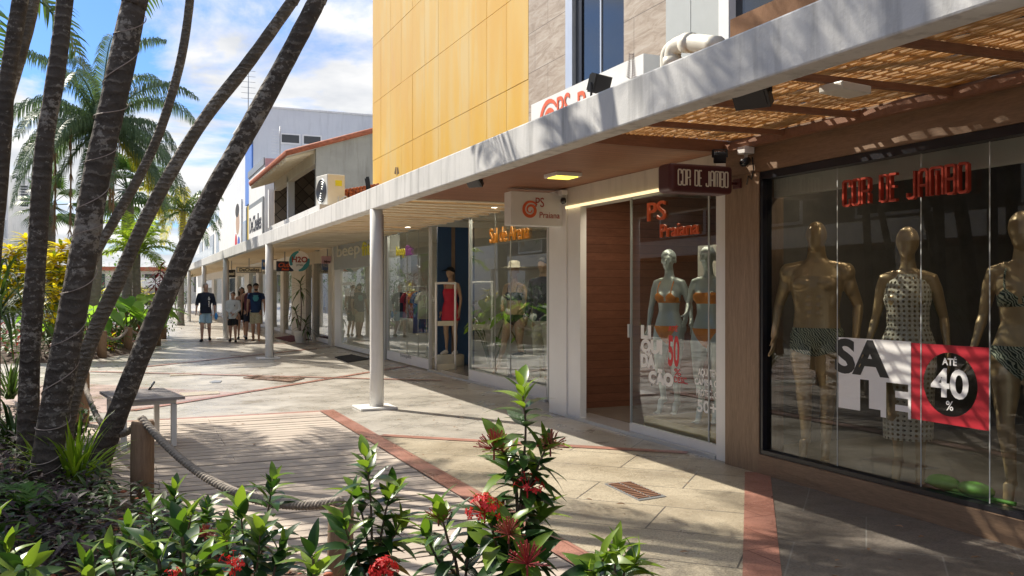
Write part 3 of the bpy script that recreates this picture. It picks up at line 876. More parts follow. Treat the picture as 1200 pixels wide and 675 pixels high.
# ================================================================ BEACHWEAR SHOP AND FITNESS SHOP (glass fronts)
AX = 5.30
sal = thing('beachwear_shop', 'glass fronted beachwear shop with blue panels beside its open entrance', 'shop', (AX, 14, 0))
SY0, SY1 = 11.0, yx(549, AX)
EN1 = yx(503, AX)
mb = MB(); mb.box(AX, AX + 0.2, 10.06, SY0 - 0.002, 0, 2.80); mb.build('pillar', M['grey_panel'], sal)
mb = MB(); mb.box(AX - 0.01, AX + 0.08, SY0, SY1, 2.74, 2.80); mb.box(AX - 0.01, AX + 0.08, SY1 + 0.001, EN1, 2.74, 2.80)
mb.box(AX, AX + 0.06, SY1 - 0.03, SY1, 0.03, 2.738); mb.box(AX, AX + 0.06, SY0, SY0 + 0.04, 0.03, 2.738)
wf2 = mb.build('window_frame', M['light_metal'], sal)
mb = MB(); mb.box(AX - 0.005, AX + 0.07, SY0 + 0.041, SY1 - 0.031, 0.03, 0.20); mb.build('bottom_rail', M['white_frame'], wf2)
mb = MB(); mb.box(AX + 0.02, AX + 0.03, SY0 + 0.041, SY1 - 0.031, 0.201, 2.737); mb.build('pane', M['shop_glass'], wf2)
mb = MB()
for u in (597, 579): mb.box(AX + 0.012, AX + 0.019, yx(u, AX) - 0.006, yx(u, AX) + 0.006, 0.203, 2.73)
mb.build('joint_strip', M['grey_panel'], wf2)
spread_text('lettering', 'Sal de Arena', AX - 0.004, 574, 620, 264, 282, M['orange_letter'], wf2, 0.002, 0.02)
mb = MB(); mb.box(AX - 0.04, AX + 0.2, SY0, EN1, 0.0, 0.029); mb.build('threshold', M['light_metal'], sal)
mb = MB(); mb.box(AX + 0.2, 9.5, 10.2, 19.0, -0.02, 0.028); mb.build('interior_floor', M['interior_floor'], sal)
mb = MB(); mb.box(9.5, 9.6, 10.2, 16.8, 0, 3.0); mb.box(AX + 0.21, 9.5, 10.1, 10.2, 0, 3.0); mb.build('interior_wall', M['light_interior'], sal)
mb = MB(); mb.box(AX + 0.09, 9.5, 10.2, 16.7, 2.93, 2.955); mb.build('ceiling', M['light_interior'], sal)
# blue ribbed panels inside the entrance
def mat_bluerib():
    t = NT('blue_rib'); w = t.new('ShaderNodeTexWave'); w.inputs['Scale'].default_value = 14.0; w.inputs['Distortion'].default_value = 9.0
    w.inputs['Detail'].default_value = 2; w.bands_direction = 'DIAGONAL'; t.l.new(t.coords(), w.inputs['Vector'])
    t.color(t.ramp(w.outputs['Fac'], [(0.35, (0.010, 0.032, 0.09)), (0.65, (0.035, 0.10, 0.22))])); t.rough(0.5); M['blue_rib'] = t.m
mat_bluerib()
mb = MB(); a0, a1 = on_y(513, HY, 17.0).x, on_y(529, HY, 17.0).x
mb.box(a0, a1, 17.0, 17.06, 0.03, 2.80); mb.build('blue_panel', M['blue_rib'], sal)
mb = MB(); a2, a3 = on_y(533.5, HY, 17.0).x, on_y(556, HY, 17.0).x
mb.box(a2, a3, 17.0, 17.06, 0.03, 2.80); mb.build('blue_panel', M['blue_rib'], sal)
mb = MB(); mb.box(a1 + 0.002, a2 - 0.002, 17.01, 17.10, 0.03, 2.80); mb.build('timber_pier', M['clad_wood_upright'], sal)
mb = MB(); mb.box(a3 + 0.002, 9.5, 17.0, 17.08, 0.03, 2.80); mb.build('partition', M['light_interior'], sal)
mb = MB()
for k in range(14): mb.box(6.9 + 0.0, 6.93, 11.1 + k * 0.10, 11.15 + k * 0.10, 0.1, 2.75)
mb.build('slat_screen', M['cloth_cream'], sal)

bee = thing('fitness_shop', 'fitness clothing shop with wide glass window and grey pillar behind the second post', 'shop', (AX, 19, 0))
BY0, BY1 = EN1 + 0.01, yx(453, AX)
mb = MB(); mb.box(AX - 0.01, AX + 0.08, BY0, BY1, 2.74, 2.80); mb.box(AX, AX + 0.06, BY0, BY0 + 0.03, 0.03, 2.738); mb.box(AX, AX + 0.06, BY1 - 0.05, BY1, 0.03, 2.738)
wf3 = mb.build('window_frame', M['light_metal'], bee)
mb = MB(); mb.box(AX - 0.005, AX + 0.07, BY0 + 0.031, BY1 - 0.051, 0.03, 0.22); mb.build('bottom_rail', M['white_frame'], wf3)
mb = MB(); mb.box(AX + 0.02, AX + 0.03, BY0 + 0.031, BY1 - 0.051, 0.221, 2.737); mb.build('pane', M['shop_glass'], wf3)
mb = MB()
for u in (476, 489): mb.box(AX + 0.012, AX + 0.019, yx(u, AX) - 0.006, yx(u, AX) + 0.006, 0.223, 2.73)
mb.build('joint_strip', M['grey_panel'], wf3)
spread_text('lettering', 'beep', AX - 0.004, 464.5, 474.5, 288, 299, M['letter_yellow'], wf3, 0.002, 0.02)
spread_text('lettering', 'fit', AX - 0.004, 475.2, 483, 287, 299, M['letter_purple'], wf3, 0.002, 0.02)
spread_text('lettering', 'beepfit', AX - 0.008, 469, 482, 415, 419, M['grey_metal'], wf3, 0.001, 0.002)
mb = MB(); mb.box(AX - 0.03, AX + 0.3, BY1 + 0.002, yx(446, AX), 0, 2.82); mb.build('pillar', M['grey_panel'], bee)
# second window, its own grey sign board above
B2a, B2b = yx(446, AX) + 0.01, yx(393, AX)
mb = MB(); mb.box(AX - 0.04, AX + 0.05, B2a, B2b, 2.10, 2.80); sb = mb.build('sign_board', M['grey_panel'], bee)
spread_text('lettering', 'beep', AX - 0.05, 395, 422, 285, 299, M['letter_cream'], sb, 0.004, 0.02)
spread_text('lettering', 'fit', AX - 0.05, 424, 434, 283, 299, M['letter_yellow'], sb, 0.004, 0.02)
mb = MB()
mb.box(AX - 0.02, AX + 0.06, B2b - 0.75, B2b, 0.03, 2.098); mb.box(AX - 0.02, AX + 0.06, B2a, B2a + 0.12, 0.03, 2.098)
mb.box(AX - 0.02, AX + 0.06, B2a + 0.121, B2b - 0.751, 0.03, 0.14)
wf4 = mb.build('window_frame', M['white_frame'], bee)
mb = MB(); mb.box(AX + 0.01, AX + 0.02, B2a + 0.121, B2b - 0.751, 0.141, 2.098); mb.build('pane', M['shop_glass'], wf4)
spread_text('lettering', 'Liquidação', AX + 0.004, 401, 416, 329, 334, M['sticker_white'], wf4, 0.002, 0.001)
spread_text('lettering', '50% off', AX + 0.004, 404, 415, 338, 347, M['sticker_white'], wf4, 0.004, 0.001)
mb = MB(); mb.box(9.5, 9.6, 17.1, 25, 0, 3.0); mb.box(AX + 0.21, 9.5, 24.6, 24.7, 0, 3.0); mb.build('interior_wall', M['light_interior'], bee)
mb = MB(); mb.box(AX + 0.09, 9.49, 17.1, 24.6, 2.93, 2.955); mb.build('ceiling', M['light_interior'], bee)
mb = MB(); mb.box(AX + 0.061, 9.49, 19.01, 24.6, -0.02, 0.026); mb.build('interior_floor', M['light_interior'], bee)

# ---- glowing ceiling panels added to brighten the shop interiors
mat_emit('lamp_fill', (1.0, 0.86, 0.66), 2.6)
def fill_panel(label, x0, x1, y0, y1, zt):
    t_ = thing('ceiling_lamp', label, 'lamp', ((x0 + x1) / 2, (y0 + y1) / 2, zt), 0, 'ceiling panels added to brighten the shops')
    mb = MB(); mb.box(x0, x1, y0, y1, zt - 0.05, zt - 0.004); mb.build('housing', M['white_frame'], t_)
    mb = MB(); mb.box(x0 + 0.03, x1 - 0.03, y0 + 0.03, y1 - 0.03, zt - 0.056, zt - 0.051); mb.build('diffuser', M['lamp_fill'], t_)
fill_panel('added warm fill panel above the straw hat mannequin in the beachwear shop', 5.42, 5.85, 11.3, 13.8, 2.928)
fill_panel('added warm fill panel above the chrome clothes rail', 5.45, 5.85, 17.3, 18.9, 2.928)
fill_panel('added warm fill panel behind the grey sign board window', 5.45, 5.85, 20.8, 23.2, 2.928)
fill_panel('added warm fill panel inside the timber entrance', 5.12, 5.50, 7.2, 9.2, 2.748)

def downlight(label, x, y, zt):
    t_ = thing('downlight', label, 'lamp', (x, y, zt), 0, 'ceiling downlights behind the dark window')
    mb = MB(); mb.lathe([(.075, -.02), (.075, -.002), (.06, -.001)], (x, y, zt), 16); mb.build('ring', M['black_frame'], t_)
    mb = MB(); mb.lathe([(.055, -.024), (.055, -.0205)], (x, y, zt), 14); mb.build('bulb', M['lamp_down'], t_)
mat_emit('lamp_down', (1.0, 0.84, 0.62), 28)
for y_, l_ in ((5.7, 'downlight above the gold male mannequin'), (4.75, 'downlight above the crochet dress mannequin'), (3.8, 'downlight above the bikini mannequin at the right edge'), (2.7, 'downlight beyond the right edge of view')): downlight(l_, 5.45, y_, 2.80)
mb = MB(); mb.box(4.96, 5.0, -3.9, 6.28, 2.28, 2.80); mb.build('pelmet', M['light_interior'], jam)
# ---- the further shops: piers, glass, headers
def far_shop(name, label, Y0, Y1, pier, glasses, head_z=2.3, header='white_wall', X=5.30, back='mid_interior'):
    s = thing(name, label, 'shop', (X, Y0, 0))
    mb = MB(); mb.box(X, X + 0.25, Y0 + 0.005, Y1 - 0.005, head_z, 2.80); mb.build('header', M[header], s)
    prev = Y0
    for (ga, gb) in glasses:
        mb = MB(); mb.box(X - 0.02, X + 0.26, prev + 0.004, ga, 0, head_z - 0.003); mb.build('pier', M[pier], s)
        mb = MB(); mb.box(X + 0.05, X + 0.10, ga + 0.001, gb - 0.001, 0.02, 0.14); r = mb.build('window_rail', M['white_frame'], s)
        mb = MB(); mb.box(X + 0.07, X + 0.08, ga + 0.001, gb - 0.001, 0.141, head_z - 0.004); mb.build('pane', M['shop_glass'], r)
        prev = gb
    mb = MB(); mb.box(X - 0.02, X + 0.26, prev, Y1 - 0.004, 0, head_z - 0.003); mb.build('pier', M[pier], s)
    mb = MB(); mb.box(X + 3, X + 3.1, Y0, Y1, 0, 3.0); mb.box(X + 0.27, X + 3, Y1 - 0.1, Y1 - 0.01, 0, 3.0); mb.box(X + 0.27, X + 3, Y0 + 0.01, Y1 - 0.11, 2.81, 2.9); mb.build('interior_wall', M[back], s)
    return s
far_shop('boutique', 'cream fronted boutique between the grey sign board and the potted palm', 24.75, 30.4, 'cream_wall', [(25.2, 27.3), (27.55, 28.6)], 2.35, 'cream_wall')
far_shop('boutique', 'cream fronted shop just beyond the potted palm', 30.4, 36.5, 'cream_wall', [(31.2, 32.9), (33.6, 35.6)], 2.35, 'white_wall', back='light_interior')
far_shop('boutique', 'white shop with a yellow column beyond the dark walking group', 36.5, 43.5, 'white_wall', [(37.2, 39.4), (40.2, 42.6)], 2.35, 'cream_wall')
far_shop('boutique', 'shop with warm brown interior near the far end of the canopy', 43.5, 54, 'white_wall', [(44.3, 47.2), (48.2, 52.6)], 2.3, 'cream_wall', back='cloth_mustard')
far_shop('boutique', 'farthest shop under the canopy end', 54, 70, 'white_wall', [(55, 60), (61.5, 68)], 2.3, 'white_wall')
# ================================================================ UPPER BUILDINGS on the right
def mat_yellow():
    t = NT('yellow_panel')
    v = t.coords((1.3, 1.3, 0.16)); n = t.noise(v, 2.4, 3, 0.5, 0.6)
    g = t.new('ShaderNodeNewGeometry')
    base = t.mix(t.math('MULTIPLY', g.outputs['Random Per Island'], 0.5), (0.68, 0.40, 0.032), (0.72, 0.455, 0.06))
    col = t.mix(t.ramp(n, [(0.42, (0, 0, 0)), (0.66, (0.75, 0.75, 0.75))]), base, (0.62, 0.46, 0.19))
    n2 = t.noise(t.coords((1, 1, .7)), 0.75, 3)
    col = t.mix(t.ramp(n2, [(0.45, (0, 0, 0)), (0.62, (0.6, 0.6, 0.6))]), col, (0.66, 0.36, 0.02))
    t.color(col); t.rough(t.ramp(n, [(0.3, (0.32,) * 3), (0.7, (0.5,) * 3)])); M['yellow_panel'] = t.m
mat_yellow()
yb = thing('yellow_building', 'tall building clad in weathered yellow metal panels above the canopy', 'building', (5.2, 15, 2.9))
mb = MB(); mb.box(5.26, 9, 11.42, 19.98, 2.96, 13); mb.build('wall', M['grey_render'], yb)
mb = MB(); rng = random.Random(2)
pw, ph = 0.785, 1.29
for i in range(11):
    ya, ybb = 11.42 + i * pw, 11.42 + (i + 1) * pw
    if i == 10: ybb = 19.98
    z = 1.90
    for k in range(9):
        d = rng.uniform(-0.002, 0.002)
        mb.box(5.20 + d, 5.258, ya + 0.004, ybb - 0.004, max(z, 2.96) + 0.004, z + ph - 0.005)
        z += ph
mb.build('cladding_panels', M['yellow_panel'], yb)

def mat_stone():
    t = NT('stone_cladding')
    br = t.new('ShaderNodeTexBrick'); br.offset = 0.37
    br.inputs['Scale'].default_value = 1.0; br.inputs['Brick Width'].default_value = 1.1; br.inputs['Row Height'].default_value = 0.55
    br.inputs['Mortar Size'].default_value = 0.004; br.inputs['Color1'].default_value = (0, 0, 0, 1); br.inputs['Color2'].default_value = (1, 1, 1, 1)
    tc = t.new('ShaderNodeTexCoord'); sp = t.new('ShaderNodeSeparateXYZ'); cb = t.new('ShaderNodeCombineXYZ')
    t.l.new(tc.outputs['Object'], sp.inputs[0]); t.l.new(sp.outputs[1], cb.inputs[0]); t.l.new(sp.outputs[2], cb.inputs[1]); t.l.new(cb.outputs[0], br.inputs['Vector'])
    n = t.noise(t.coords((4, 1.3, 6)), 1.7, 8, 0.68, 1.2)
    col = t.ramp(n, [(0.3, (0.22, 0.165, 0.12)), (0.5, (0.38, 0.31, 0.25)), (0.72, (0.50, 0.45, 0.39))])
    col = t.mix(t.math('MULTIPLY', br.outputs['Color'], 0.28), col, (0.24, 0.18, 0.135))
    col = t.mix(br.outputs['Fac'], col, (0.10, 0.08, 0.07))
    t.color(col); t.rough(0.7); t.bump(n, 0.4, 0.01); M['stone_cladding'] = t.m
mat_stone()
SXX = 5.2
stb = thing('stone_building', 'stone clad upper storey with tall dark windows and pale metal panels beside the yellow one', 'building', (SXX, 9, 2.9))
def yy_(u): return yx(u, SXX)
mb = MB(); mb.box(SXX, SXX + 0.3, yy_(664), 11.415, 2.96, 9); mb.box(SXX, SXX + 0.3, yy_(785), yy_(731), 2.96, 9); mb.build('stone_wall', M['stone_cladding'], stb)
mb = MB(); mb.box(SXX - 0.02, SXX + 0.05, yy_(672), yy_(664) - 0.002, 2.97, 9); fr = mb.build('window_frame', M['light_metal'], stb)
mb = MB(); mb.box(SXX + 0.05, SXX + 0.08, yy_(731) + 0.002, yy_(672) - 0.002, 2.97, 9); mb.build('pane', M['window_dark'], fr)
mb = MB(); mb.box(SXX + 0.03, SXX + 0.049, yy_(679), yy_(672) - 0.003, 2.97, 9); mb.build('inner_frame', M['black_frame'], fr)
mb = MB(); mb.box(SXX + 0.035, SXX + 0.049, yy_(701.4), yy_(700), 2.97, 9); mb.build('mullion', M['light_metal'], fr)
mb = MB()
mb.box(SXX - 0.05, SXX + 0.2, yy_(814), yy_(785) - 0.002, 2.97, 9); mb.box(SXX - 0.05, SXX + 0.2, yy_(848), yy_(814.8), 2.97, 9)
mb.build('metal_panels', M['grey_panel'], stb)
mb = MB(); mb.box(SXX - 0.06, SXX + 0.1, yy_(860), yy_(848) - 0.002, 2.97, 9); fr = mb.build('window_frame', M['white_frame'], stb)
mb = MB(); mb.box(SXX + 0.02, SXX + 0.05, -4, yy_(860) - 0.002, 2.97, 9); mb.build('pane', M['window_dark'], fr)
mb = MB()
for yv in (4.9, 3.6, 2.3, 1.0): mb.box(SXX - 0.01, SXX + 0.019, yv - 0.03, yv + 0.03, 2.97, 9)
mb.build('mullion', M['black_frame'], fr)
mb = MB(); mb.box(SXX + 0.31, 9, -4, 11.4, 2.98, 9); mb.build('core_wall', M['dark_interior'], stb)
mb = MB(); mb.box(3.14, 3.20, -4, 4.15, 2.842, 3.035); o = mb.build('timber_plank', M['orange_wood']); tag(o, 'orange brown timber plank lying along the top of the canopy beam', 'plank')

# ---- house with the tiled roof
HX = 5.2
hs = thing('tiled_roof_house', 'grey rendered house with terracotta roof and open balcony above the canopy', 'house', (HX, 30, 2.9))
rz = lambda X: 5.72 + 0.33 * (X - 5.2)
HYa, HYb = 26.5, 34.6
mb = MB()
mb.add([(HX, HYa, 2.7), (9.5, HYa, 2.7), (9.5, HYa, rz(9.5)), (HX, HYa, rz(HX)), (HX, HYa + 0.18, 2.7), (9.5, HYa + 0.18, 2.7), (9.5, HYa + 0.18, rz(9.5)), (HX, HYa + 0.18, rz(HX))],
       [(0, 1, 2, 3), (7, 6, 5, 4), (0, 3, 7, 4), (1, 5, 6, 2), (3, 2, 6, 7), (0, 4, 5, 1)])
mb.build('gable_wall', M['grey_render'], hs)
t = NT('diamond_stone')
ck = t.new('ShaderNodeTexBrick'); ck.offset = 0.0
ck.inputs['Brick Width'].default_value = 0.5; ck.inputs['Row Height'].default_value = 0.5; ck.inputs['Scale'].default_value = 1.0; ck.inputs['Mortar Size'].default_value = 0.02
ck.inputs['Color1'].default_value = (0.10, 0.075, 0.055, 1); ck.inputs['Color2'].default_value = (0.26, 0.21, 0.165, 1); ck.inputs['Mortar'].default_value = (0.05, 0.04, 0.035, 1)
tc = t.new('ShaderNodeTexCoord'); sp = t.new('ShaderNodeSeparateXYZ'); cb = t.new('ShaderNodeCombineXYZ')
t.l.new(tc.outputs['Object'], sp.inputs[0])
hsum = t.math('ADD', sp.outputs[0], sp.outputs[1])
t.l.new(t.math('ADD', hsum, sp.outputs[2]), cb.inputs[0]); t.l.new(t.math('SUBTRACT', hsum, sp.outputs[2]), cb.inputs[1]); t.l.new(cb.outputs[0], ck.inputs['Vector'])
t.color(ck.outputs['Color']); t.rough(0.8); M['diamond_stone'] = t.m
mb = MB(); mb.box(7.0, 7.1, HYa + 0.19, HYb, 2.7, 6.2); mb.prism([(HX, 2.7), (6.99, 2.7), (6.99, rz(6.99) - .02), (HX, rz(HX) - .02)], lambda p, q, t_: (p, t_, q), HYb - 0.15, HYb); mb.build('balcony_wall', M['diamond_stone'], hs)
mb = MB(); mb.box(HX + 0.0, 7.0, HYa + 0.19, HYb - 0.16, 2.9, 3.0); mb.build('balcony_floor', M['cream_wall'], hs)
mb = MB(); yv = HYa + 0.25
mb.box(HX, HX + 0.10, HYa + 0.19, HYb - 0.16, 3.92, 4.0); mb.box(HX, HX + 0.10, HYa + 0.19, HYb - 0.16, 3.01, 3.5)
while yv < HYb - 0.3:
    mb.box(HX + 0.02, HX + 0.08, yv, yv + 0.1, 3.501, 3.919); yv += 0.27
mb.build('railing', M['white_wall'], hs)
for u in (337, 314.5):
    mb = MB(); mb.box(HX, HX + 0.22, yx(u, HX) - 0.13, yx(u, HX) + 0.13, 4.002, 5.5); mb.build('column', M['white_wall'], hs)
mb = MB(); mb.box(HX, HX + 0.2, HYa + 0.19, HYb - 0.01, 5.3, rz(HX) - 0.06); mb.build('eave_beam', M['cream_wall'], hs)
mb = MB(); E0, E1 = 4.35, 9.8
mb.add([(E0, HYa - 0.12, rz(E0)), (E1, HYa - 0.12, rz(E1)), (E1, HYb, rz(E1)), (E0, HYb, rz(E0)),
        (E0, HYa - 0.12, rz(E0) + 0.05), (E1, HYa - 0.12, rz(E1) + 0.05), (E1, HYb, rz(E1) + 0.05), (E0, HYb, rz(E0) + 0.05)],
       [(0, 3, 2, 1), (4, 5, 6, 7), (0, 1, 5, 4), (1, 2, 6, 5), (2, 3, 7, 6), (3, 0, 4, 7)])
rf = mb.build('roof', M['cream_wall'], hs)
mb = MB(); yv = HYa - 0.10
while yv < HYb:
    mb.tube([(E0 - 0.05, yv, rz(E0) + 0.075), (7, yv, rz(7) + 0.08), (E1, yv, rz(E1) + 0.08)], [0.085, 0.085, 0.085], 7); yv += 0.19
mb.build('roof_tiles', M['terracotta'], rf)
yv = HYa + 0.4
while yv < HYb:
    mb = MB(); mb.bar((E0 + 0.02, yv, rz(E0) - 0.05), (HX + 0.1, yv, rz(HX + 0.1) - 0.05), 0.07, 0.09); mb.build('rafter', M['slat_wood'], rf); yv += 0.55

# ---- white building with the sign board, grey block behind, far white block
sgb = thing('sign_building', 'low white building with a framed white sign board facing the street', 'building', (HX, 39, 2.9))
mb = MB(); mb.box(HX, 10, 36.95, 41.95, 2.7, 6.85); mb.build('wall', M['white_wall'], sgb)
mb = MB(); mb.box(HX - 0.05, HX + 0.002, 36.95, 41.95, 6.62, 6.9); mb.build('parapet', M['grey_metal'], sgb)
mb = MB(); mb.box(HX + 0.01, 5.85, 36.80, 36.948, 6.3, 6.85); mb.build('side_wall', M['pink_sign'], sgb)
mb = MB(); mb.box(HX - 0.06, HX - 0.003, 37.1, 41.6, 3.0, 5.35); sbd = mb.build('sign_frame', M['grey_metal'], sgb)
mb = MB(); mb.box(HX - 0.07, HX - 0.062, 37.25, 41.45, 3.1, 5.15); mb.build('sign_board', M['sticker_white'], sbd)
text('lettering', 'DeChelles', (HX - 0.075, 39.3, 4.1), 0.95, M['cloth_navy'], sbd, '-x', 0.95, 0.02, 0.01)
text('lettering', 'moda', (HX - 0.075, 39.0, 3.45), 0.55, M['cloth_navy'], sbd, '-x', 1.2, 0.0, 0.01)
gb = thing('grey_block', 'pale grey block with a flat roof and two slit windows behind the tiled house', 'building', (5.4, 44, 0))
mb = MB(); mb.box(5.4, 22, 42.0, 49.9, 0, 9.9); mb.build('wall', M['pale_wall'], gb)
mb = MB(); mb.box(5.35, 22, 41.96, 49.9, 9.902, 9.98); mb.build('roof_edge', M['white_wall'], gb)
xa, xb, xm = on_y(328, HY, 42).x, on_y(377, HY, 42).x, on_y(353, HY, 42).x
for a, b in ((xa, xm - 0.04), (xm + 0.04, xb)):
    mb = MB(); mb.box(a, b, 41.93, 41.999, 8.3, 8.8); w_ = mb.build('window', M['white_frame'], gb)
    mb = MB(); mb.box(a + 0.07, b - 0.07, 41.92, 41.929, 8.37, 8.73); mb.build('pane', M['window_dark'], w_)
mb = MB(); mb.box(5.33, 5.399, 42.05, 44.4, 5.6, 8.2); mb.build('blue_panel', M['blue_paint'], gb)
mb = MB(); mb.box(5.33, 5.399, 42.05, 44.0, 8.25, 9.7); mb.build('upper_window', M['window_blue'], gb)
mb = MB(); mb.box(5.33, 5.399, 42.6, 43.5, 2.9, 5.5); mb.build('yellow_strip', M['yellow_paint'], gb)
mb = MB(); mb.box(5.33, 5.399, 44.2, 45.4, 3.0, 4.9); mb.build('window', M['window_blue'], gb)
mb = MB(); mb.box(5.33, 5.399, 43.7, 44.1, 2.9, 5.5); mb.build('dark_strip', M['navy_sign'], gb)
mb = MB(); mb.box(5.32, 5.399, 46.0, 49.0, 2.9, 6.1); ps_ = mb.build('poster_board', M['sticker_white'], gb)
rng = random.Random(9)
for k, (a, b, c, d, mm) in enumerate(((46.6, 48.2, 4.4, 5.7, 'mannequin_skin'), (46.7, 48.4, 5.3, 6.0, 'hair_dark'), (46.4, 47.4, 3.6, 4.3, 'cloth_blue'), (47.6, 48.6, 3.4, 4.5, 'cloth_red'))):
    mb = MB(); n_ = 14
    mb.prism([((a + b) / 2 + (b - a) / 2 * math.cos(2 * PI * i / n_), (c + d) / 2 + (d - c) / 2 * math.sin(2 * PI * i / n_)) for i in range(n_)], lambda p, q, t_: (5.318 - 0.002 * k - t_, p, q), 0, 0.001)
    mb.build('printed_shape', M[mm], ps_)
fb = thing('white_block', 'far pale block with plain wall beside a lower wing with a glass balcony', 'building', (5.6, 56, 0))
mb = MB(); mb.box(5.6, 14, 50.2, 60, 0, 7.6); mb.build('wall', M['white_wall'], fb)
mb = MB(); mb.box(5.9, 14, 60.01, 84, 0, 6.4); mb.build('wing', M['white_wall'], fb)
mb = MB(); mb.box(5.2, 5.89, 60.2, 83, 3.2, 3.5); bl = mb.build('balcony', M['white_wall'], fb)
mb = MB(); mb.box(5.2, 5.23, 60.2, 83, 3.501, 4.4); mb.build('glass_rail', M['shop_glass'], bl)
for k in range(4):
    mb = MB(); mb.box(5.86, 5.898, 62 + k * 5, 65 + k * 5, 3.6, 5.6); mb.build('window', M['window_blue'], fb)

# antennas on the roofs
an = thing('antenna', 'grid television antenna on the roof beside the tiled house', 'antenna', (5.9, 37.6, 6.85))
mb = MB(); mb.tube([(5.9, 37.6, 6.84), (5.9, 37.6, 8.3)], 0.02, 6); mb.build('mast', M['grey_metal'], an)
mb = MB()
for k in range(9): mb.tube([(5.55, 37.6, 7.2 + k * 0.12), (6.1 - 0.03 * k, 37.7, 7.2 + k * 0.12)], 0.008, 4)
mb.build('grid_dish', M['light_metal'], an)
an2 = thing('antenna', 'thin tall mast antenna on the grey block roof', 'antenna', (6.2, 47, 9.98))
pz = on_y(291, 90, 47)
an2.location = (pz.x, 47, 9.97)
mb = MB(); mb.tube([(pz.x, 47, 9.96), (pz.x, 47, 13.1)], [0.03, 0.018], 6); mb.build('mast', M['grey_metal'], an2)
mb = MB()
for k in range(6): mb.tube([(pz.x - 0.35, 47, 11.3 + k * 0.28), (pz.x + 0.35, 47, 11.3 + k * 0.28)], 0.012, 4)
mb.build('crossbars', M['grey_metal'], an2)

# ================================================================ LEFT SIDE: facing shop row and far buildings
mat_plain('facing_wall', (0.13, 0.105, 0.09), 0.8, 0.2)
opp = thing('facing_building', 'long building across the street with a dark arcade and white fascia', 'building', (-9, 15, 0))
mb = MB(); mb.box(-12.5, -9.6, -16, 48, 2.8, 6.2); mb.build('upper_wall', M['facing_wall'], opp)
mb = MB(); mb.box(-11.2, -11.0, -16, 48, 0, 2.735); mb.build('back_wall', M['mid_interior'], opp)
mb = MB(); mb.box(-8.6, -8.45, -16, 48, 2.80, 3.40); mb.build('fascia_beam', M['white_wall'], opp)
mb = MB(); mb.box(-12.4, -8.61, -16, 48, 2.74, 2.79); mb.build('arcade_roof', M['rib_wood'], opp)
for k in range(9):
    mb = MB(); mb.box(-8.65, -8.45, -13 + k * 7.5, -12.8 + k * 7.5, 0, 2.798); mb.build('post', M['post_paint'], opp)
for k in range(12):
    mb = MB(); mb.box(-9.6, -9.55, -14.5 + k * 5.2, -11.5 + k * 5.2, 3.6, 5.4); w_ = mb.build('window', M['white_frame'], opp)
    mb = MB(); mb.box(-9.549, -9.54, -14.4 + k * 5.2, -11.6 + k * 5.2, 3.7, 5.3); mb.build('pane', M['window_dark'], w_)
fl = thing('white_building', 'far white building on the left behind the palm trunks', 'building', (-8.6, 75, 0))
mb = MB(); mb.box(-20, -8.6, 60, 83, 0, 12.3); mb.build('wall', M['white_wall'], fl)
for k in range(6):
    for z in (2.5, 5.6, 8.7):
        mb = MB(); mb.box(-8.62, -8.55, 61 + k * 3.7, 62.9 + k * 3.7, z, z + 1.7); w_ = mb.build('window', M['white_frame'], fl)
        mb = MB(); mb.box(-8.549, -8.54, 61.15 + k * 3.7, 62.75 + k * 3.7, z + 0.12, z + 1.58); mb.build('pane', M['window_blue'], w_)
fl2 = thing('white_building', 'far white house with a pierced square screen high on its wall', 'building', (-7, 88, 0))
xr = on_y(38, HY, 86).x
mb = MB(); mb.box(-14, xr, 86, 96, 0, 11.3); mb.build('wall', M['white_wall'], fl2)
mb = MB(); xs0, xs1 = on_y(22, HY, 86).x, on_y(35, HY, 86).x
mb.box(xs0, xs1, 85.94, 85.999, 8.6, 10.6); scn = mb.build('screen', M['white_frame'], fl2)
mb = MB()
for i in range(5):
    for j in range(8):
        cx_ = xs0 + 0.12 + (xs1 - xs0 - 0.24) * (i + 0.5) / 5; cz2 = 8.7 + 1.8 * (j + 0.5) / 8
        mb.obox((cx_, 85.935, cz2), (0.06, 0, 0.06), (0, 0.004, 0), (-0.07, 0, 0.07))
mb.build('holes', M['grey_metal'], scn)
kk = thing('kiosk', 'small kiosk with a white awning and red side at the end of the planting', 'kiosk', on_ground(180, 357))
kp = kk.location.copy()
mb = MB(); mb.box(kp.x - 2.4, kp.x + 1.2, kp.y, kp.y + 4, 2.0, 3.1); mb.build('awning', M['white_paint'], kk)
mb = MB(); mb.box(kp.x + 0.6, kp.x + 1.15, kp.y + 0.5, kp.y + 3.8, 0, 1.998); mb.build('side_panel', M['sticker_red'], kk)
mb = MB(); mb.box(kp.x - 2.3, kp.x + 0.55, kp.y + 0.5, kp.y + 3.8, 0, 1.998); mb.build('counter', M['mid_interior'], kk)
eb = thing('street_end_building', 'low hazy building with red tiled roof closing the end of the street', 'building', (0, 125, 0))
mb = MB(); mb.box(-14, 12, 125, 135, 0, 4.2); mb.build('wall', M['cream_wall'], eb)
mb = MB(); mb.box(-14.4, 12.4, 124.4, 135.4, 4.202, 4.7); mb.build('roof', M['terracotta'], eb)
for k in range(8):
    mb = MB(); mb.box(-12.5 + k * 3, -11.2 + k * 3, 124.9, 124.999, 1.5, 3.8); mb.build('window', M['window_dark'], eb)
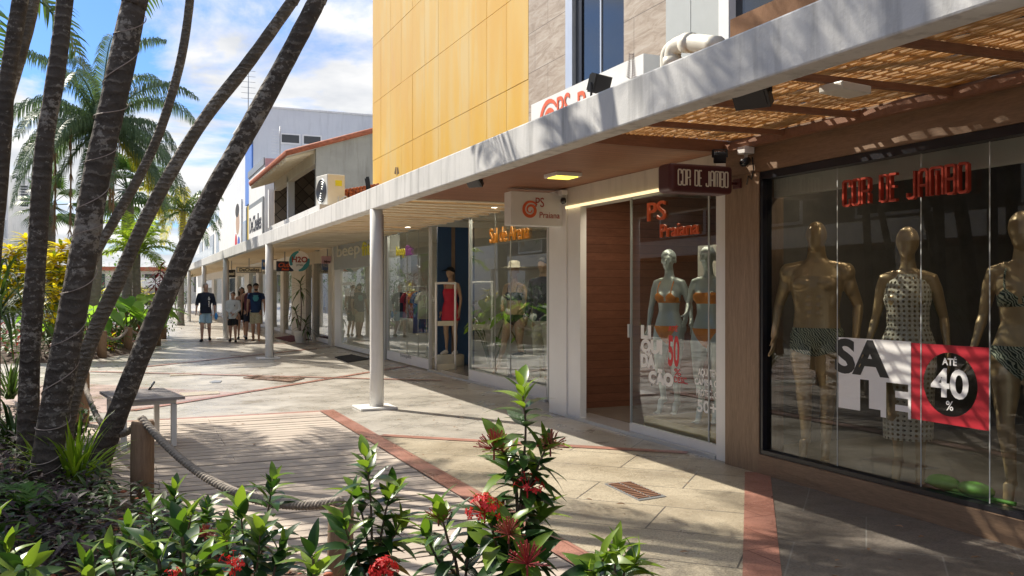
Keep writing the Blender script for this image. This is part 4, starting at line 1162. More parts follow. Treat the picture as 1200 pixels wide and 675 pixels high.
# ================================================================ SIGNS
def spiral(mb, c, r, X_axis, thick, depth, turns=1.9, mirror=1):
    # a spiral ribbon mark on a face whose in-plane axes are X_axis (right) and z
    rt, nrm = X_axis
    rt = Vector(rt); nrm = Vector(nrm); up = Vector((0, 0, 1)); n = 56
    vs = []; fs = []
    for i in range(n + 1):
        f = i / n; a = 0.6 + f * turns * 2 * PI
        rad = r * (1 - 0.82 * f); w = thick * (0.35 + 0.9 * math.sin(PI * min(1, f * 1.15 + 0.05)) * (1 - 0.55 * f))
        d = rt * math.cos(a) * mirror + up * math.sin(a)
        for s_ in (-1, 1):
            q = Vector(c) + d * (rad + s_ * w / 2)
            vs += [q, q + nrm * depth]
    for i in range(n):
        b = i * 4
        fs += [(b + 1, b + 3, b + 7, b + 5), (b, b + 1, b + 5, b + 4), (b + 2, b + 6, b + 7, b + 3)]
    mb.add(vs, fs); return mb

sg = thing('hanging_sign', 'white box sign with an orange spiral hanging from the timber soffit', 'sign', (4.55, 9.8, 2.3))
mb = MB(); mb.box(4.19, 4.87, 9.70, 9.90, 2.29, 2.69); bevel(mb.build('sign_box', M['white_paint'], sg), 0.004)
mb = MB(); spiral(mb, (4.44, 9.698, 2.475), 0.105, ((1, 0, 0), (0, -1, 0)), 0.036, 0.004); mb.build('emblem', M['orange_red'], sg)
text('lettering', 'PS', (4.50, 9.696, 2.515), 0.16, M['red_letter'], sg, '-y', 0.8, 0.0, 0.003, 'LEFT')
text('lettering', 'Praiana', (4.555, 9.696, 2.385), 0.105, M['red_letter'], sg, '-y', 0.9, 0.0, 0.003, 'LEFT')
sg = thing('hanging_sign', 'dark maroon rounded box sign with pale narrow lettering by the dark window', 'sign', (4.4, 6.3, 2.3))
mb = MB(); mb.box(4.06, 4.68, 6.14, 6.345, 2.315, 2.55); o = mb.build('sign_box', M['maroon'], sg); bevel(o, 0.035, 4)
stroke_text('COR DE JAMBO', lambda a, b, t_: Vector((4.13 + 0.49 * a, 6.138 - t_, 2.365 + 0.135 * b)), 0.49 / 0.135, 0.078, 0.004, M['letter_cream'], sg)
mb = MB(); mb.tube([(4.66, 6.24, 2.42), (4.80, 6.24, 2.42)], 0.014, 8); mb.box(4.785, 4.803, 6.19, 6.29, 2.38, 2.46); mb.build('bracket', M['maroon'], sg)

bs = thing('sign_board', 'long white board with orange spiral and letters half hidden by the canopy beam', 'sign', (4.9, 9, 3.2))
bY0, bY1 = yx(754, 4.9), yx(622.5, 4.9)
mb = MB(); mb.box(4.9, 5.12, bY0, bY1, 3.0, 3.95); mb.build('board', M['white_paint'], bs)
sy = yx(643, 4.9)
mb = MB(); spiral(mb, (4.898, sy, 3.64), 0.27, ((0, -1, 0), (-1, 0, 0)), 0.075, 0.006); mb.build('emblem', M['orange_red'], bs)
text('lettering', 'PS', (4.894, yx(652, 4.9), 3.55), 0.50, M['orange_red'], bs, '-x', 0.8, 0.0, 0.006, 'LEFT')
text('lettering', 'Praiana', (4.894, yx(676, 4.9), 3.46), 0.56, M['orange_red'], bs, '-x', 0.8, 0.0, 0.006, 'LEFT')
mb = MB(); mb.box(4.95, 5.0, bY0 - 0.03, bY0 - 0.002, 3.55, 3.68); mb.build('junction_box', M['grey_metal'], bs)

# distant hanging signs along the walk
def hang_sign(name, label, u0, u1, v0, v1, Y, mat, words, wm, size, it=0.0, rod=True, frame=None):
    a = on_y(u0, v0, Y); b = on_y(u1, v1, Y); c = (a + b) / 2
    s = thing(name, label, 'sign', (c.x, Y, b.z))
    mb = MB(); mb.box(a.x, b.x, Y, Y + 0.08, b.z, a.z); bevel(mb.build('board', M[frame or mat], s), 0.01)
    if frame:
        mb = MB(); mb.box(a.x + 0.03, b.x - 0.03, Y - 0.006, Y - 0.001, b.z + 0.03, a.z - 0.03); mb.build('face', M[mat], s)
    for (w, dz, k) in words:
        o = text('lettering', w, (c.x, Y - 0.012, b.z + dz * (a.z - b.z)), size * k * (a.z - b.z), M[wm], s, '-y', 1.0, 0.004, 0.003, shear=it)
        xs = [v.co.x for v in o.data.vertices]; ww = max(xs) - min(xs); lim = abs(b.x - a.x) * 0.86
        if ww > lim:
            for v in o.data.vertices: v.co.x *= lim / ww
    if rod:
        mb = MB(); mb.box(c.x - 0.015, c.x + 0.015, Y + 0.03, Y + 0.05, a.z, 2.70); mb.build('hanger', M['grey_metal'], s)
    return s
hang_sign('hanging_sign', 'pale oblong sign with a dark frame hanging over the walking group', 277, 307, 312.5, 320, 33.0, 'letter_cream', [('DeChelles', 0.26, 1)], 'navy_sign', 0.75, frame='grey_metal')
hang_sign('hanging_sign', 'navy sign with orange slanted lettering left of the round white sign', 324, 344, 306, 318, 27.2, 'navy_sign', [('Clube', 0.42, 1), ('Beach', 0.1, 0.5)], 'orange_red', 0.6, 0.3)
hang_sign('hanging_sign', 'blue and white sign above the far shop door', 307, 320, 304, 316, 30.5, 'blue_paint', [('MODA', 0.3, 1)], 'sticker_white', 0.6)
hang_sign('hanging_sign', 'small pink sign with dark mark beside the grey sign board', 377, 391, 300, 309, 24.9, 'pink_sign', [('bijoux', 0.15, 0.8)], 'maroon', 0.5)
hang_sign('hanging_sign', 'small dark square sign above the walking boy', 267, 276, 316, 325, 36.0, 'black_plastic', [('sol', 0.3, 1)], 'letter_cream', 0.6)
# round white sign
Yr = 25.6; c = on_y(351, 306, Yr); rx_ = abs(on_y(363, 306, Yr).x - c.x); rz_ = abs(on_y(351, 318, Yr).z - c.z)
s = thing('hanging_sign', 'round white sign with teal crescent and red lettering by the potted palm', 'sign', (c.x, Yr, c.z - rz_))
mb = MB(); n_ = 32; mb.prism([(c.x + rx_ * math.cos(2 * PI * i / n_), c.z + rz_ * math.sin(2 * PI * i / n_)) for i in range(n_)], lambda p, q, t_: (p, Yr + t_, q), 0, 0.08); mb.build('board', M['sticker_white'], s)
def crescent(sign):
    o_ = []; 
    for i in range(17):
        a = PI / 2 + sign * 0.1 + (i / 16) * PI * 0.62; o_.append((c.x + rx_ * math.cos(a), c.z + rz_ * math.sin(a)))
    for i in range(17):
        a = PI / 2 + sign * 0.1 + ((16 - i) / 16) * PI * 0.62; o_.append((c.x + rx_ * (0.55 + 0.2 * abs(i - 8) / 8) * math.cos(a), c.z + rz_ * (0.55 + 0.3 * abs(i - 8) / 8) * math.sin(a)))
    if sign < 0: o_ = [(2 * c.x - p, 2 * c.z - q) for p, q in o_]
    m_ = MB(); m_.prism(o_, lambda p, q, t_: (p, Yr - 0.002 - t_, q), 0, 0.004); return m_
crescent(1).build('crescent', M['teal_sign'], s); crescent(-1).build('crescent', M['teal_sign'], s)
text('lettering', 'H2O', (c.x, Yr - 0.012, c.z - 0.03), 0.22, M['red_letter'], s, '-y', 1.0, 0.006, 0.003)
text('lettering', 'praia', (c.x, Yr - 0.012, c.z - 0.13), 0.09, M['navy_sign'], s, '-y', 1.0, 0.0, 0.003)
mb = MB(); mb.box(c.x - 0.012, c.x + 0.012, Yr + 0.03, Yr + 0.05, c.z + rz_ - 0.002, 2.70); mb.build('hanger', M['grey_metal'], s)

# ================================================================ LAMPS, CAMERAS, EQUIPMENT
def panel_lamp(label, x, y, zt, lit):
    t_ = thing('ceiling_lamp', label, 'lamp', (x, y, zt))
    mb = MB(); mb.box(x - 0.15, x + 0.15, y - 0.15, y + 0.15, zt - 0.042, zt - 0.002); bevel(mb.build('housing', M['white_frame'], t_), 0.004)
    mb = MB(); mb.box(x - 0.12, x + 0.12, y - 0.12, y + 0.12, zt - 0.047, zt - 0.043); mb.build('diffuser', M['lamp_yellow'], t_)
panel_lamp('square ceiling lamp glowing yellow on the timber soffit', 4.22, 8.4, 2.74, True)
em = thing('emergency_lamp', 'white boxy lamp fixed under the bamboo screen', 'lamp', (3.84, 4.0, 2.66))
mb = MB(); mb.obox((3.84, 4.0, 2.672), (0.13, 0.02, 0.0), (-0.012, 0.08, 0), (0, 0, 0.024)); bevel(mb.build('housing', M['plastic_cream'], em), 0.008)
mb = MB(); mb.obox((3.79, 3.925, 2.672), (0.015, 0.0023, 0), (-0.0006, 0.004, 0), (0, 0, 0.006)); mb.build('switch', M['black_plastic'], em)

def floodlight(label, pos, w, h, facing, tilt, name='floodlight', mount=0.08, base_dir=(0, 0, 1)):
    # finned LED flood: housing, glass, bracket; facing is a yaw about z, tilt nods it down
    t_ = thing(name, label, 'floodlight', pos)
    rot = Matrix.Rotation(facing, 4, 'Z') @ Matrix.Rotation(tilt, 4, 'X')
    mb = MB(); mb.box(-w / 2, w / 2, -0.03, 0.03, -h / 2, h / 2)
    n_ = 6
    for k in range(n_): mb.box(-w / 2 + w * (k + 0.3) / n_, -w / 2 + w * (k + 0.55) / n_, 0.0301, 0.055, -h * 0.42, h * 0.42)
    mb.xform(rot); o = mb.build('housing', M['black_plastic'], t_, world_coords=False)
    mb = MB(); mb.box(-w * 0.42, w * 0.42, -0.034, -0.031, -h * 0.4, h * 0.4); mb.xform(rot); mb.build('glass', M['black_frame'], t_, world_coords=False)
    mb = MB(); B = Vector(base_dir) * (h / 2 + mount)
    for s_ in (-1, 1):
        p0 = rot @ Vector((s_ * (w / 2 + 0.006), 0, 0)); p1 = rot @ Vector((s_ * (w / 2 + 0.006), 0, 0)) * 1.0 + B
        mb.bar(p0, p1, 0.022, 0.005, up=(0, 1, 0.01))
    a = rot @ Vector((-(w / 2 + 0.008), 0, 0)) + B; b = rot @ Vector((w / 2 + 0.008, 0, 0)) + B
    mb.bar(a, b, 0.03, 0.006); mb.build('bracket', M['black_plastic'], t_, world_coords=False)
    return t_
floodlight('large black floodlight under the canopy beam near the bamboo screen', (3.13, 3.95, 2.575), 0.20, 0.15, R(-60), R(40), mount=0.07)
floodlight('small black floodlight under the timber soffit edge', tuple(at_depth(556, 213, 9.9)), 0.17, 0.12, R(-50), R(50), mount=0.10)
floodlight('black floodlight standing on the beam before the white board', tuple(at_depth(703, 99, 8.0)), 0.22, 0.17, R(20), R(18), mount=0.10, base_dir=(0, 0, -1))
floodlight('black floodlight on the beam beside the white air conditioner', tuple(at_depth(432, 218, 17.2)), 0.17, 0.34, R(75), R(-8), mount=0.06, base_dir=(0, 0, -1))
# two black floods with a camera above the maroon sign
floodlight('black floodlight above the maroon sign', (4.60, 6.22, 2.63), 0.10, 0.08, R(-30), R(30), mount=0.025)
def dome_cam(label, pos, d):
    t_ = thing('security_camera', label, 'camera', pos); p = Vector(pos); d = Vector(d).normalized()
    mb = MB(); mb.box(p.x - 0.05, p.x + 0.05, p.y - 0.05, p.y + 0.05, p.z + 0.06, p.z + 0.12); bevel(mb.build('mount', M['white_frame'], t_), 0.006)
    mb = MB(); mb.tube([p + Vector((0, 0, 0.07)), p, p + d * 0.02], 0.015, 8); mb.build('arm', M['white_frame'], t_)
    mb = MB(); mb.tube([p - d * 0.03, p + d * 0.08], 0.034, 14); mb.build('body', M['black_plastic'], t_)
    mb = MB(); mb.tube([p + d * 0.081, p + d * 0.086], 0.024, 14); mb.build('lens', M['window_dark'], t_)
dome_cam('black security camera on a white mount beside the white box sign', (4.84, 9.62, 2.60), (-0.5, -1, -0.3))
dome_cam('security camera on the timber pillar above the maroon sign', (4.745, 6.06, 2.585), (-0.8, -0.6, -0.3))
wc = MB(); wc.tube([(4.80, 6.05, 2.62), (4.80, 6.03, 2.52), (4.80, 6.06, 2.44), (4.80, 6.10, 2.47), (4.80, 6.12, 2.40)], 0.006, 6)
tag(wc.build('loose_cable', M['black_plastic']), 'black loose cable dangling on the timber pillar', 'cable')

# roof-top PVC pipe elbow
pp = thing('drain_pipe', 'cream plastic pipe bend over the canopy beside pale panels', 'pipe', tuple(on_x(790, 75, 4.3)))
q = lambda u, v, X=4.3: on_x(u, v, X)
pts = resample([q(788, 110), q(788, 72), q(790, 58), q(798, 51.5), q(812, 50), q(842, 53)], 16)
mb = MB(); mb.tube(pts, 0.072, 14); mb.build('pipe', M['pvc'], pp)
mb = MB(); mb.tube([q(788, 78), q(788, 68)], 0.083, 14); mb.build('collar', M['pvc'], pp)
mb = MB(); mb.tube([q(803, 50.6), q(811, 50.0)], 0.083, 14); mb.build('collar', M['pvc'], pp)
pp2 = thing('drain_pipe', 'thin cream pipe rising behind the thick pipe bend', 'pipe', tuple(on_x(781, 75, 4.5)))
mb = MB(); mb.tube(resample([q(781, 110, 4.5), q(780, 74, 4.5), q(782, 60, 4.5), q(792, 52, 4.5), q(820, 50, 4.5)], 12), 0.05, 10); mb.build('pipe', M['pvc'], pp2)

# air conditioner condenser on the canopy roof
ap = at_depth(390, 243, 19.0)
ac = thing('air_conditioner', 'white outdoor air conditioner with a round fan grille behind the beam', 'air conditioner', tuple(ap))
rotA = Matrix.Rotation(R(12), 4, 'Z')
mb = MB(); mb.box(-0.20, 0.20, -0.17, 0.42, 0.0, 0.68); mb.xform(rotA); bevel(mb.build('casing', M['plastic_cream'], ac, world_coords=False), 0.015)
mb = MB()
for k in range(5): mb.tube([(-0.204, 0.13 + 0.06 * (k + 1) * math.cos(2 * PI * i / 24) * 0.85, 0.34 + 0.06 * (k + 1) * math.sin(2 * PI * i / 24) * 0.85) for i in range(25)], 0.006, 4, caps=False)
mb.xform(rotA); mb.build('fan_grille', M['grey_metal'], ac, world_coords=False)
mb = MB(); mb.add([(-0.202, 0.13 + 0.25 * math.cos(2 * PI * i / 24), 0.34 + 0.25 * math.sin(2 * PI * i / 24)) for i in range(24)], [tuple(range(24))]); mb.xform(rotA); mb.build('fan', M['black_plastic'], ac, world_coords=False)
mb = MB(); mb.box(-0.02, 0.13, -0.175, -0.171, 0.44, 0.56); mb.xform(rotA); mb.build('label_plate', M['letter_yellow'], ac, world_coords=False)
mb = MB(); mb.box(0.05, 0.14, -0.20, -0.171, 0.08, 0.22); mb.xform(rotA); mb.build('valve_cover', M['plastic_cream'], ac, world_coords=False)
mb = MB(); mb.tube(resample([(0.1, -0.18, 0.15), (0.16, -0.3, 0.22), (0.24, -0.24, 0.10), (0.32, -0.05, -0.05)], 10), 0.015, 6); mb.xform(rotA); mb.build('hose', M['white_paint'], ac, world_coords=False)
sl = MB(); sl.box(ap.x - 0.4, ap.x + 1.6, ap.y - 0.6, ap.y + 6.2, 2.965, ap.z - 0.002); tag(sl.build('roof_curb', M['white_wall']), 'low white masonry block carrying the air conditioner', 'block')
tp = at_depth(417, 226, 19.5)
mb = MB(); rng = random.Random(6)
for i in range(10):
    for j in range(3):
        x = tp.x - 0.25 + i * 0.075; mb.tube([(x, tp.y - 0.25 + rng.uniform(-0.02, 0.02), tp.z - 0.10 + i * 0.016 + j * 0.06), (x + 0.01, tp.y + 0.25, tp.z - 0.10 + i * 0.016 + j * 0.06)], 0.04, 6)
tag(mb.build('tile_coping', M['terracotta']), 'short run of stacked terracotta tiles behind the air conditioner', 'tiles')
mb = MB(); mb.box(tp.x - 0.3, tp.x + 1.2, tp.y - 0.3, tp.y + 0.35, 2.965, tp.z - 0.14)
tag(mb.build('tile_parapet', M['grey_render']), 'grey parapet under the short run of terracotta tiles', 'parapet')

# little weeds growing on the beam
def weed(label, u, v0, v1, zc, w):
    a = at_depth(u, v0, zc); b = at_depth(u, v1, zc)
    t_ = thing('weed', label, 'plant', tuple(a)); mb = MB(); mb.tube(resample([a, a.lerp(b, 0.5) + Vector((0.01, 0, 0)), b], 6), [0.006, 0.005, 0.004, 0.004, 0.003, 0.002], 5); mb.build('stem', M['hair_grey'], t_)
    mb = MB(); n_ = 11
    for k in range(n_):
        p = a.lerp(b, 0.15 + 0.85 * k / n_); L = w * (1 - 0.5 * k / n_)
        for s_ in (-1, 1):
            e = p + Vector((CT * s_ * L, -ST * s_ * L, L * 0.55)); mid = p.lerp(e, 0.5); n2 = Vector((0, 0, 0.008))
            mb.add([p, mid + n2, e, mid - n2], [(0, 1, 2, 3)])
    mb.build('leaves', M['hair_grey'], t_, recalc=False)
weed('dry spiky weed growing on the beam by the white board', 740, 98, 62, 7.6, 0.05)
weed('small dry weed at the foot of the yellow panels', 465, 206, 196, 15.2, 0.05)

# ================================================================ FLOOR COVERS AND MATS
def plate(name, label, cat, pts, z, mat, h=0.006):
    P = [on_ground(u, v) for u, v in pts]
    mb = MB(); mb.prism([(p.x, p.y) for p in P], lambda a, b, t_: (a, b, t_), 0.001, z + h)
    return tag(mb.build(name, mat), label, cat)
dg = thing('drain_grate', 'rusty metal drain grate set in the yellow granite', 'drain grate', tuple(on_ground(744, 577)))
P = [on_ground(u, v) for u, v in ((708, 568), (739, 565), (781, 583), (749, 588))]
mb = MB(); mb.prism([(p.x, p.y) for p in P], lambda a, b, t_: (a, b, t_), 0.005, 0.009); mb.build('frame', M['grey_metal'], dg)
mb = MB()
for k in range(11):
    f0, f1 = (k + 0.12) / 11, (k + 0.6) / 11
    def bl(s_, t_): return P[0].lerp(P[1], s_).lerp(P[3].lerp(P[2], s_), t_)
    for (sa, sb_) in ((0.08, 0.47), (0.53, 0.92)):
        quad = [bl(sa, f0 * 0.9 + 0.05), bl(sb_, f0 * 0.9 + 0.05), bl(sb_, f1 * 0.9 + 0.05), bl(sa, f1 * 0.9 + 0.05)]
        mb.prism([(p.x, p.y) for p in quad], lambda a, b, t_: (a, b, t_), 0.0091, 0.014)
mb.build('slots', M['rib_wood'], dg)
mb = None
def mat_wet():
    t = NT('wet_cover'); n = t.noise(t.coords(), 5, 5); t.color(t.ramp(n, [(0.35, (0.09, 0.05, 0.035)), (0.65, (0.30, 0.20, 0.15))])); t.rough(t.ramp(n, [(0.4, (0.06,) * 3), (0.6, (0.4,) * 3)])); M['wet_cover'] = t.m
mat_wet()
plate('floor_cover', 'wet brown inspection cover shining where the red paving lines cross', 'inspection cover', ((285, 443.5), (300, 440.5), (357, 444), (341, 448.5)), 0.014, M['wet_cover'])
plate('floor_cover', 'yellowish oblong cover in the grey paving behind the leaning trunk', 'inspection cover', ((199, 438), (235, 436.5), (236, 439.5), (199, 441)), 0.006, M['pave_yellow'])
plate('floor_cover', 'yellowish oblong cover in the paving near the bench', 'inspection cover', ((210, 461), (255, 458.5), (258, 462), (216, 465)), 0.006, M['pave_yellow'])
plate('floor_cover', 'small dark oval cover between the two yellowish ones', 'inspection cover', ((245, 448), (252, 446.5), (260, 446.8), (258, 448.8), (248, 449.2)), 0.006, M['grey_metal'])
plate('door_mat', 'dark mat on the walk before the grey sign board shop', 'door mat', ((392, 419), (412, 416), (434, 421), (408, 425)), 0.012, M['cloth_black'])
plate('door_mat', 'dark mat in front of the boutique by the potted palm', 'door mat', ((322, 396), (345, 393), (366, 397.5), (340, 401)), 0.012, M['cloth_maroon'])

# ================================================================ BENCH on the deck
bn = thing('bench', 'small bench with white metal legs and grey board top on the deck edge', 'bench', (0.2, 9.5, 0))
def bl_(fx, fy, z): return Vector((0.0 + 0.44 * fx - 0.17 * 0.76 * fy, 9.1 + 0.08 * fx + 0.985 * 0.76 * fy, z))
for fx in (0, 1):
    for fy in (0, 1):
        mb = MB(); a = bl_(fx, fy, 0.02); b = bl_(fx, fy, 0.43); mb.bar(a, b, 0.05, 0.05, up=(0.17, -0.985, 0)); bevel(mb.build('leg', M['white_paint'], bn), 0.006)
mb = MB()
for a, b in (((0, 0), (1, 0)), ((1, 0), (1, 1)), ((1, 1), (0, 1)), ((0, 1), (0, 0))): mb.bar(bl_(*a, 0.452), bl_(*b, 0.452), 0.05, 0.042)
mb.build('frame', M['white_paint'], bn)
mb = MB()
for k in range(5):
    f0, f1 = -0.14 + k * 0.256, -0.14 + k * 0.256 + 0.235
    mb.obox(bl_(0.5, (f0 + f1) / 2, 0.487), (0.30, 0.055, 0.0), (-0.17 * 0.76 * (f1 - f0) / 2, 0.985 * 0.76 * (f1 - f0) / 2, 0), (0, 0, 0.013))
mb.build('seat_boards', M['bench_wood'], bn)
mb = MB(); mb.tube([bl_(0.8, 0.9, 0.503), bl_(1.0, 1.15, 0.56)], 0.012, 6); tag(mb.build('stray_stick', M['black_plastic']), 'small black stick lying on the bench top', 'stick')

# ================================================================ ROPE FENCE with timber posts
def post(label, x, y, h, r=0.078, group='timber posts of the rope fence', rz_=0.0):
    t_ = MB(); t_.tube([(x, y, 0.0), (x, y, h * 0.5), (x + 0.004, y, h - 0.02), (x + 0.004, y, h)], [r, r * 1.02, r, r * 0.93], 14)
    return tag(t_.build('fence_post', M['post_wood']), label, 'post', group)
RP = [(-0.43, 11.1, 0.60), (0.12, 6.87, 0.585), (1.02, 4.57, 0.40)]
post('grey brown timber post behind the trunks at the deck corner', *RP[0])
post('stout timber post standing clear in front of the bench', *RP[1])
post('timber post half hidden by the red flowered shrub at the deck edge', *RP[2], r=0.066)
def rope(label, a, b, sag, r=0.026, over=0.0):
    a, b = Vector(a), Vector(b); n_ = 26
    ctr = []
    for i in range(n_ + 1):
        f = i / n_; p = a.lerp(b, f); p.z -= sag * 4 * f * (1 - f); ctr.append(p)
    P_ = resample(ctr, 150); mb = MB()
    for s_ in range(3):
        pts = []
        for i, p in enumerate(P_):
            d = (P_[min(i + 1, len(P_) - 1)] - P_[max(i - 1, 0)]).normalized()
            nx = d.cross(Vector((0, 0, 1))).normalized(); ny = nx.cross(d)
            L = i * (a - b).length / 150
            an_ = L / 0.10 * 2 * PI + s_ * 2 * PI / 3
            pts.append(p + nx * math.cos(an_) * r * 0.56 + ny * math.sin(an_) * r * 0.56)
        mb.tube(pts, r * 0.62, 6)
    return tag(mb.build('rope', M['rope']), label, 'rope', 'ropes slung between the timber posts')
rope('thick rope slung from the clear standing post to the post behind the trunks', (RP[0][0], RP[0][1], 0.58), (RP[1][0], RP[1][1], 0.60), 0.33)
rope('thick rope sagging across the deck between the stout post and the flowered shrub', (RP[1][0], RP[1][1], 0.60), (RP[2][0], RP[2][1], 0.425), 0.21)
FP = [(-0.45, 22.25), (0.1, 24.2), (0.85, 26.75), (1.15, 30.5)]
fps = []
for (x, y), lab in zip(FP, ('far timber post at the near corner of the lush bed', 'far timber post among the large green leaves', 'far timber post alone at the right of the lush bed', 'farthest timber post beside the street bed')):
    post(lab, x, y, 0.62, 0.10)
for a, b, lab in ((0, 1, 'far rope between the two left posts of the lush bed'), (1, 2, 'far rope in front of the big green leaves')):
    rope(lab, (*FP[a], 0.60), (*FP[b], 0.60), 0.22, 0.03)
# ================================================================ VEGETATION
mat_leaf('leaf_ixora', (0.012, 0.042, 0.010), (0.040, 0.100, 0.020), 0.34, 0.22, tip=(0.085, 0.14, 0.03))
mat_leaf('leaf_ixora_young', (0.07, 0.15, 0.018), (0.19, 0.29, 0.035), 0.34, 0.38)
mat_leaf('leaf_palm', (0.030, 0.070, 0.020), (0.085, 0.155, 0.040), 0.42, 0.32)
mat_leaf('leaf_palm_grey', (0.050, 0.095, 0.055), (0.130, 0.200, 0.115), 0.5, 0.25)
mat_leaf('leaf_old', (0.22, 0.17, 0.03), (0.40, 0.26, 0.07), 0.6, 0.25)
mat_leaf('leaf_palm_lime', (0.12, 0.22, 0.02), (0.30, 0.40, 0.04), 0.45, 0.45)
mat_leaf('leaf_palm_yellow', (0.20, 0.22, 0.02), (0.42, 0.36, 0.03), 0.45, 0.45)
mat_leaf('leaf_dead', (0.16, 0.09, 0.05), (0.32, 0.21, 0.13), 0.8, 0.15)
mat_leaf('leaf_croton', (0.46, 0.44, 0.02), (0.74, 0.62, 0.03), 0.4, 0.4)
mat_leaf('leaf_croton_green', (0.04, 0.09, 0.015), (0.14, 0.20, 0.02), 0.35, 0.3)
mat_leaf('leaf_alocasia', (0.11, 0.25, 0.035), (0.26, 0.46, 0.07), 0.38, 0.5)
mat_leaf('leaf_cordyline', (0.09, 0.012, 0.02), (0.30, 0.035, 0.05), 0.4, 0.35)
mat_leaf('leaf_purple', (0.020, 0.012, 0.016), (0.055, 0.034, 0.040), 0.62, 0.15, tip=(0.06, 0.075, 0.03))
mat_leaf('leaf_strap', (0.10, 0.20, 0.015), (0.28, 0.42, 0.04), 0.35, 0.45)
mat_leaf('leaf_fern', (0.035, 0.10, 0.02), (0.09, 0.20, 0.04), 0.5, 0.35)
mat_leaf('leaf_under', (0.02, 0.05, 0.014), (0.07, 0.13, 0.03), 0.5, 0.25)
mat_leaf('petal_red', (0.42, 0.010, 0.018), (0.64, 0.035, 0.035), 0.5, 0.25)
mat_leaf('bud_red', (0.24, 0.022, 0.03), (0.44, 0.07, 0.07), 0.5, 0.2)
mat_leaf('bud_brown', (0.26, 0.05, 0.035), (0.45, 0.13, 0.09), 0.6, 0.2)
mat_plain('stem_green', (0.10, 0.13, 0.045), 0.6, 0.3, 20)
mat_plain('stem_brown', (0.13, 0.085, 0.055), 0.7, 0.3, 20)
def mat_trunk(name, dark, mid, pale, lichen=0.55, ring=7.0, ringk=0.3):
    t = NT(name); v = t.coords()
    n = t.noise(v, 9, 7, 0.7)
    col = t.ramp(n, [(0.3, dark), (0.68, mid)])
    big = t.noise(v, 1.6, 4)
    col = t.mix(t.math('MULTIPLY', t.ramp(big, [(0.4, (0, 0, 0)), (0.65, (1, 1, 1))]), 0.45), col, sc3(mid, 1.25))
    wv = t.coords((1, 1, 1)); w = t.new('ShaderNodeTexWave'); w.bands_direction = 'Z'; w.inputs['Scale'].default_value = ring; w.inputs['Distortion'].default_value = 5.5
    w.inputs['Detail'].default_value = 4; w.inputs['Detail Scale'].default_value = 1.4; w.inputs['Detail Roughness'].default_value = 0.7; t.l.new(wv, w.inputs['Vector'])
    brk = t.ramp(t.noise(v, 5, 3), [(0.45, (0, 0, 0)), (0.6, (1, 1, 1))])
    rk = t.math('MULTIPLY', t.math('MULTIPLY', t.ramp(w.outputs['Fac'], [(0.80, (0, 0, 0)), (0.97, (1, 1, 1))]), brk), ringk)
    col = t.mix(rk, col, sc3(pale, 0.8))
    l = t.noise(t.coords((1, 1, 1.3)), 24, 6, 0.65, 0.2); l2 = t.noise(v, 3.0, 4)
    f_ = t.math('ADD', t.math('MULTIPLY', l, 0.55), t.math('MULTIPLY', l2, 0.45))
    k = t.math('MULTIPLY', t.ramp(f_, [(1 - lichen, (0, 0, 0)), (1 - lichen + 0.035, (1, 1, 1))]), 0.75)
    col = t.mix(k, col, t.ramp(t.noise(v, 60, 2), [(0.3, sc3(pale, 0.7)), (0.7, pale)]))
    t.color(col); t.rough(0.92)
    t.bump(t.math('ADD', t.math('MULTIPLY', n, 0.9), t.math('MULTIPLY', w.outputs['Fac'], 0.4)), 0.8, 0.025); M[name] = t.m
mat_trunk('trunk_dark', (0.030, 0.024, 0.020), (0.085, 0.070, 0.058), (0.34, 0.31, 0.27), 0.462, 4.0, 0.35)
mat_trunk('trunk_mid', (0.055, 0.045, 0.035), (0.16, 0.135, 0.105), (0.34, 0.31, 0.27), 0.455, 7.0, 0.6)
mat_trunk('trunk_far', (0.14, 0.12, 0.10), (0.26, 0.235, 0.20), (0.40, 0.38, 0.34), 0.40, 3.0, 0.4)

def leaf_blade(mb, base, d, nrm, L, W, droop=0.25, fold=0.25, rng=random, shape=0.45, n=5):
    # a pointed leaf: base point, direction, face normal
    d = Vector(d).normalized(); nrm = Vector(nrm); nrm = (nrm - d * nrm.dot(d)).normalized(); sd = d.cross(nrm)
    vs = []; fs = []
    for i in range(n + 1):
        f = i / n
        w = W * 0.5 * (math.sin(PI * f ** (0.75 if shape < 0.5 else 1.1)) ** 0.8 if 0 < f < 1 else 0.02)
        c = Vector(base) + d * (L * f) - nrm * (droop * L * f * f)
        lift = nrm * (w * fold)
        vs += [c + sd * w + lift, c, c - sd * w + lift]
    for i in range(n):
        a = i * 3
        fs += [(a, a + 3, a + 4, a + 1), (a + 1, a + 4, a + 5, a + 2)]
    mb.add(vs, fs, True)

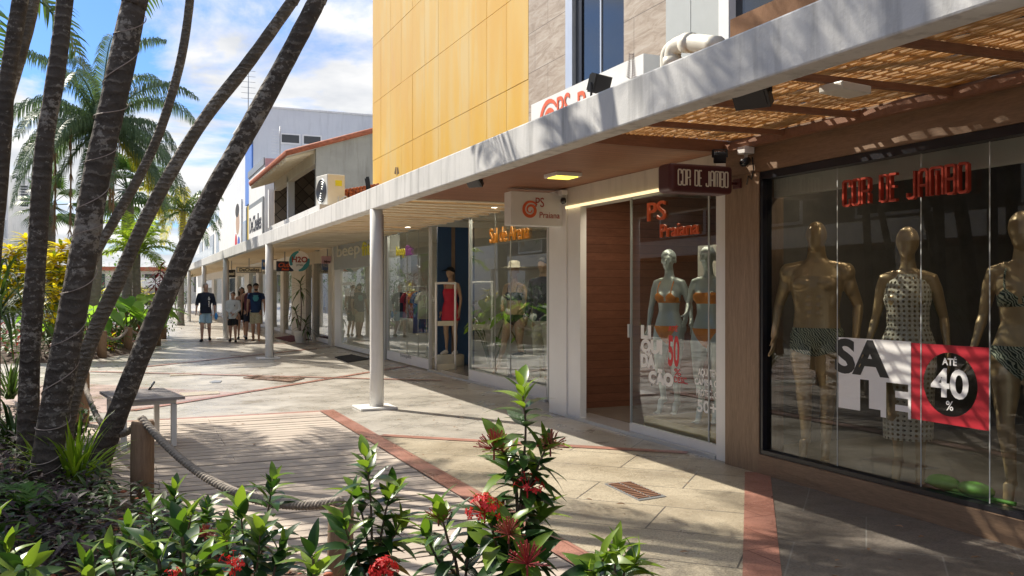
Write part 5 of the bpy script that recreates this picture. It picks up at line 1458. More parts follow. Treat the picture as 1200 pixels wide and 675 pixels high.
def frond(mb, base, d, L, droop, leaf, n, w=0.035, rng=random, hang=0.6, rach=0.018, twist=0.0):
    # pinnate palm leaf: arching rachis with two rows of drooping leaflets
    d = Vector(d).normalized(); pts = []; p = Vector(base); cur = d.copy(); k = 14; st = L / k
    for i in range(k + 1):
        pts.append(p.copy()); p = p + cur * st
        cur = (cur + Vector((0, 0, -droop / k * (0.6 + 1.2 * i / k)))).normalized()
    mb.tube(pts, [rach * (1 - 0.85 * i / k) for i in range(k + 1)], 4)
    P_ = resample(pts, n)
    for i in range(2, n):
        f = i / n
        t_ = (P_[min(i + 1, n - 1)] - P_[i - 1]).normalized()
        sd = t_.cross(Vector((0, 0, 1)))
        if sd.length < 0.05: sd = Vector((1, 0, 0))
        sd.normalize(); up = sd.cross(t_)
        ll = leaf * math.sin(PI * (0.14 + 0.80 * f)) ** 0.7 * rng.uniform(0.85, 1.1)
        for s_ in (-1, 1):
            dd = (sd * s_ * 0.9 + t_ * 0.55 + up * rng.uniform(-0.05, 0.45)).normalized()
            a = P_[i]; m1 = a + dd * ll * 0.45; hd = Vector((0, 0, -1))
            d2 = (dd + hd * hang * rng.uniform(0.6, 1.3)).normalized()
            m2 = m1 + d2 * ll * 0.3; d3 = (d2 + hd * hang * 0.8).normalized(); e = m2 + d3 * ll * 0.3
            wv = t_ * w * 0.5
            mb.add([a - wv * 0.5, a + wv * 0.5, m1 - wv, m1 + wv, m2 - wv * 0.8, m2 + wv * 0.8, e], [(0, 1, 3, 2), (2, 3, 5, 4), (4, 5, 6)])

def palm_crown(c, n, L, leaf, seed, elev=(0.1, 1.2), droop=1.3, nl=46, w=0.04, hang=0.6, mats=None, pick=None, rach=0.02):
    rng = random.Random(seed); mb = MB()
    for k in range(n):
        az = 2.399 * k + rng.uniform(-0.3, 0.3); f = k / max(1, n - 1)
        el = elev[1] + (elev[0] - elev[1]) * f + rng.uniform(-0.12, 0.12)
        d = Vector((math.cos(az) * math.cos(el), math.sin(az) * math.cos(el), math.sin(el)))
        mb.cur = pick(rng, f) if pick else 0
        frond(mb, Vector(c) + d * 0.05, d, L * rng.uniform(0.82, 1.1), droop * rng.uniform(0.8, 1.25), leaf, nl, w, rng, hang, rach)
    return mb

def trunk_mesh(pts, r0, r1, seed, seg=18, n=60, flare=1.25):
    rng = random.Random(seed); P_ = resample(pts, n); mb = MB(); rr = []
    ringp = 0
    for i in range(n):
        f = i / (n - 1); r = r0 + (r1 - r0) * f
        r *= 1 + (flare - 1) * math.exp(-f * 14)
        ringp += 1
        r *= 1 + rng.uniform(-0.025, 0.03) + 0.09 * mnoise.noise(Vector((f * 9, seed * 1.7, 0.3)))
        rr.append(r)
    mb.tube(P_, rr, seg)
    return mb
def px_path(path): return [at_depth(u, v, z) for u, v, z in path]
def front_palm(label, path, r0, r1, top, mat, seed, crown_L=1.7, nf=8, group='slim palms with leaning trunks in the near bed'):
    pts = px_path(path); pts[0].z = -0.02
    t_ = thing('palm_tree', label, 'palm', (pts[0].x, pts[0].y, 0), 0, group)
    pts = pts + [Vector(p) for p in top]
    trunk_mesh(pts, r0, r1, seed).build('trunk', M[mat], t_)
    palm_crown(pts[-1], nf, crown_L, 0.42, seed, (0.0, 1.25), 1.5, 28, 0.035, 0.5).build('crown', M['leaf_palm'], t_, recalc=False)
    return t_, pts
def ext(pts_last, pts_prev, dz, k=1.0):
    d = (pts_last - pts_prev); d = d / max(0.05, d.z); return pts_last + Vector((d.x * dz * k, d.y * dz * k, dz))
def top_of(path, dzs, k=0.93):
    a, b = at_depth(*path[-2]), at_depth(*path[-1]); out = []; p = b; pr = a
    for dz in dzs:
        q_ = ext(p, pr, dz, k); out.append(q_); pr, p = p, q_
    return out
T1 = [(-30, 545, 8.2), (-22, 430, 8.2), (-8, 290, 8.2), (1, 190, 8.2), (8, 100, 8.2), (17, 40, 8.2), (27, -20, 8.2)]
front_palm('dark palm trunk cut by the left edge of the photo', T1, 0.078, 0.066, top_of(T1, (1.6, 1.8)), 'trunk_dark', 21)
T1b = [(-40, 500, 9.6), (-25, 330, 9.6), (-8, 190, 9.6), (8, 120, 9.6), (24, 66, 9.6), (36, 20, 9.6), (42, -20, 9.6)]
front_palm('slender brown palm trunk curving behind the one at the left edge', T1b, 0.064, 0.056, top_of(T1b, (1.2, 1.4)), 'trunk_mid', 22)
T2 = [(32, 568, 7.0), (33, 500, 7.0), (36, 400, 7.0), (43, 300, 7.0), (52, 171, 7.0), (62, 110, 7.0), (70, 55, 7.0), (77, -10, 7.0)]
front_palm('dark nearly upright palm trunk, second from the left edge, with pale lichen spots', T2, 0.076, 0.060, top_of(T2, (1.8, 1.8)), 'trunk_dark', 23)
T3 = [(46, 603, 6.2), (52, 560, 6.2), (58, 520, 6.2), (74, 425, 6.2), (97, 302, 6.2), (114, 201, 6.2), (137, 100, 6.2), (157, 5, 6.2), (163, -20, 6.2)]
t3, t3p = front_palm('thickest dark palm trunk, wound with pale wire', T3, 0.098, 0.076, top_of(T3, (1.8, 1.9)), 'trunk_dark', 24)
T4 = [(66, 533, 8.6), (70, 470, 8.6), (86, 380, 8.6), (108, 307, 8.6), (133, 260, 8.6), (161, 211, 8.6), (185, 160, 8.6), (203, 105, 8.6), (215, 55, 8.6), (223, -5, 8.6)]
front_palm('thinnest pale brown palm trunk with an S shaped bend', T4, 0.050, 0.038, [at_depth(227, -70, 8.6), at_depth(228, -120, 8.6)], 'trunk_mid', 25, 1.3, 7)
T5 = [(72, 548, 7.8), (82, 480, 7.8), (108, 396, 7.8), (138, 330, 7.8), (166, 267, 7.8), (201, 201, 7.8), (242, 136, 7.8), (290, 75, 7.8), (340, 5, 7.8), (352, -15, 7.8)]
front_palm('grey brown palm trunk leaning right just behind the most slanting one', T5, 0.064, 0.048, top_of(T5, (1.5, 1.5), 0.9), 'trunk_mid', 26)
T6 = [(112, 562, 7.2), (120, 530, 7.2), (136, 490, 7.2), (169, 406, 7.2), (204, 325, 7.2), (244, 236, 7.2), (289, 155, 7.2), (333, 75, 7.2), (372, 0, 7.2), (380, -18, 7.2)]
front_palm('lichen spotted dark palm trunk slanting furthest right in front of the bench', T6, 0.084, 0.066, top_of(T6, (1.5, 1.7), 0.9), 'trunk_dark', 27)
# pale wire wound round the thick trunk
rng = random.Random(7)
Pw = resample(t3p[:9], 900); mb = MB(); seg_pts = []
for i in range(30, 880):
    f = i / 900; p = Pw[i]; a = i * 0.115 + 0.5 * math.sin(i * 0.05) + 0.3 * math.sin(i * 0.013); r = 0.106 - 0.014 * f
    seg_pts.append(p + Vector((math.cos(a) * r, math.sin(a) * r, 0.03 * math.sin(a * 0.7 + 1) + 0.03 * math.sin(a * 1.0))))
mb.tube(seg_pts, 0.0035, 4)
tag(mb.build('wire', M['hair_grey']), 'pale grey wire wound many times round the thickest palm trunk', 'wire')
# another palm just left of the frame; its fronds reach the top left corner and shade the deck
lp = thing('palm_tree', 'palm left of view whose frond tips show at the top left corner', 'palm', (-2.6, 13.6, 0), 0, 'slim palms with leaning trunks in the near bed')
trunk_mesh([(-2.6, 13.6, -0.02), (-2.5, 13.5, 2.5), (-2.2, 13.2, 5.6)], 0.10, 0.08, 31).build('trunk', M['trunk_mid'], lp)
palm_crown((-2.2, 13.2, 5.6), 15, 2.2, 0.55, 31, (-0.2, 1.3), 1.6, 38, 0.05, 0.5).build('crown', M['leaf_palm'], lp, recalc=False)

lp = thing('palm_tree', 'palm standing left of view whose crown shades the near bed', 'palm', (-4.4, 11.2, 0), 0, 'slim palms with leaning trunks in the near bed')
trunk_mesh([(-4.4, 11.2, -0.02), (-4.3, 11.1, 2.5), (-4.1, 11.0, 5.4)], 0.10, 0.08, 32).build('trunk', M['trunk_mid'], lp)
palm_crown((-4.1, 11.0, 5.4), 18, 2.1, 0.55, 32, (-0.2, 1.3), 1.5, 40, 0.06, 0.5).build('crown', M['leaf_palm'], lp, recalc=False)
# ---- queen palm and others in the far bed
qc = at_depth(118, 150, 24.5)
qp = thing('palm_tree', 'tall feathery palm with drooping fronds rising from the far bed', 'palm', (qc.x - 0.2, qc.y, 0))
trunk_mesh([(qc.x - 0.2, qc.y, -0.02), (qc.x - 0.1, qc.y, 3), (qc.x, qc.y, qc.z + 0.1)], 0.17, 0.13, 33, n=40).build('trunk', M['trunk_far'], qp)
palm_crown((qc.x, qc.y, qc.z), 31, 3.2, 0.62, 35, (-0.7, 1.35), 1.9, 150, 0.026, 2.4, pick=lambda r_, f: 1 if (f > 0.85 and r_.random() < 0.15) else 0, rach=0.03).build('crown', [M['leaf_palm_grey'], M['leaf_palm_yellow']], qp, recalc=False)
rng = random.Random(12); mb = MB()
for (u0, v0, u1, v1) in ((100, 150, 64, 262), (100, 155, 82, 268), (125, 170, 132, 258), (128, 160, 129, 235)):
    a = at_depth(u0, v0, 24.2); b = at_depth(u1, v1, 24.0); m_ = at_depth(u1 + 2, v0 - 8, 24.1)
    P_ = resample([a, m_, m_.lerp(b, 0.5), b], 12); mb.tube(P_, 0.025, 5)
    for i in range(4, 12):
        for k in range(14):
            s_ = Vector((rng.uniform(-0.1, 0.1), rng.uniform(-0.1, 0.1), -rng.uniform(0.15, 0.4))); q_ = P_[i]
            mb.add([q_ + Vector((0.012, 0, 0)), q_ - Vector((0.012, 0, 0)), q_ + s_], [(0, 1, 2)])
mb.build('dead_fronds', M['leaf_dead'], qp, recalc=False)

def fan_crown(c, n, stalk, R_, seed, mats=0):
    rng = random.Random(seed); mb = MB()
    for k in range(n):
        az = 2.399 * k; el = rng.uniform(-0.7, 1.2)
        d = Vector((math.cos(az) * math.cos(el), math.sin(az) * math.cos(el), math.sin(el))); p = Vector(c) + d * stalk
        mb.tube([Vector(c), p], 0.014, 4)
        sd = d.cross(Vector((0, 0, 1))).normalized(); up = sd.cross(d)
        for j in range(22):
            a = -1.9 + 3.8 * j / 21
            dd = (d * math.cos(a) + sd * math.sin(a)).normalized(); L = R_ * (0.75 + 0.25 * math.cos(a))
            wv = d.cross(dd) if False else dd.cross(up).normalized() * R_ * 0.045
            m1 = p + dd * L * 0.6; e = p + dd * L - Vector((0, 0, L * 0.28))
            mb.add([p, m1 - wv, m1 + wv, e], [(0, 1, 3, 2)])
    return mb
fc = at_depth(150, 222, 30); fp = thing('palm_tree', 'dark fan leaved palm behind the feathery palm', 'palm', (fc.x, fc.y, 0))
trunk_mesh([(fc.x, fc.y, -0.02), (fc.x, fc.y, 2), (fc.x, fc.y, fc.z)], 0.2, 0.18, 41, n=24).build('trunk', M['trunk_far'], fp)
fan_crown((fc.x, fc.y, fc.z), 34, 0.9, 0.75, 42).build('crown', M['leaf_palm'], fp, recalc=False)
fc = at_depth(60, 240, 33); fp = thing('palm_tree', 'smaller fan palm seen between the two dark trunks on the left', 'palm', (fc.x, fc.y, 0))
trunk_mesh([(fc.x, fc.y, -0.02), (fc.x, fc.y, 2), (fc.x, fc.y, fc.z)], 0.16, 0.14, 43, n=24).build('trunk', M['trunk_far'], fp)
fan_crown((fc.x, fc.y, fc.z), 22, 0.8, 0.65, 44).build('crown', M['leaf_palm'], fp, recalc=False)
lc = at_depth(160, 296, 27); lpm = thing('palm_tree', 'low bright lime green palm under the tall feathery one', 'palm', (lc.x, lc.y, 0))
trunk_mesh([(lc.x, lc.y, -0.02), (lc.x, lc.y, 1.4), (lc.x, lc.y, lc.z)], 0.13, 0.11, 45, n=24).build('trunk', M['trunk_far'], lpm)
palm_crown((lc.x, lc.y, lc.z), 20, 1.35, 0.42, 46, (0.0, 1.3), 1.2, 34, 0.04, 0.5).build('crown', M['leaf_palm_lime'], lpm, recalc=False)
lc = at_depth(212, 320, 40); lpm = thing('palm_tree', 'distant palm with yellowing hanging fronds beside the leaning trunk', 'palm', (lc.x, lc.y, 0))
trunk_mesh([(lc.x, lc.y, -0.02), (lc.x, lc.y, 2.4), (lc.x + 0.1, lc.y, 5.1)], 0.14, 0.12, 47, n=24).build('trunk', M['trunk_far'], lpm)
palm_crown((lc.x + 0.1, lc.y, 5.1), 18, 2.4, 0.5, 48, (-0.3, 1.2), 1.9, 44, 0.05, 1.2, pick=lambda r_, f: 1 if r_.random() < 0.4 else 0).build('crown', [M['leaf_palm'], M['leaf_palm_yellow']], lpm, recalc=False)

def whorl_bush(name, label, cat, base, heads, leafL, leafW, mats, seed, n_leaf=26, pick=None, stem='stem_brown', group=None, droop=0.35, up=0.5):
    # upright stems, each crowned with a whorl of strap leaves
    rng = random.Random(seed); b = Vector(base); t_ = thing(name, label, cat, (b.x, b.y, 0), 0, group)
    ms = MB(); ml = MB()
    for h in heads:
        h = Vector(h); m_ = b.lerp(h, 0.5) + Vector((rng.uniform(-.08, .08), rng.uniform(-.08, .08), 0))
        ms.tube(resample([b + Vector((rng.uniform(-.06, .06), rng.uniform(-.06, .06), -0.0)), m_, h], 8), [0.02, 0.018, 0.016, 0.015, 0.014, 0.013, 0.012, 0.01], 6)
        for k in range(n_leaf):
            f = k / n_leaf; az = 2.399 * k + rng.uniform(-.2, .2); el = -0.25 + 1.5 * f * up * 2 * 0.6 + rng.uniform(-.15, .15)
            d = Vector((math.cos(az) * math.cos(el), math.sin(az) * math.cos(el), math.sin(el)))
            p = h + Vector((0, 0, -0.28 * (1 - f)))
            ml.cur = pick(rng, f) if pick else 0
            leaf_blade(ml, p, d, Vector((0, 0, 1)) + d * 0.2, leafL * rng.uniform(0.75, 1.15), leafW, droop * rng.uniform(0.6, 1.4), 0.2, rng, n=4)
    ms.build('stems', M[stem], t_); ml.build('foliage', [M[m_] for m_ in mats], t_, recalc=False)
    return t_
cp2 = lambda r_, f: 1 if f < 0.2 or r_.random() < 0.08 else 0
cp = lambda r_, f: 1 if f < 0.35 or r_.random() < 0.12 else 0
rng = random.Random(3)
def heads_px(lst): return [at_depth(u, v, z) for u, v, z in lst]
whorl_bush('croton', 'tall croton with bright yellow leaf whorls between the left trunks', 'shrub', on_ground(62, 402), heads_px([(12, 290, 20), (30, 278, 20.5), (5, 315, 19.5), (26, 312, 19.8), (48, 296, 20), (-10, 300, 20), (18, 335, 19.6), (40, 322, 19.4), (8, 345, 19.2), (34, 345, 19.3), (20, 300, 20.2)]), 0.40, 0.085, ['leaf_croton', 'leaf_croton_green'], 51, 60, cp2)
whorl_bush('croton', 'yellow croton showing between the thick trunk and the dark upright one', 'shrub', on_ground(66, 404), heads_px([(62, 300, 19.5), (72, 288, 20), (66, 340, 19), (58, 322, 19.6), (80, 306, 20), (63, 362, 19), (76, 330, 20), (84, 285, 20), (70, 318, 19.3), (85, 322, 20)]), 0.38, 0.085, ['leaf_croton', 'leaf_croton_green'], 52, 60, cp2)
whorl_bush('cordyline', 'red leaved cordyline at the right of the lush bed', 'shrub', on_ground(183, 398), heads_px([(188, 312, 28), (196, 320, 28.4), (182, 326, 28), (192, 338, 27.6)]), 0.45, 0.07, ['leaf_cordyline'], 53, 26)
whorl_bush('cordyline', 'low dark red cordyline among the alocasia leaves', 'shrub', on_ground(150, 402), heads_px([(146, 352, 27), (156, 358, 26.6), (138, 360, 27)]), 0.38, 0.07, ['leaf_cordyline', 'leaf_under'], 54, 24, lambda r_, f: int(r_.random() < 0.4))
whorl_bush('croton', 'small yellow croton behind the alocasia leaves', 'shrub', on_ground(170, 392), heads_px([(160, 332, 31), (168, 340, 30), (176, 346, 30)]), 0.34, 0.08, ['leaf_croton', 'leaf_croton_green'], 55, 28, cp)
whorl_bush('croton', 'yellow green croton left of the bright alocasia', 'shrub', on_ground(118, 405), heads_px([(112, 345, 25), (120, 340, 25.4), (126, 350, 25)]), 0.30, 0.08, ['leaf_croton', 'leaf_croton_green'], 56, 26, lambda r_, f: int(r_.random() < 0.5))

def alocasia(label, base, seed, n, H, L):
    rng = random.Random(seed); b = Vector((base.x, base.y, 0.05)); t_ = thing('elephant_ear', label, 'plant', (b.x, b.y, 0))
    ms = MB(); ml = MB()
    for k in range(n):
        az = 2.399 * k + rng.uniform(-.3, .3); out = rng.uniform(0.2, 0.75) * H; h = rng.uniform(0.55, 1.05) * H
        tip = b + Vector((math.cos(az) * out, math.sin(az) * out, h))
        ms.tube(resample([b, b.lerp(tip, 0.55) + Vector((0, 0, 0.12 * H)), tip], 7), [0.02, 0.018, 0.015, 0.013, 0.012, 0.01, 0.008], 5)
        d = Vector((math.cos(az), math.sin(az), -rng.uniform(0.15, 0.8))).normalized(); n_ = Vector((math.cos(az) * 0.6, math.sin(az) * 0.6, 1))
        sd = d.cross(n_).normalized(); nn = sd.cross(d).normalized(); l_ = L * rng.uniform(0.75, 1.2)
        out_ = [(-0.28, 0.24), (-0.12, 0.40), (0.15, 0.42), (0.45, 0.33), (0.75, 0.16), (1.0, 0.0)]
        mid = [tip + d * l_ * a - nn * l_ * 0.15 * max(a, 0) ** 2 for a, _ in out_]; mid[0] = tip; mid[1] = tip + d * 0.02
        Lf = [tip + d * l_ * a + sd * l_ * w_ - nn * l_ * (0.15 * max(a, 0) ** 2 - 0.10 * w_) for a, w_ in out_]; Rt = [tip + d * l_ * a - sd * l_ * w_ - nn * l_ * (0.15 * max(a, 0) ** 2 - 0.10 * w_) for a, w_ in out_]
        m_ = len(out_); vs = mid + Lf + Rt; fs = []
        for i in range(m_ - 1): fs += [(i, i + 1, m_ + i + 1, m_ + i), (i + 1, i, 2 * m_ + i, 2 * m_ + i + 1)]
        ml.add(vs, fs, True)
    ms.build('stalks', M['stem_green'], t_); ml.build('leaves', M['leaf_alocasia'], t_, recalc=False)
alocasia('elephant ear plant with big sunlit leaves behind the far rope', on_ground(150, 407), 61, 12, 1.25, 0.62)
alocasia('elephant ear plant between the thick trunk and the far post', on_ground(112, 412), 62, 8, 1.2, 0.60)
alocasia('elephant ear plant nearest the lone far post', on_ground(176, 400), 63, 9, 1.3, 0.62)
alocasia('elephant ear plant at the front of the lush bed', on_ground(135, 410), 65, 10, 1.0, 0.58)
alocasia('elephant ear plant partly hidden by the dark upright trunk', on_ground(60, 415), 64, 8, 1.0, 0.5)

def bush(name, label, c, r, h, mats, seed, n=900, leaf=0.10):
    rng = random.Random(seed); t_ = thing(name, label, 'shrub', (c.x, c.y, 0)); ml = MB(); ms = MB()
    cl = [(rng.uniform(-.8, .8) * r, rng.uniform(-.8, .8) * r, rng.uniform(.35, .95) * h, rng.uniform(.25, .45) * r) for _ in range(14)]
    for (x, y, z, q_) in cl: ms.tube([(c.x + x * .2, c.y + y * .2, 0), (c.x + x * .7, c.y + y * .7, z * .6), (c.x + x, c.y + y, z)], [.018, .012, .006], 5)
    for k in range(n):
        x, y, z, q_ = rng.choice(cl); d = Vector((rng.gauss(0, 1), rng.gauss(0, 1), rng.gauss(0, .8))).normalized(); p = Vector((c.x + x, c.y + y, z)) + d * q_ * rng.uniform(.3, 1)
        if p.z < 0.03: p.z = 0.04
        ml.cur = rng.randrange(len(mats))
        leaf_blade(ml, p, d + Vector((0, 0, .2)), Vector((0, 0, 1)) + d * .3, leaf * rng.uniform(.7, 1.3), leaf * .4, .3, .2, rng, n=3)
    ms.build('stems', M['stem_brown'], t_); ml.build('foliage', [M[m_] for m_ in mats], t_, recalc=False)
bush('shrub', 'dark mixed shrub low behind the thick trunk', at_depth(120, 390, 26), 1.1, 1.1, ['leaf_under', 'leaf_cordyline'], 71)
bush('shrub', 'dark green shrub behind the lone far post', at_depth(168, 380, 30), 1.2, 1.2, ['leaf_under', 'leaf_fern'], 72)
bush('shrub', 'dark reddish shrub far back in the lush bed', at_depth(130, 370, 34), 1.5, 1.9, ['leaf_under', 'leaf_cordyline', 'leaf_under'], 73, 1200, 0.13)
bush('shrub', 'green shrub far left behind the yellow croton', at_depth(20, 380, 27), 1.4, 1.6, ['leaf_under', 'leaf_fern'], 74, 1000, 0.12)
bush('shrub', 'small yellow flowered shrub at the foot of the lush bed', at_depth(128, 410, 21.5), 0.25, 0.45, ['leaf_croton', 'leaf_fern'], 75, 160, 0.08)
bush('shrub', 'leafy plants hanging by the white posts at the far end of the walk', at_depth(212, 325, 46), 0.9, 2.9, ['leaf_under', 'leaf_fern'], 76, 700, 0.14)
bush('shrub', 'dark hedge like shrub closing the left of the street', at_depth(95, 350, 46), 3.6, 3.4, ['leaf_under', 'leaf_fern'], 77, 1600, 0.2)
# small shrubs at the rope post behind the trunks
bush('shrub', 'small light green shrub at the foot of the post behind the trunks', Vector((-0.55, 9.6, 0)), 0.35, 0.35, ['leaf_fern', 'leaf_under'], 78, 320, 0.06)

rng = random.Random(131); mb = MB(); cnt = 0
def in_far(x, y):
    c = False; n_ = len(FAR_BED); j = n_ - 1
    for i in range(n_):
        xi, yi = FAR_BED[i]; xj, yj = FAR_BED[j]
        if (yi > y) != (yj > y) and x < (xj - xi) * (y - yi) / (yj - yi) + xi: c = not c
        j = i
    return c
while cnt < 2600:
    x = rng.uniform(-5.5, 1.1); y = rng.uniform(21.2, 34)
    if not in_far(x + .15, y - .15) or not in_far(x - .1, y): continue
    cnt += 1; az = rng.uniform(0, 2 * PI); e = rng.uniform(.1, 1.2); h = rng.uniform(.12, .45)
    mb.cur = rng.choice((0, 0, 1, 2)); leaf_blade(mb, (x, y, h), (math.cos(az) * math.cos(e), math.sin(az) * math.cos(e), math.sin(e)), (0, 0, 1), rng.uniform(.15, .32), rng.uniform(.05, .09), rng.uniform(.2, .7), .3, rng, n=3)
o = mb.build('ground_cover', [M['leaf_under'], M['leaf_fern'], M['leaf_cordyline']], recalc=False); o['kind'] = 'stuff'; o['label'] = 'low mixed leaves covering the soil of the far bed'
# ---- long leaved plants at the left edge
def strap_plant(name, label, base, n, L, W, mat, seed, el=(0.3, 1.3), droop=1.3, z=0.05):
    rng = random.Random(seed); b = Vector((base[0], base[1], z)); t_ = thing(name, label, 'plant', (b.x, b.y, 0)); mb = MB()
    for k in range(n):
        az = 2.399 * k + rng.uniform(-.3, .3); e = rng.uniform(*el); ln = L * rng.uniform(.6, 1.1); p = b + Vector((rng.uniform(-.04, .04), rng.uniform(-.04, .04), 0))
        d = Vector((math.cos(az) * math.cos(e), math.sin(az) * math.cos(e), math.sin(e))); cur = d; vs = []; n_ = 7
        sd = d.cross(Vector((0, 0, 1))).normalized()
        for i in range(n_ + 1):
            f = i / n_; w = W * .5 * (1 - f ** 2.2) * (0.55 + 0.45 * min(1, f * 4))
            vs += [p + sd * w + Vector((0, 0, w * .4)), p, p - sd * w + Vector((0, 0, w * .4))]
            p = p + cur * ln / n_; cur = (cur + Vector((0, 0, -droop / n_ * (.4 + 1.3 * f)))).normalized()
        fs = []
        for i in range(n_):
            a = i * 3; fs += [(a, a + 3, a + 4, a + 1), (a + 1, a + 4, a + 5, a + 2)]
        mb.add(vs, fs, True)
    mb.build('leaves', M[mat], t_, recalc=False); return t_
P_ = on_ground(88, 592); strap_plant('bromeliad', 'bright lime strap leaved plant at the foot of the thick trunk', (P_.x, P_.y), 85, 0.62, 0.026, 'leaf_strap', 81, (0.45, 1.45), 1.1, 0.12)
P_ = on_ground(70, 590); strap_plant('bromeliad', 'lime leaved plant partly behind the thick trunk', (P_.x - 0.12, P_.y + 0.35), 26, 0.45, 0.03, 'leaf_strap', 82, (0.5, 1.4), 1.0, 0.10)
P_ = at_depth(-6, 345, 8.6); lp2 = strap_plant('screw_pine', 'dark green plant with long hanging leaves at the left edge', (P_.x, P_.y), 60, 1.25, 0.034, 'leaf_under', 83, (0.1, 1.3), 3.4, P_.z - 0.25)
mb = MB(); mb.tube([(P_.x, P_.y, 0), (P_.x, P_.y, P_.z - 0.2)], 0.05, 10); mb.build('stem', M['stem_brown'], lp2)
P_ = on_ground(15, 540); strap_plant('screw_pine', 'low dark strap leaved plant left of the dark upright trunk', (P_.x, P_.y), 50, 0.75, 0.04, 'leaf_under', 84, (0.2, 1.3), 1.8, 0.08)
P_ = on_ground(12, 475); strap_plant('screw_pine', 'dark grassy clump behind the left edge trunks', (P_.x, P_.y), 60, 0.8, 0.03, 'leaf_under', 85, (0.3, 1.4), 1.6, 0.08)

# fern
def fern(label, base, n, L, seed, mat='leaf_fern'):
    rng = random.Random(seed); t_ = thing('fern', label, 'fern', (base[0], base[1], 0)); mb = MB()
    for k in range(n):
        az = 2.399 * k; e = rng.uniform(.25, 1.1); d = Vector((math.cos(az) * math.cos(e), math.sin(az) * math.cos(e), math.sin(e)))
        frond(mb, (base[0], base[1], 0.1), d, L * rng.uniform(.7, 1.1), 1.6, L * .28, 22, .02, rng, .2, .005)
    mb.build('fronds', M[mat], t_, recalc=False)
P_ = on_ground(44, 632); fern('green fern in front of the thickest trunk', (P_.x, P_.y), 16, 0.42, 91)
P_ = on_ground(100, 560); fern('small fern by the root of the most slanting trunk', (P_.x - .1, P_.y + .25), 10, 0.30, 92)
P_ = on_ground(10, 600); fern('dark fern near the lower left corner', (P_.x, P_.y), 14, 0.40, 93, 'leaf_under')

# ground cover, leaf litter and stones of the near bed
rng = random.Random(101); mb = MB()
def in_bed(x, y):
    c = False; n_ = len(NEAR_BED); j = n_ - 1
    for i in range(n_):
        xi, yi = NEAR_BED[i]; xj, yj = NEAR_BED[j]
        if (yi > y) != (yj > y) and x < (xj - xi) * (y - yi) / (yj - yi) + xi: c = not c
        j = i
    return c
cnt = 0
while cnt < 3600:
    zc = rng.uniform(4.2, 9.5); u = rng.uniform(-60, 330); xc = (u - CX) / FPX * zc
    x, y = zc * ST + xc * CT, zc * CT - xc * ST
    if not in_bed(x + 0.12, y + 0.05): continue
    dens = mnoise.noise(Vector((x * 1.3, y * 1.3, 3)))
    if dens < (-0.25 if u < 130 else 0.12): continue
    cnt += 1
    h = rng.uniform(0.10, 0.30); az = rng.uniform(0, 2 * PI); e = rng.uniform(-.1, .9)
    d = Vector((math.cos(az) * math.cos(e), math.sin(az) * math.cos(e), math.sin(e)))
    mb.cur = 0 if rng.random() < (0.75 if u < 110 else 0.35) else 1
    leaf_blade(mb, (x, y, h), d, Vector((0, 0, 1)), rng.uniform(.07, .14), rng.uniform(.022, .04), rng.uniform(.2, .7), .3, rng, n=3)
o = mb.build('ground_cover', [M['leaf_purple'], M['leaf_under']], recalc=False); o['kind'] = 'stuff'; o['label'] = 'low purple and green ground cover leaves under the palm trunks'
mb = MB()
for k in range(2600):
    zc = rng.uniform(4.0, 9.5); u = rng.uniform(-20, 480); xc = (u - CX) / FPX * zc; x, y = zc * ST + xc * CT, zc * CT - xc * ST
    if not in_bed(x + .06, y): continue
    s_ = rng.uniform(.008, .02); mb.cur = rng.randrange(3)
    mb.ball((x, y, 0.122 + s_ * .2), s_ * 1.3, s_, s_ * .6, 6)
o = mb.build('gravel', [M['terracotta'], M['cream_wall'], M['stem_brown']]); o['kind'] = 'stuff'; o['label'] = 'reddish gravel scattered over the near bed'
mb = MB()
for k in range(900):
    zc = rng.uniform(4.0, 9.5); u = rng.uniform(-20, 480); xc = (u - CX) / FPX * zc; x, y = zc * ST + xc * CT, zc * CT - xc * ST
    if not in_bed(x + .1, y): continue
    az = rng.uniform(0, 2 * PI); leaf_blade(mb, (x, y, 0.14), (math.cos(az), math.sin(az), rng.uniform(-.1, .3)), (rng.uniform(-.4, .4), rng.uniform(-.4, .4), 1), rng.uniform(.05, .11), rng.uniform(.02, .04), .2, .3, rng, n=3)
o = mb.build('leaf_litter', M['leaf_dead'], recalc=False); o['kind'] = 'stuff'; o['label'] = 'dry brown leaves lying in the near bed'

# fallen leaves and litter on the paving
mb = MB(); rng = random.Random(77)
for k in range(150):
    x = rng.uniform(-1.0, 4.6); y = rng.uniform(3.0, 19)
    if in_bed(x - .1, y): continue
    az = rng.uniform(0, 2 * PI); L = rng.uniform(.02, .075)
    leaf_blade(mb, (x, y, 0.028), (math.cos(az), math.sin(az), .08), (rng.uniform(-.3, .3), rng.uniform(-.3, .3), 1), L, L * .4, .1, .4, rng, n=3)
o = mb.build('fallen_leaves', M['leaf_dead'], recalc=False); o['kind'] = 'stuff'; o['label'] = 'few dry leaves scattered on the deck and paving'
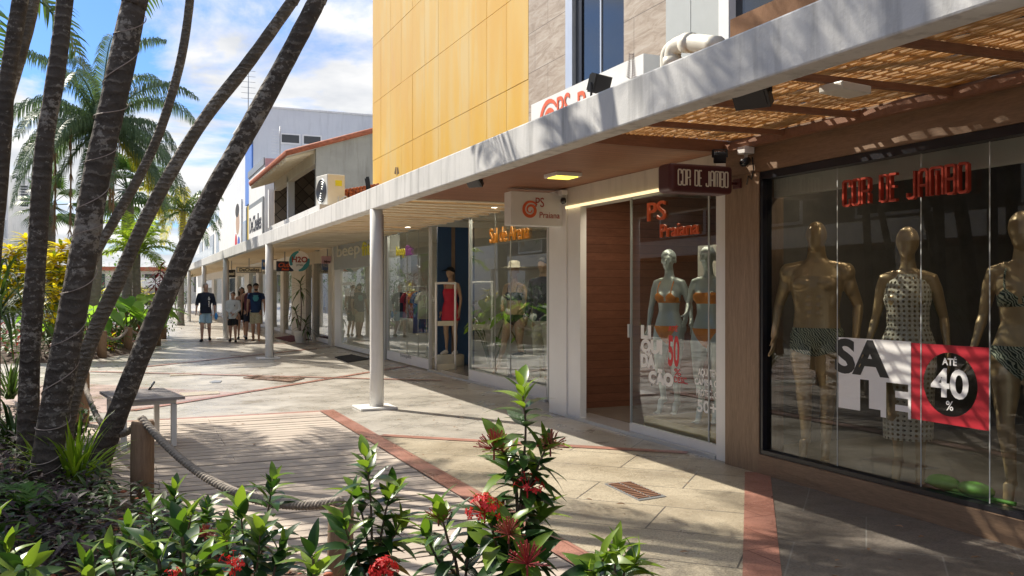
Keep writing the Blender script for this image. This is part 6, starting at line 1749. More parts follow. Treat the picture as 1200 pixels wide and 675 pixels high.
# ---- ixora shrubs in the foreground
def ixora(label, stems, seed, flowers=(), full=0.30, group='ixora shrubs in the foreground', leafL=0.106):
    # stems: list of pixel paths [(u, v, zc)...] from tip downward; the last point goes down to the soil
    rng = random.Random(seed)
    tips = [[at_depth(*p) for p in st] for st in stems]
    bx = sum(t_[-1].x for t_ in tips) / len(tips); by = sum(t_[-1].y for t_ in tips) / len(tips)
    sh = thing('ixora_shrub', label, 'shrub', (bx, by, 0), 0, group); ml = MB(); ms = MB()
    for st in tips:
        low = st[-1]
        path = st + ([low + Vector(((bx - low.x) * .5, (by - low.y) * .5, -(low.z) + 0.02))] if low.z > 0.06 else [])
        P_ = resample(path, 40); n_ = len(P_)
        ms.tube(P_, [0.0028 + 0.0045 * i / n_ for i in range(n_)], 6)
        # cumulative length
        acc = 0; nxt = 0.0; k = 0; az0 = rng.uniform(0, PI)
        for i in range(1, n_):
            acc += (P_[i] - P_[i - 1]).length
            if acc < nxt: continue
            if acc > full and rng.random() < 0.7: nxt = acc + 0.05; continue
            t_ = (P_[i - 1] - P_[i]).normalized()
            f = min(1, acc / 0.35)
            for s_ in (0, PI):
                if acc > 0.3 and rng.random() < 0.12: continue
                az = az0 + k * 1.45 + s_ + rng.uniform(-.35, .35)
                a_ = t_.orthogonal().normalized(); b_ = t_.cross(a_)
                side = a_ * math.cos(az) + b_ * math.sin(az)
                tilt = 1.25 - 1.15 * min(1, acc / 0.16) + rng.uniform(-.2, .25)
                d = (side * math.cos(tilt) + t_ * math.sin(tilt)).normalized()
                ml.cur = 1 if (acc < 0.06 and rng.random() < .65) or (acc < 0.14 and rng.random() < .2) else (2 if acc > .16 and rng.random() < .035 else 0)
                sz = leafL * (0.85 + 0.27 * min(1, acc / 0.12)) * rng.uniform(.6, 1.18)
                leaf_blade(ml, P_[i] + d * 0.006, d, t_ + side * 0.1 + Vector((0, 0, .3)), sz, sz * rng.uniform(.34, .46), rng.uniform(.0, .75), rng.uniform(.1, .45), rng)
            k += 1; nxt = acc + 0.011 + 0.015 * f * rng.uniform(.8, 1.2)
    ms.build('stems', M['stem_brown'], sh); ml.build('foliage', [M['leaf_ixora'], M['leaf_ixora_young'], M['leaf_old']], sh, recalc=False)
    for (u, v, zc, kind, size) in flowers:
        c = at_depth(u, v, zc); mb = MB(); n_ = {'bud': 70, 'brown': 64, 'open': 46, 'few': 12}[kind]
        stalk = c - Vector((0, 0, size * .9)); mb.tube([stalk, c - Vector((0, 0, size * .35))], 0.003, 5)
        for k in range(n_):
            az = 2.399 * k; e = rng.uniform(-.05, 1.5); d = Vector((math.cos(az) * math.cos(e), math.sin(az) * math.cos(e), math.sin(e)))
            o_ = c - Vector((0, 0, size * .4))
            tip = o_ + d * size * rng.uniform(.75, 1.05)
            mb.tube([o_, o_.lerp(tip, .75), tip], [.0009, .0010, .0018] if kind != 'open' else [.0008, .0008, .0008], 4)
            if kind in ('open', 'few'):
                a_ = d.orthogonal().normalized(); b_ = d.cross(a_); r_ = size * .20; ph = rng.uniform(0, PI)
                for q_ in range(4):
                    an = ph + q_ * PI / 2; pd = a_ * math.cos(an) + b_ * math.sin(an); pw = d.cross(pd)
                    mb.add([tip, tip + pd * r_ * .55 + pw * r_ * .38 + d * r_ * .1, tip + pd * r_ * 1.1, tip + pd * r_ * .55 - pw * r_ * .38 + d * r_ * .1], [(0, 1, 2, 3)])
        mb.build('flower_head', M[{'bud': 'bud_red', 'brown': 'bud_brown', 'open': 'petal_red', 'few': 'petal_red'}[kind]], sh, recalc=False)
    return sh
ixora('tallest ixora shrub with red flower heads in the centre foreground',
      [[(611, 452, 2.7), (616, 500, 2.7), (612, 560, 2.7), (606, 640, 2.7), (600, 690, 2.7)],
       [(585, 520, 2.68), (596, 545, 2.7), (606, 590, 2.7), (604, 690, 2.7)],
       [(642, 520, 2.72), (630, 548, 2.7), (614, 590, 2.7), (606, 690, 2.7)],
       [(572, 604, 2.62), (582, 640, 2.65), (592, 690, 2.7)],
       [(618, 655, 2.5), (614, 690, 2.6)], [(634, 600, 2.75), (622, 640, 2.72), (612, 690, 2.7)], [(596, 540, 2.8), (606, 580, 2.75), (604, 690, 2.7)],
       [(596, 620, 2.55), (598, 690, 2.6)]],
      201, [(579, 517, 2.66, 'bud', .062), (645, 516, 2.72, 'brown', .055), (618, 566, 2.62, 'few', .055), (568, 592, 2.58, 'open', .058), (618, 650, 2.42, 'bud', .064), (596, 618, 2.5, 'brown', .05)], full=0.7)
ixora('ixora shrub with one brown bud head left of the tallest one', [[(515, 597, 2.85), (524, 630, 2.85), (538, 690, 2.85)], [(498, 625, 2.9), (515, 660, 2.9), (536, 690, 2.9)], [(552, 640, 2.8), (545, 690, 2.8)]], 202, [(514, 600, 2.85, 'brown', .05)])
ixora('ixora shrub covering the third rope post, red flower low down', [[(428, 535, 3.2), (434, 580, 3.2), (436, 640, 3.2), (438, 690, 3.2)], [(458, 575, 3.25), (448, 620, 3.22), (440, 690, 3.2)], [(402, 610, 3.1), (415, 650, 3.15), (430, 690, 3.2)], [(470, 610, 3.2), (452, 650, 3.2), (442, 690, 3.2)], [(416, 575, 3.3), (428, 620, 3.25), (436, 690, 3.2)]], 203, [(450, 664, 2.95, 'open', .055)])
ixora('thin ixora stem standing before the sagging rope', [[(320, 562, 3.6), (314, 600, 3.6), (306, 650, 3.6), (300, 690, 3.6)]], 204)
ixora('low bushy ixora under the sagging rope', [[(282, 598, 3.3), (286, 640, 3.3), (292, 690, 3.3)], [(305, 625, 3.2), (302, 660, 3.2), (298, 690, 3.25)], [(330, 640, 3.2), (318, 690, 3.2)], [(262, 625, 3.25), (275, 690, 3.3)]], 205, [(272, 655, 3.0, 'few', .045), (275, 664, 3.0, 'few', .04)])
ixora('ixora with bright young leaves at the bottom between rope and post', [[(366, 652, 2.6), (368, 690, 2.6)]], 206)
ixora('ixora rosette at the bottom right of the flowered shrub', [[(722, 640, 2.9), (720, 690, 2.9)], [(706, 655, 2.85), (712, 690, 2.9)], [(690, 668, 2.8), (700, 695, 2.85)], [(742, 662, 2.9), (728, 692, 2.9)]], 207)
ixora('big leaved ixora in the lower left foreground', [[(212, 620, 2.3), (216, 690, 2.3)], [(180, 650, 2.3), (190, 695, 2.3)], [(238, 655, 2.4), (228, 695, 2.35)]], 208, [(203, 674, 2.2, 'few', .03)])
ixora('ixora beside the stout post in the near bed', [[(176, 590, 4.2), (180, 640, 4.2), (184, 680, 4.2)], [(205, 575, 4.3), (202, 630, 4.25), (196, 680, 4.2)], [(225, 600, 4.1), (214, 650, 4.15), (204, 685, 4.2)], [(244, 590, 4.2), (232, 650, 4.2), (215, 685, 4.2)]], 209, [(240, 622, 4.0, 'brown', .06)])
ixora('dark ixora left of the stout post', [[(150, 618, 3.9), (154, 680, 3.9)], [(128, 645, 3.7), (140, 690, 3.8)]], 210)
ixora('ixora with lime tips in the bottom left corner', [[(8, 640, 2.9), (12, 695, 2.9)], [(-6, 600, 3.1), (4, 690, 3.0)], [(30, 665, 2.7), (24, 695, 2.8)]], 211)
ixora('low ixora along the bottom left foreground', [[(100, 664, 2.9), (104, 698, 2.9)]], 212)

# potted palm by the shop door
pb = on_ground(352, 402)
po = thing('potted_palm', 'slender potted plant in a pale round pot under the round white sign', 'potted plant', (pb.x, pb.y, 0))
mb = MB(); mb.lathe([(0.13, 0.0), (0.14, 0.02), (0.185, 0.30), (0.20, 0.31), (0.20, 0.35), (0.175, 0.352)], (pb.x, pb.y, 0.005), 20); mb.build('pot', M['pot'], po)
mb = MB(); ml = MB(); rng = random.Random(17)
for (dx, dy, h) in ((0, 0, 1.75), (-0.08, 0.04, 0.95), (0.1, -0.02, 0.6)):
    a = Vector((pb.x + dx * .3, pb.y + dy * .3, 0.3)); b = Vector((pb.x + dx * 1.6, pb.y + dy * 1.6, h)); mb.tube(resample([a, a.lerp(b, .5) + Vector((.03, .02, 0)), b], 8), 0.016, 6)
    for k in range(24):
        f = k / 24; az = 2.399 * k; e = -.5 + 1.7 * f; d = Vector((math.cos(az) * math.cos(e), math.sin(az) * math.cos(e), math.sin(e)))
        leaf_blade(ml, b - Vector((0, 0, .25 * (1 - f))), d, Vector((0, 0, 1)) + d * .2, rng.uniform(.3, .5), .045, .6, .2, rng, n=5)
mb.build('stems', M['stem_brown'], po); ml.build('leaves', M['leaf_palm'], po, recalc=False)
# ================================================================ FIGURES: people and shop mannequins
def remesh(mb, voxel, smooth_it=4, factor=0.5, name='body'):
    me = mb.mesh(name, [])
    bm = bmesh.new(); bm.from_mesh(me); bmesh.ops.recalc_face_normals(bm, faces=bm.faces); bm.to_mesh(me); bm.free()
    o = bpy.data.objects.new('tmp', me); COL.objects.link(o)
    r = o.modifiers.new('r', 'REMESH'); r.mode = 'VOXEL'; r.voxel_size = voxel; r.use_smooth_shade = True
    s = o.modifiers.new('s', 'SMOOTH'); s.iterations = smooth_it; s.factor = factor
    dg = bpy.context.evaluated_depsgraph_get()
    out = bpy.data.meshes.new_from_object(o.evaluated_get(dg)); out.name = name
    bpy.data.objects.remove(o); bpy.data.meshes.remove(me)
    out.polygons.foreach_set('use_smooth', [True] * len(out.polygons))
    return out
def link_mesh(name, me, mat, parent):
    me.materials.clear(); me.materials.append(mat)
    o = bpy.data.objects.new(name, me); COL.objects.link(o); o.parent = parent; return o
def garment(name, body, planes_sets, off, mat, parent, thick=0.0):
    # pieces of the body surface cut by planes and pushed outwards
    bmo = bmesh.new()
    for planes in planes_sets:
        bm = bmesh.new(); bm.from_mesh(body)
        for co, no in planes:
            bmesh.ops.bisect_plane(bm, geom=bm.verts[:] + bm.edges[:] + bm.faces[:], plane_co=Vector(co), plane_no=Vector(no).normalized(), clear_outer=True)
        bm.normal_update()
        vs = [bmo.verts.new(v.co + v.normal * off) for v in bm.verts]
        bm.verts.index_update()
        for f in bm.faces:
            try: bmo.faces.new([vs[v.index] for v in f.verts]).smooth = True
            except ValueError: pass
        bm.free()
    me = bpy.data.meshes.new(name); bmo.to_mesh(me); bmo.free()
    o = link_mesh(name, me, mat, parent)
    if thick:
        s = o.modifiers.new('thick', 'SOLIDIFY'); s.thickness = thick; s.offset = 1
    return o

def hand(mb, w, d, side_v, curl=0.35, L=0.18, r=0.0085):
    # palm and five fingers; d = forearm direction, side_v = direction of the thumb
    w = Vector(w); d = Vector(d).normalized(); s = Vector(side_v); s = (s - d * s.dot(d)).normalized(); n = d.cross(s)
    mb.tube([w - d * 0.01, w + d * 0.03, w + d * 0.075, w + d * 0.092], [(0.026, 0.018), (0.036, 0.016), (0.040, 0.014), (0.036, 0.012)], 10) if False else None
    for k, q in enumerate((-0.027, -0.009, 0.009, 0.027)):
        mb.tube([w - d * 0.005 + s * q * 0.6, w + d * 0.05 + s * q * 0.9, w + d * 0.088 + s * q], [0.017, 0.015, 0.012], 8, round_ends=True)
    for k, (q, ln) in enumerate(((0.029, 0.070), (0.010, 0.080), (-0.010, 0.075), (-0.029, 0.058))):
        b = w + d * 0.088 + s * q; a = b; dd = d.copy(); pts = [a]
        for j in range(3):
            dd = (dd + n * curl * 0.55).normalized(); a = a + dd * ln * (0.42, 0.33, 0.25)[j] * L / 0.18; pts.append(a)
        mb.tube(pts, [r, r * 0.95, r * 0.88, r * 0.75], 7, round_ends=True)
    b = w + d * 0.025 + s * 0.032; dd = (d * 0.75 + s * 0.65).normalized(); pts = [b]
    for j in range(3): b = b + dd * 0.028; pts.append(b); dd = (dd + d * 0.35 + n * 0.15).normalized()
    mb.tube(pts, [r * 1.4, r * 1.2, r, r * 0.8], 7, round_ends=True)

def figure_mesh(H=1.8, sex='m', legs=None, arms=None, tiptoe=0.0, face=True, muscle=0.0, head_yaw=0.0, belly=0.0, voxel=0.012, hands=True, head_shape='real', lean=0.0, slim=1.0):
    """One continuous body, front towards -Y. legs / arms: for side -1, +1: (knee, ankle) and (elbow, wrist) in a 1.8 m frame."""
    k = H / 1.8; mb = MB(); f = sex == 'f'
    legs = legs or {}; arms = arms or {}
    if f:
        tor = [(0, 0, .845, .085, .075), (0, 0.005, .90, .158, .105), (0, 0.008, .96, .172, .112), (0, 0.0, 1.03, .150, .098), (0, -.004, 1.12, .118, .082), (0, -.004, 1.20, .124, .086), (0, -.004, 1.30, .142, .094), (0, .004, 1.38, .150, .086), (0, .01, 1.44, .142, .070), (0, .012, 1.48, .095, .058), (0, .010, 1.51, .056, .052), (0, .0, 1.57, .047, .048), (0, -.006, 1.62, .046, .047)]
        sh, shx, hipx = 1.435, .158, .088; ar = (.044, .038, .031, .022); lr = (.090, .076, .050, .050, .030)
    else:
        tor = [(0, 0, .835, .09, .08), (0, 0, .89, .160, .105), (0, 0, .95, .166, .110), (0, -.004 - belly * .4, 1.04, .155, .102 + belly * .6), (0, -.006 - belly * .6, 1.12, .148, .100 + belly), (0, -.004 - belly * .3, 1.20, .156, .104 + belly * .6), (0, 0, 1.30, .176, .114), (0, .004, 1.39, .186, .108), (0, .01, 1.45, .172, .086), (0, .012, 1.49, .118, .068), (0, .010, 1.525, .068, .062), (0, .0, 1.58, .058, .060), (0, -.006, 1.62, .057, .059)]
        sh, shx, hipx = 1.445, .190, .090; ar = (.056, .047, .038, .027); lr = (.093, .080, .057, .056, .036)
    S = slim
    mb.rings([(a, b, c, d * S, e * S) for a, b, c, d, e in tor], 28)
    for s in (-1, 1):
        # leg
        kn, an = legs.get(s, ((s * .095, -.01, .49), (s * .10, .02, .085)))
        hp = Vector((s * hipx, 0, .91)); kn = Vector(kn); an = Vector(an)
        up = (hp - kn)
        mb.tube([hp + Vector((0, 0.004, .03)), hp.lerp(kn, .25) + Vector((s * .006, -.006, 0)), hp.lerp(kn, .6), kn + Vector((0, -.004, .04)), kn + Vector((0, -.004, -.03)), kn.lerp(an, .32) + Vector((0, .016, 0)), kn.lerp(an, .65) + Vector((0, .008, 0)), an], [lr[0] * S, lr[0] * .98 * S, lr[1] * S, lr[2] * 1.06, lr[2], lr[3], lr[3] * .76, lr[4]], 18, round_ends=True)
        mb.ball(hp + Vector((s * .0, .055, .03)), .095 * S, .075, .095)            # buttock
        # foot
        fd = Vector((s * .12, -1, 0)).normalized()
        if tiptoe > 0:
            toe = an + fd * (.13 * (1 - tiptoe * .35)) + Vector((0, 0, -an.z + .015))
            mb.tube([an + Vector((0, .022, -.015)), an + fd * .05 + Vector((0, 0, -.02)), an.lerp(toe, .72), toe, toe + fd * .05], [.034, .036, .032, .026, .014], 12, round_ends=True)
            for q in range(5): mb.tube([toe + Vector(((q - 2) * .014, 0, 0)), toe + fd * (.06 - .006 * abs(q - (0 if s < 0 else 4)) ) + Vector(((q - 2) * .015, 0, -.004))], .009, 6, round_ends=True)
        else:
            hl = an + Vector((0, .035, -an.z + .036)); mb.tube([hl, an + fd * .04 + Vector((0, 0, -an.z + .042)), an + fd * .12 + Vector((0, 0, -an.z + .030)), an + fd * .18 + Vector((0, 0, -an.z + .022))], [(.032, .034), (.036, .040), (.042, .028), (.032, .018)], 12, round_ends=True)
            mb.tube([an, hl], [lr[4], .034], 10, round_ends=True)
        # arm
        el, wr = arms.get(s, ((s * .245, .02, 1.16), (s * .26, -.05, .92)))
        so = Vector((s * shx, .005, sh)); el = Vector(el); wr = Vector(wr)
        mb.tube([Vector((s * shx * .55, .006, sh + .012)), so, so.lerp(el, .28) + Vector((s * .004, 0, 0)), so.lerp(el, .65), el, el.lerp(wr, .22), el.lerp(wr, .6), wr], [.055, ar[0], ar[0] * .97, ar[1], ar[2], ar[2] * 1.05, ar[2] * .82, ar[3]], 16, round_ends=True)
        if hands: hand(mb, wr, (wr - el).normalized() * .8 + Vector((0, 0, -.2)), Vector((0, -1, 0)) if True else 0, .35, r=max(.0085, voxel * .85))
        else: mb.ball(wr + (wr - el).normalized() * .07, .03, .04, .07)
        if f:
            mb.ball((s * .068, -.078, 1.285), .060, .052, .058)
        elif muscle:
            mb.ball((s * .084, -.090, 1.335), .084, .046, .056)
            mb.ball((s * .212, .004, 1.415), .068, .066, .078)
            mb.ball(so.lerp(el, .5) + Vector((0, -.02, 0)), .045, .043, .075)
            for q, zz in enumerate((1.225, 1.165, 1.105)): mb.ball((s * .034, -.104 + .002 * q, zz), .031, .020, .027)
            mb.ball((s * .125, -.03, 1.22), .04, .06, .09)
            mb.ball((s * .10, -.045, .70), .058, .05, .14)
    # head
    hr = Matrix.Rotation(head_yaw, 3, 'Z'); hc = Vector((0, -.012, 1.69))
    def hp_(x, y, z): return hc + hr @ Vector((x, y, z))
    if head_shape == 'egg':
        mb.ball(hp_(0, .0, .012), .078, .096, .105, 20, hr); mb.ball(hp_(0, -.022, -.045), .058, .070, .082, 18, hr)
    else:
        mb.ball(hp_(0, .008, .025), .076, .096, .088, 20, hr); mb.ball(hp_(0, -.022, -.045), .056, .068, .078, 18, hr); mb.ball(hp_(0, -.055, -.085), .030, .028, .028, 12, hr)
        if face:
            mb.tube([hp_(0, -.090, .018), hp_(0, -.106, -.016), hp_(0, -.098, -.026)], [.009, .014, .013], 8, round_ends=True)
            mb.ball(hp_(0, -.080, .024), .046, .016, .014, 12, hr)
            mb.ball(hp_(0, -.080, -.058), .028, .016, .014, 10, hr)
            mb.ball(hp_(0, -.064, -.015), .052, .026, .030, 14, hr)
            for s in (-1, 1):
                mb.ball(hp_(s * .036, -.070, -.022), .022, .020, .020, 10, hr); mb.ball(hp_(s * .034, -.068, .004), .021, .020, .020, 10, hr)
                mb.ball(hp_(s * .078, .012, -.010), .010, .022, .032, 10, hr)
    mb.xform(Matrix.Diagonal((k, k, k, 1)))
    me = remesh(mb, voxel, 2 if muscle else 5, .5)
    return me, k, hp_

def cap_hair(mb, hp_, r=1.05, low=-.02, back=-.06, hr=0):
    # hair shell: the upper and back part of a head ball
    vs = []; fs = []; nu, nv = 22, 12
    for i in range(nv + 1):
        for j in range(nu):
            a = 2 * PI * j / nu; front = (math.cos(a) + 1) / 2         # a=0 is the face side
            lim = PI * (0.36 + (0.66 - 0.36) * (1 - front) ** 0.6)
            ph = lim * i / nv
            rr = r if i < nv else r * .97
            vs.append(hp_(.078 * rr * math.sin(ph) * math.sin(a), .008 - .098 * rr * math.sin(ph) * math.cos(a), .025 + .092 * rr * math.cos(ph)))
    for i in range(nv):
        for j in range(nu):
            j2 = (j + 1) % nu; fs.append((i * nu + j, i * nu + j2, (i + 1) * nu + j2, (i + 1) * nu + j))
    mb.add(vs, fs, True)

def loose_top(k, sleeve_to, arms, f=False, hem=.90, r=1.10, voxel=.014, flare=0.01, belly=0.0):
    mb = MB()
    sh, shx = (1.435, .158) if f else (1.445, .190)
    w = [(0, 0, hem, .176 + flare, .122 + belly + flare), (0, 0, hem + .1, .172, .120 + belly), (0, -.006 - belly * .6, 1.12, .165, .120 + belly), (0, 0, 1.28, .182, .124 + belly * .5), (0, .004, 1.39, .192, .116), (0, .01, 1.455, .182, .092), (0, .012, 1.50, .122, .074), (0, .010, 1.525, .078, .068)]
    if f: w = [(a, b, c, d * .86, e * .92) for a, b, c, d, e in w]
    mb.rings(w, 26)
    for s in (-1, 1):
        el, wr = arms.get(s, ((s * .245, .02, 1.16), (s * .26, -.05, .92))); el = Vector(el); wr = Vector(wr); so = Vector((s * shx, .005, sh))
        full = [Vector((s * shx * .5, .006, sh + .01)), so, so.lerp(el, .5), el, el.lerp(wr, .5), wr]
        n_ = {'none': 0, 'short': 3, 'elbow': 5, 'long': 6}[sleeve_to]
        rr = [.062, .066, .064, .056, .048, .040]
        if sleeve_to == 'elbow': full[4] = el.lerp(wr, .25); rr[4] = .056
        if n_: mb.tube(full[:n_], rr[:n_], 14)
    mb.xform(Matrix.Diagonal((k, k, k, 1)))
    return remesh(mb, voxel, 3, .4, 'shirt')
def loose_shorts(k, legs, knee=.55, f=False, top=1.0, r=.098, voxel=.014):
    mb = MB(); mb.rings([(0, 0, .80, .10, .09), (0, 0, .88, .176, .118), (0, 0, .95, .180, .122), (0, 0, top, .168, .114)], 24)
    for s in (-1, 1):
        kn, an = legs.get(s, ((s * .095, -.01, .49), (s * .10, .02, .085))); hp = Vector((s * .09, 0, .91)); kn = Vector(kn); an = Vector(an)
        if knee <= 0.2: pts = [hp, hp.lerp(kn, .6), kn, kn.lerp(an, .5), an + Vector((0, 0, .0))]; rr = [r, r * .95, r * .8, r * .75, r * .72]
        else:
            t_ = (.91 - knee) / (.91 - kn.z); pts = [hp, hp.lerp(kn, t_ * .5), hp.lerp(kn, t_)]; rr = [r, r * 1.0, r * 1.02]
        mb.tube(pts, rr, 16)
    mb.xform(Matrix.Diagonal((k, k, k, 1)))
    return remesh(mb, voxel, 3, .4, 'shorts')
def shoes(k, legs, parent, mat, h=.05):
    for s in (-1, 1):
        kn, an = legs.get(s, ((s * .095, -.01, .49), (s * .10, .02, .085))); an = Vector(an); fd = Vector((s * .12, -1, 0)).normalized(); g = Vector((an.x, an.y, an.z - .085))
        mb = MB(); mb.tube([g + Vector((0, .045, .04)), g + fd * .04 + Vector((0, 0, .048)), g + fd * .12 + Vector((0, 0, .038)), g + fd * .20 + Vector((0, 0, .028))], [(.040, .038), (.044, .046), (.048, .036), (.036, .024)], 14, round_ends=True)
        mb.xform(Matrix.Diagonal((k, k, k, 1))); mb.build('shoe', mat, parent, world_coords=False)
def eyes(k, hp_, parent):
    mb = MB()
    for s in (-1, 1): mb.ball(hp_(s * .030, -.089, .000), .009, .005, .0045, 8)
    mb.xform(Matrix.Diagonal((k, k, k, 1))); mb.build('eyes', M['hair_dark'], parent, world_coords=False)

def person(label, u, v, H, face_yaw, skin, legs, arms, sex='m', belly=0.0, head_yaw=0.0):
    g = on_ground(u, v); t_ = thing('person', label, 'person', (g.x, g.y, 0.0), face_yaw)
    me, k, hp_ = figure_mesh(H, sex, legs, arms, belly=belly, head_yaw=head_yaw, voxel=.012)
    link_mesh('body', me, M[skin], t_); eyes(k, hp_, t_)
    return t_, k, hp_
def put(name, me, mat, parent): return link_mesh(name, me, M[mat], parent)
walkA = {-1: ((-.095, -.15, .50), (-.10, -.16, .085)), 1: ((.10, .00, .49), (.105, .17, .115))}
walkB = {-1: ((-.09, .02, .49), (-.095, .15, .11)), 1: ((.09, -.14, .50), (.095, -.13, .085))}
# man in navy
aA = {-1: ((-.255, .03, 1.17), (-.27, -.09, .94)), 1: ((.255, .03, 1.17), (.265, -.06, .93))}
p, k, hp_ = person('bald man in a dark navy shirt and light blue shorts walking this way', 241, 400, 1.76, R(-8), 'skin', walkA, aA, belly=.035, head_yaw=R(22))
put('shirt', loose_top(k, 'elbow', aA, hem=.87, belly=.035), 'cloth_navy', p)
put('shorts', loose_shorts(k, walkA, .56), 'cloth_sky', p); shoes(k, walkA, p, M['cloth_black'])
mb = MB(); cap_hair(mb, hp_, 1.02); mb.xform(Matrix.Diagonal((k, k, k, 1))); mb.build('hair', M['hair_grey'], p, world_coords=False)
mb = MB()
for i, z in enumerate((1.36, 1.31, 1.24, 1.19, 1.14, 1.09)):
    mb.obox((.105 + .004 * (i % 2), -.158, z), (.014 if i != 1 else .03, .003, 0), (0, .003, 0), (0, 0, .02))
mb.xform(Matrix.Diagonal((k, k, k, 1))); mb.build('shirt_print', M['sticker_white'], p, world_coords=False)
bag = MB(); bag.ball((0, 0, 0), .05, .04, .11, 12); gp = on_ground(241, 400)
o = bag.build('bag', M['blue_plastic']); o.location = (gp.x + .30 * k, gp.y - .12, .76); tag(o, 'bright blue bag held by the bald man in navy', 'bag')
# boy
aB = {-1: ((-.235, .0, 1.17), (-.06, -.16, 1.06)), 1: ((.235, .0, 1.17), (.05, -.17, 1.02))}
p, k, hp_ = person('boy in a pale long sleeved shirt and black shorts with hands at his belly', 273, 401, 1.50, R(-10), 'skin_tan', walkB, aB, head_yaw=R(-10))
put('shirt', loose_top(k, 'long', aB, hem=.84, belly=.01), 'cloth_pale', p); put('shorts', loose_shorts(k, walkB, .60), 'cloth_black', p); shoes(k, walkB, p, M['cloth_black'])
mb = MB(); cap_hair(mb, hp_, 1.08); mb.xform(Matrix.Diagonal((k, k, k, 1))); mb.build('hair', M['hair_dark'], p, world_coords=False)
mb = MB(); mb.obox((.07, -.142, 1.31), (.015, 0, 0), (0, .004, 0), (0, 0, .03)); mb.xform(Matrix.Diagonal((k, k, k, 1))); mb.build('shirt_print', M['cloth_black'], p, world_coords=False)
# woman
aC = {-1: ((-.215, .03, 1.15), (-.20, -.04, .90)), 1: ((.215, .03, 1.15), (.21, -.03, .90))}
p, k, hp_ = person('woman with long dark hair in a short black dress behind the boy', 283, 397, 1.64, R(-5), 'skin_tan', walkA, aC, 'f')
mb = MB(); mb.rings([(0, 0, .66, .19, .13), (0, 0, .85, .182, .125), (0, 0, .96, .180, .12), (0, 0, 1.10, .135, .098), (0, -.034, 1.28, .156, .122), (0, 0, 1.37, .14, .10)], 24); mb.xform(Matrix.Diagonal((k, k, k, 1))); put('dress', remesh(mb, .014, 3), 'cloth_black', p)
mb = MB(); cap_hair(mb, hp_, 1.10)
for s in (-1, 0, 1): mb.tube([hp_(s * .05, .04, .06), hp_(s * .075, .06, -.06), hp_(s * .08, .05, -.24)], [.04, .045, .02], 10, round_ends=True)
mb.xform(Matrix.Diagonal((k, k, k, 1))); mb.build('hair', M['hair_dark'], p, world_coords=False); shoes(k, walkA, p, M['cloth_black'])
mat_plain('cloth_blackblue', (0.012, 0.035, 0.10), 0.9, 0.6, 5)
# man with cap
aD = {-1: ((-.25, .02, 1.17), (-.25, -.08, .93)), 1: ((.25, .03, 1.17), (.25, -.04, .92))}
p, k, hp_ = person('bearded man in black cap, blue and black shirt and khaki shorts beside the post', 300, 399.5, 1.76, R(-12), 'skin_tan', walkB, aD, head_yaw=R(15))
put('shirt', loose_top(k, 'short', aD, hem=.88), 'cloth_blackblue', p); put('shorts', loose_shorts(k, walkB, .54), 'cloth_khaki', p)
mb = MB(); mb.rings([(0, -.004, 1.24, .10, .131), (0, -.002, 1.30, .15, .131), (0, 0.002, 1.37, .16, .124), (0, 0.004, 1.43, .14, .106)], 18); mb.xform(Matrix.Diagonal((k, k, k, 1))); mb.build('shirt_chest', M['teal_sign'], p, world_coords=False)
mb = MB(); cap_hair(mb, hp_, 1.09); mb.tube([hp_(0, -.08, .055), hp_(0, -.16, .045)], [(.07, .012), (.055, .006)], 14); mb.xform(Matrix.Diagonal((k, k, k, 1))); mb.build('cap', M['cloth_black'], p, world_coords=False)
mb = MB(); mb.ball(hp_(0, -.045, -.085), .054, .05, .045, 14); mb.xform(Matrix.Diagonal((k, k, k, 1))); mb.build('beard', M['hair_dark'], p, world_coords=False)
# man behind
p, k, hp_ = person('dark haired man in a maroon sleeveless top walking behind the capped man', 292.5, 397.5, 1.74, R(-6), 'skin_tan', walkA, aD, head_yaw=R(-12))
put('shirt', loose_top(k, 'none', aD, hem=.88), 'cloth_maroon', p); put('shorts', loose_shorts(k, walkA, .56), 'cloth_navy', p); shoes(k, walkA, p, M['cloth_black'])
mb = MB(); cap_hair(mb, hp_, 1.08); mb.xform(Matrix.Diagonal((k, k, k, 1))); mb.build('hair', M['hair_dark'], p, world_coords=False)

# ---------------------------------------------------------------- mannequins
def mat_print():
    t = NT('leaf_print'); v = t.coords((1, 1, 1.6), (0.4, 0.5, 0))
    w = t.new('ShaderNodeTexWave'); w.inputs['Scale'].default_value = 17; w.inputs['Distortion'].default_value = 9; w.inputs['Detail'].default_value = 1.5; t.l.new(v, w.inputs['Vector'])
    t.color(t.ramp(w.outputs['Fac'], [(0.50, (0.018, 0.035, 0.022)), (0.60, (0.42, 0.44, 0.32))])); t.rough(0.6); M['leaf_print'] = t.m
mat_print()
def mat_crochet():
    t = NT('crochet'); tc = t.new('ShaderNodeTexCoord'); sp = t.new('ShaderNodeSeparateXYZ'); t.l.new(tc.outputs['UV'], sp.inputs[0])
    a = t.math('SINE', t.math('MULTIPLY', sp.outputs[0], 2 * PI * 26)); b = t.math('SINE', t.math('MULTIPLY', sp.outputs[1], 2 * PI * 30))
    hole = t.math('GREATER_THAN', t.math('ADD', a, t.math('MULTIPLY', b, 0.9)), 0.75)
    t.color(t.ramp(t.noise(t.coords(), 40, 3), [(0.3, (0.52, 0.46, 0.35)), (0.7, (0.70, 0.64, 0.52))])); t.rough(0.9)
    tr = t.new('ShaderNodeBsdfTransparent'); mx = t.new('ShaderNodeMixShader'); t.l.new(hole, mx.inputs[0]); t.l.new(t.b.outputs[0], mx.inputs[1]); t.l.new(tr.outputs[0], mx.inputs[2]); t.l.new(mx.outputs[0], t.out.inputs[0])
    M['crochet'] = t.m
mat_crochet()
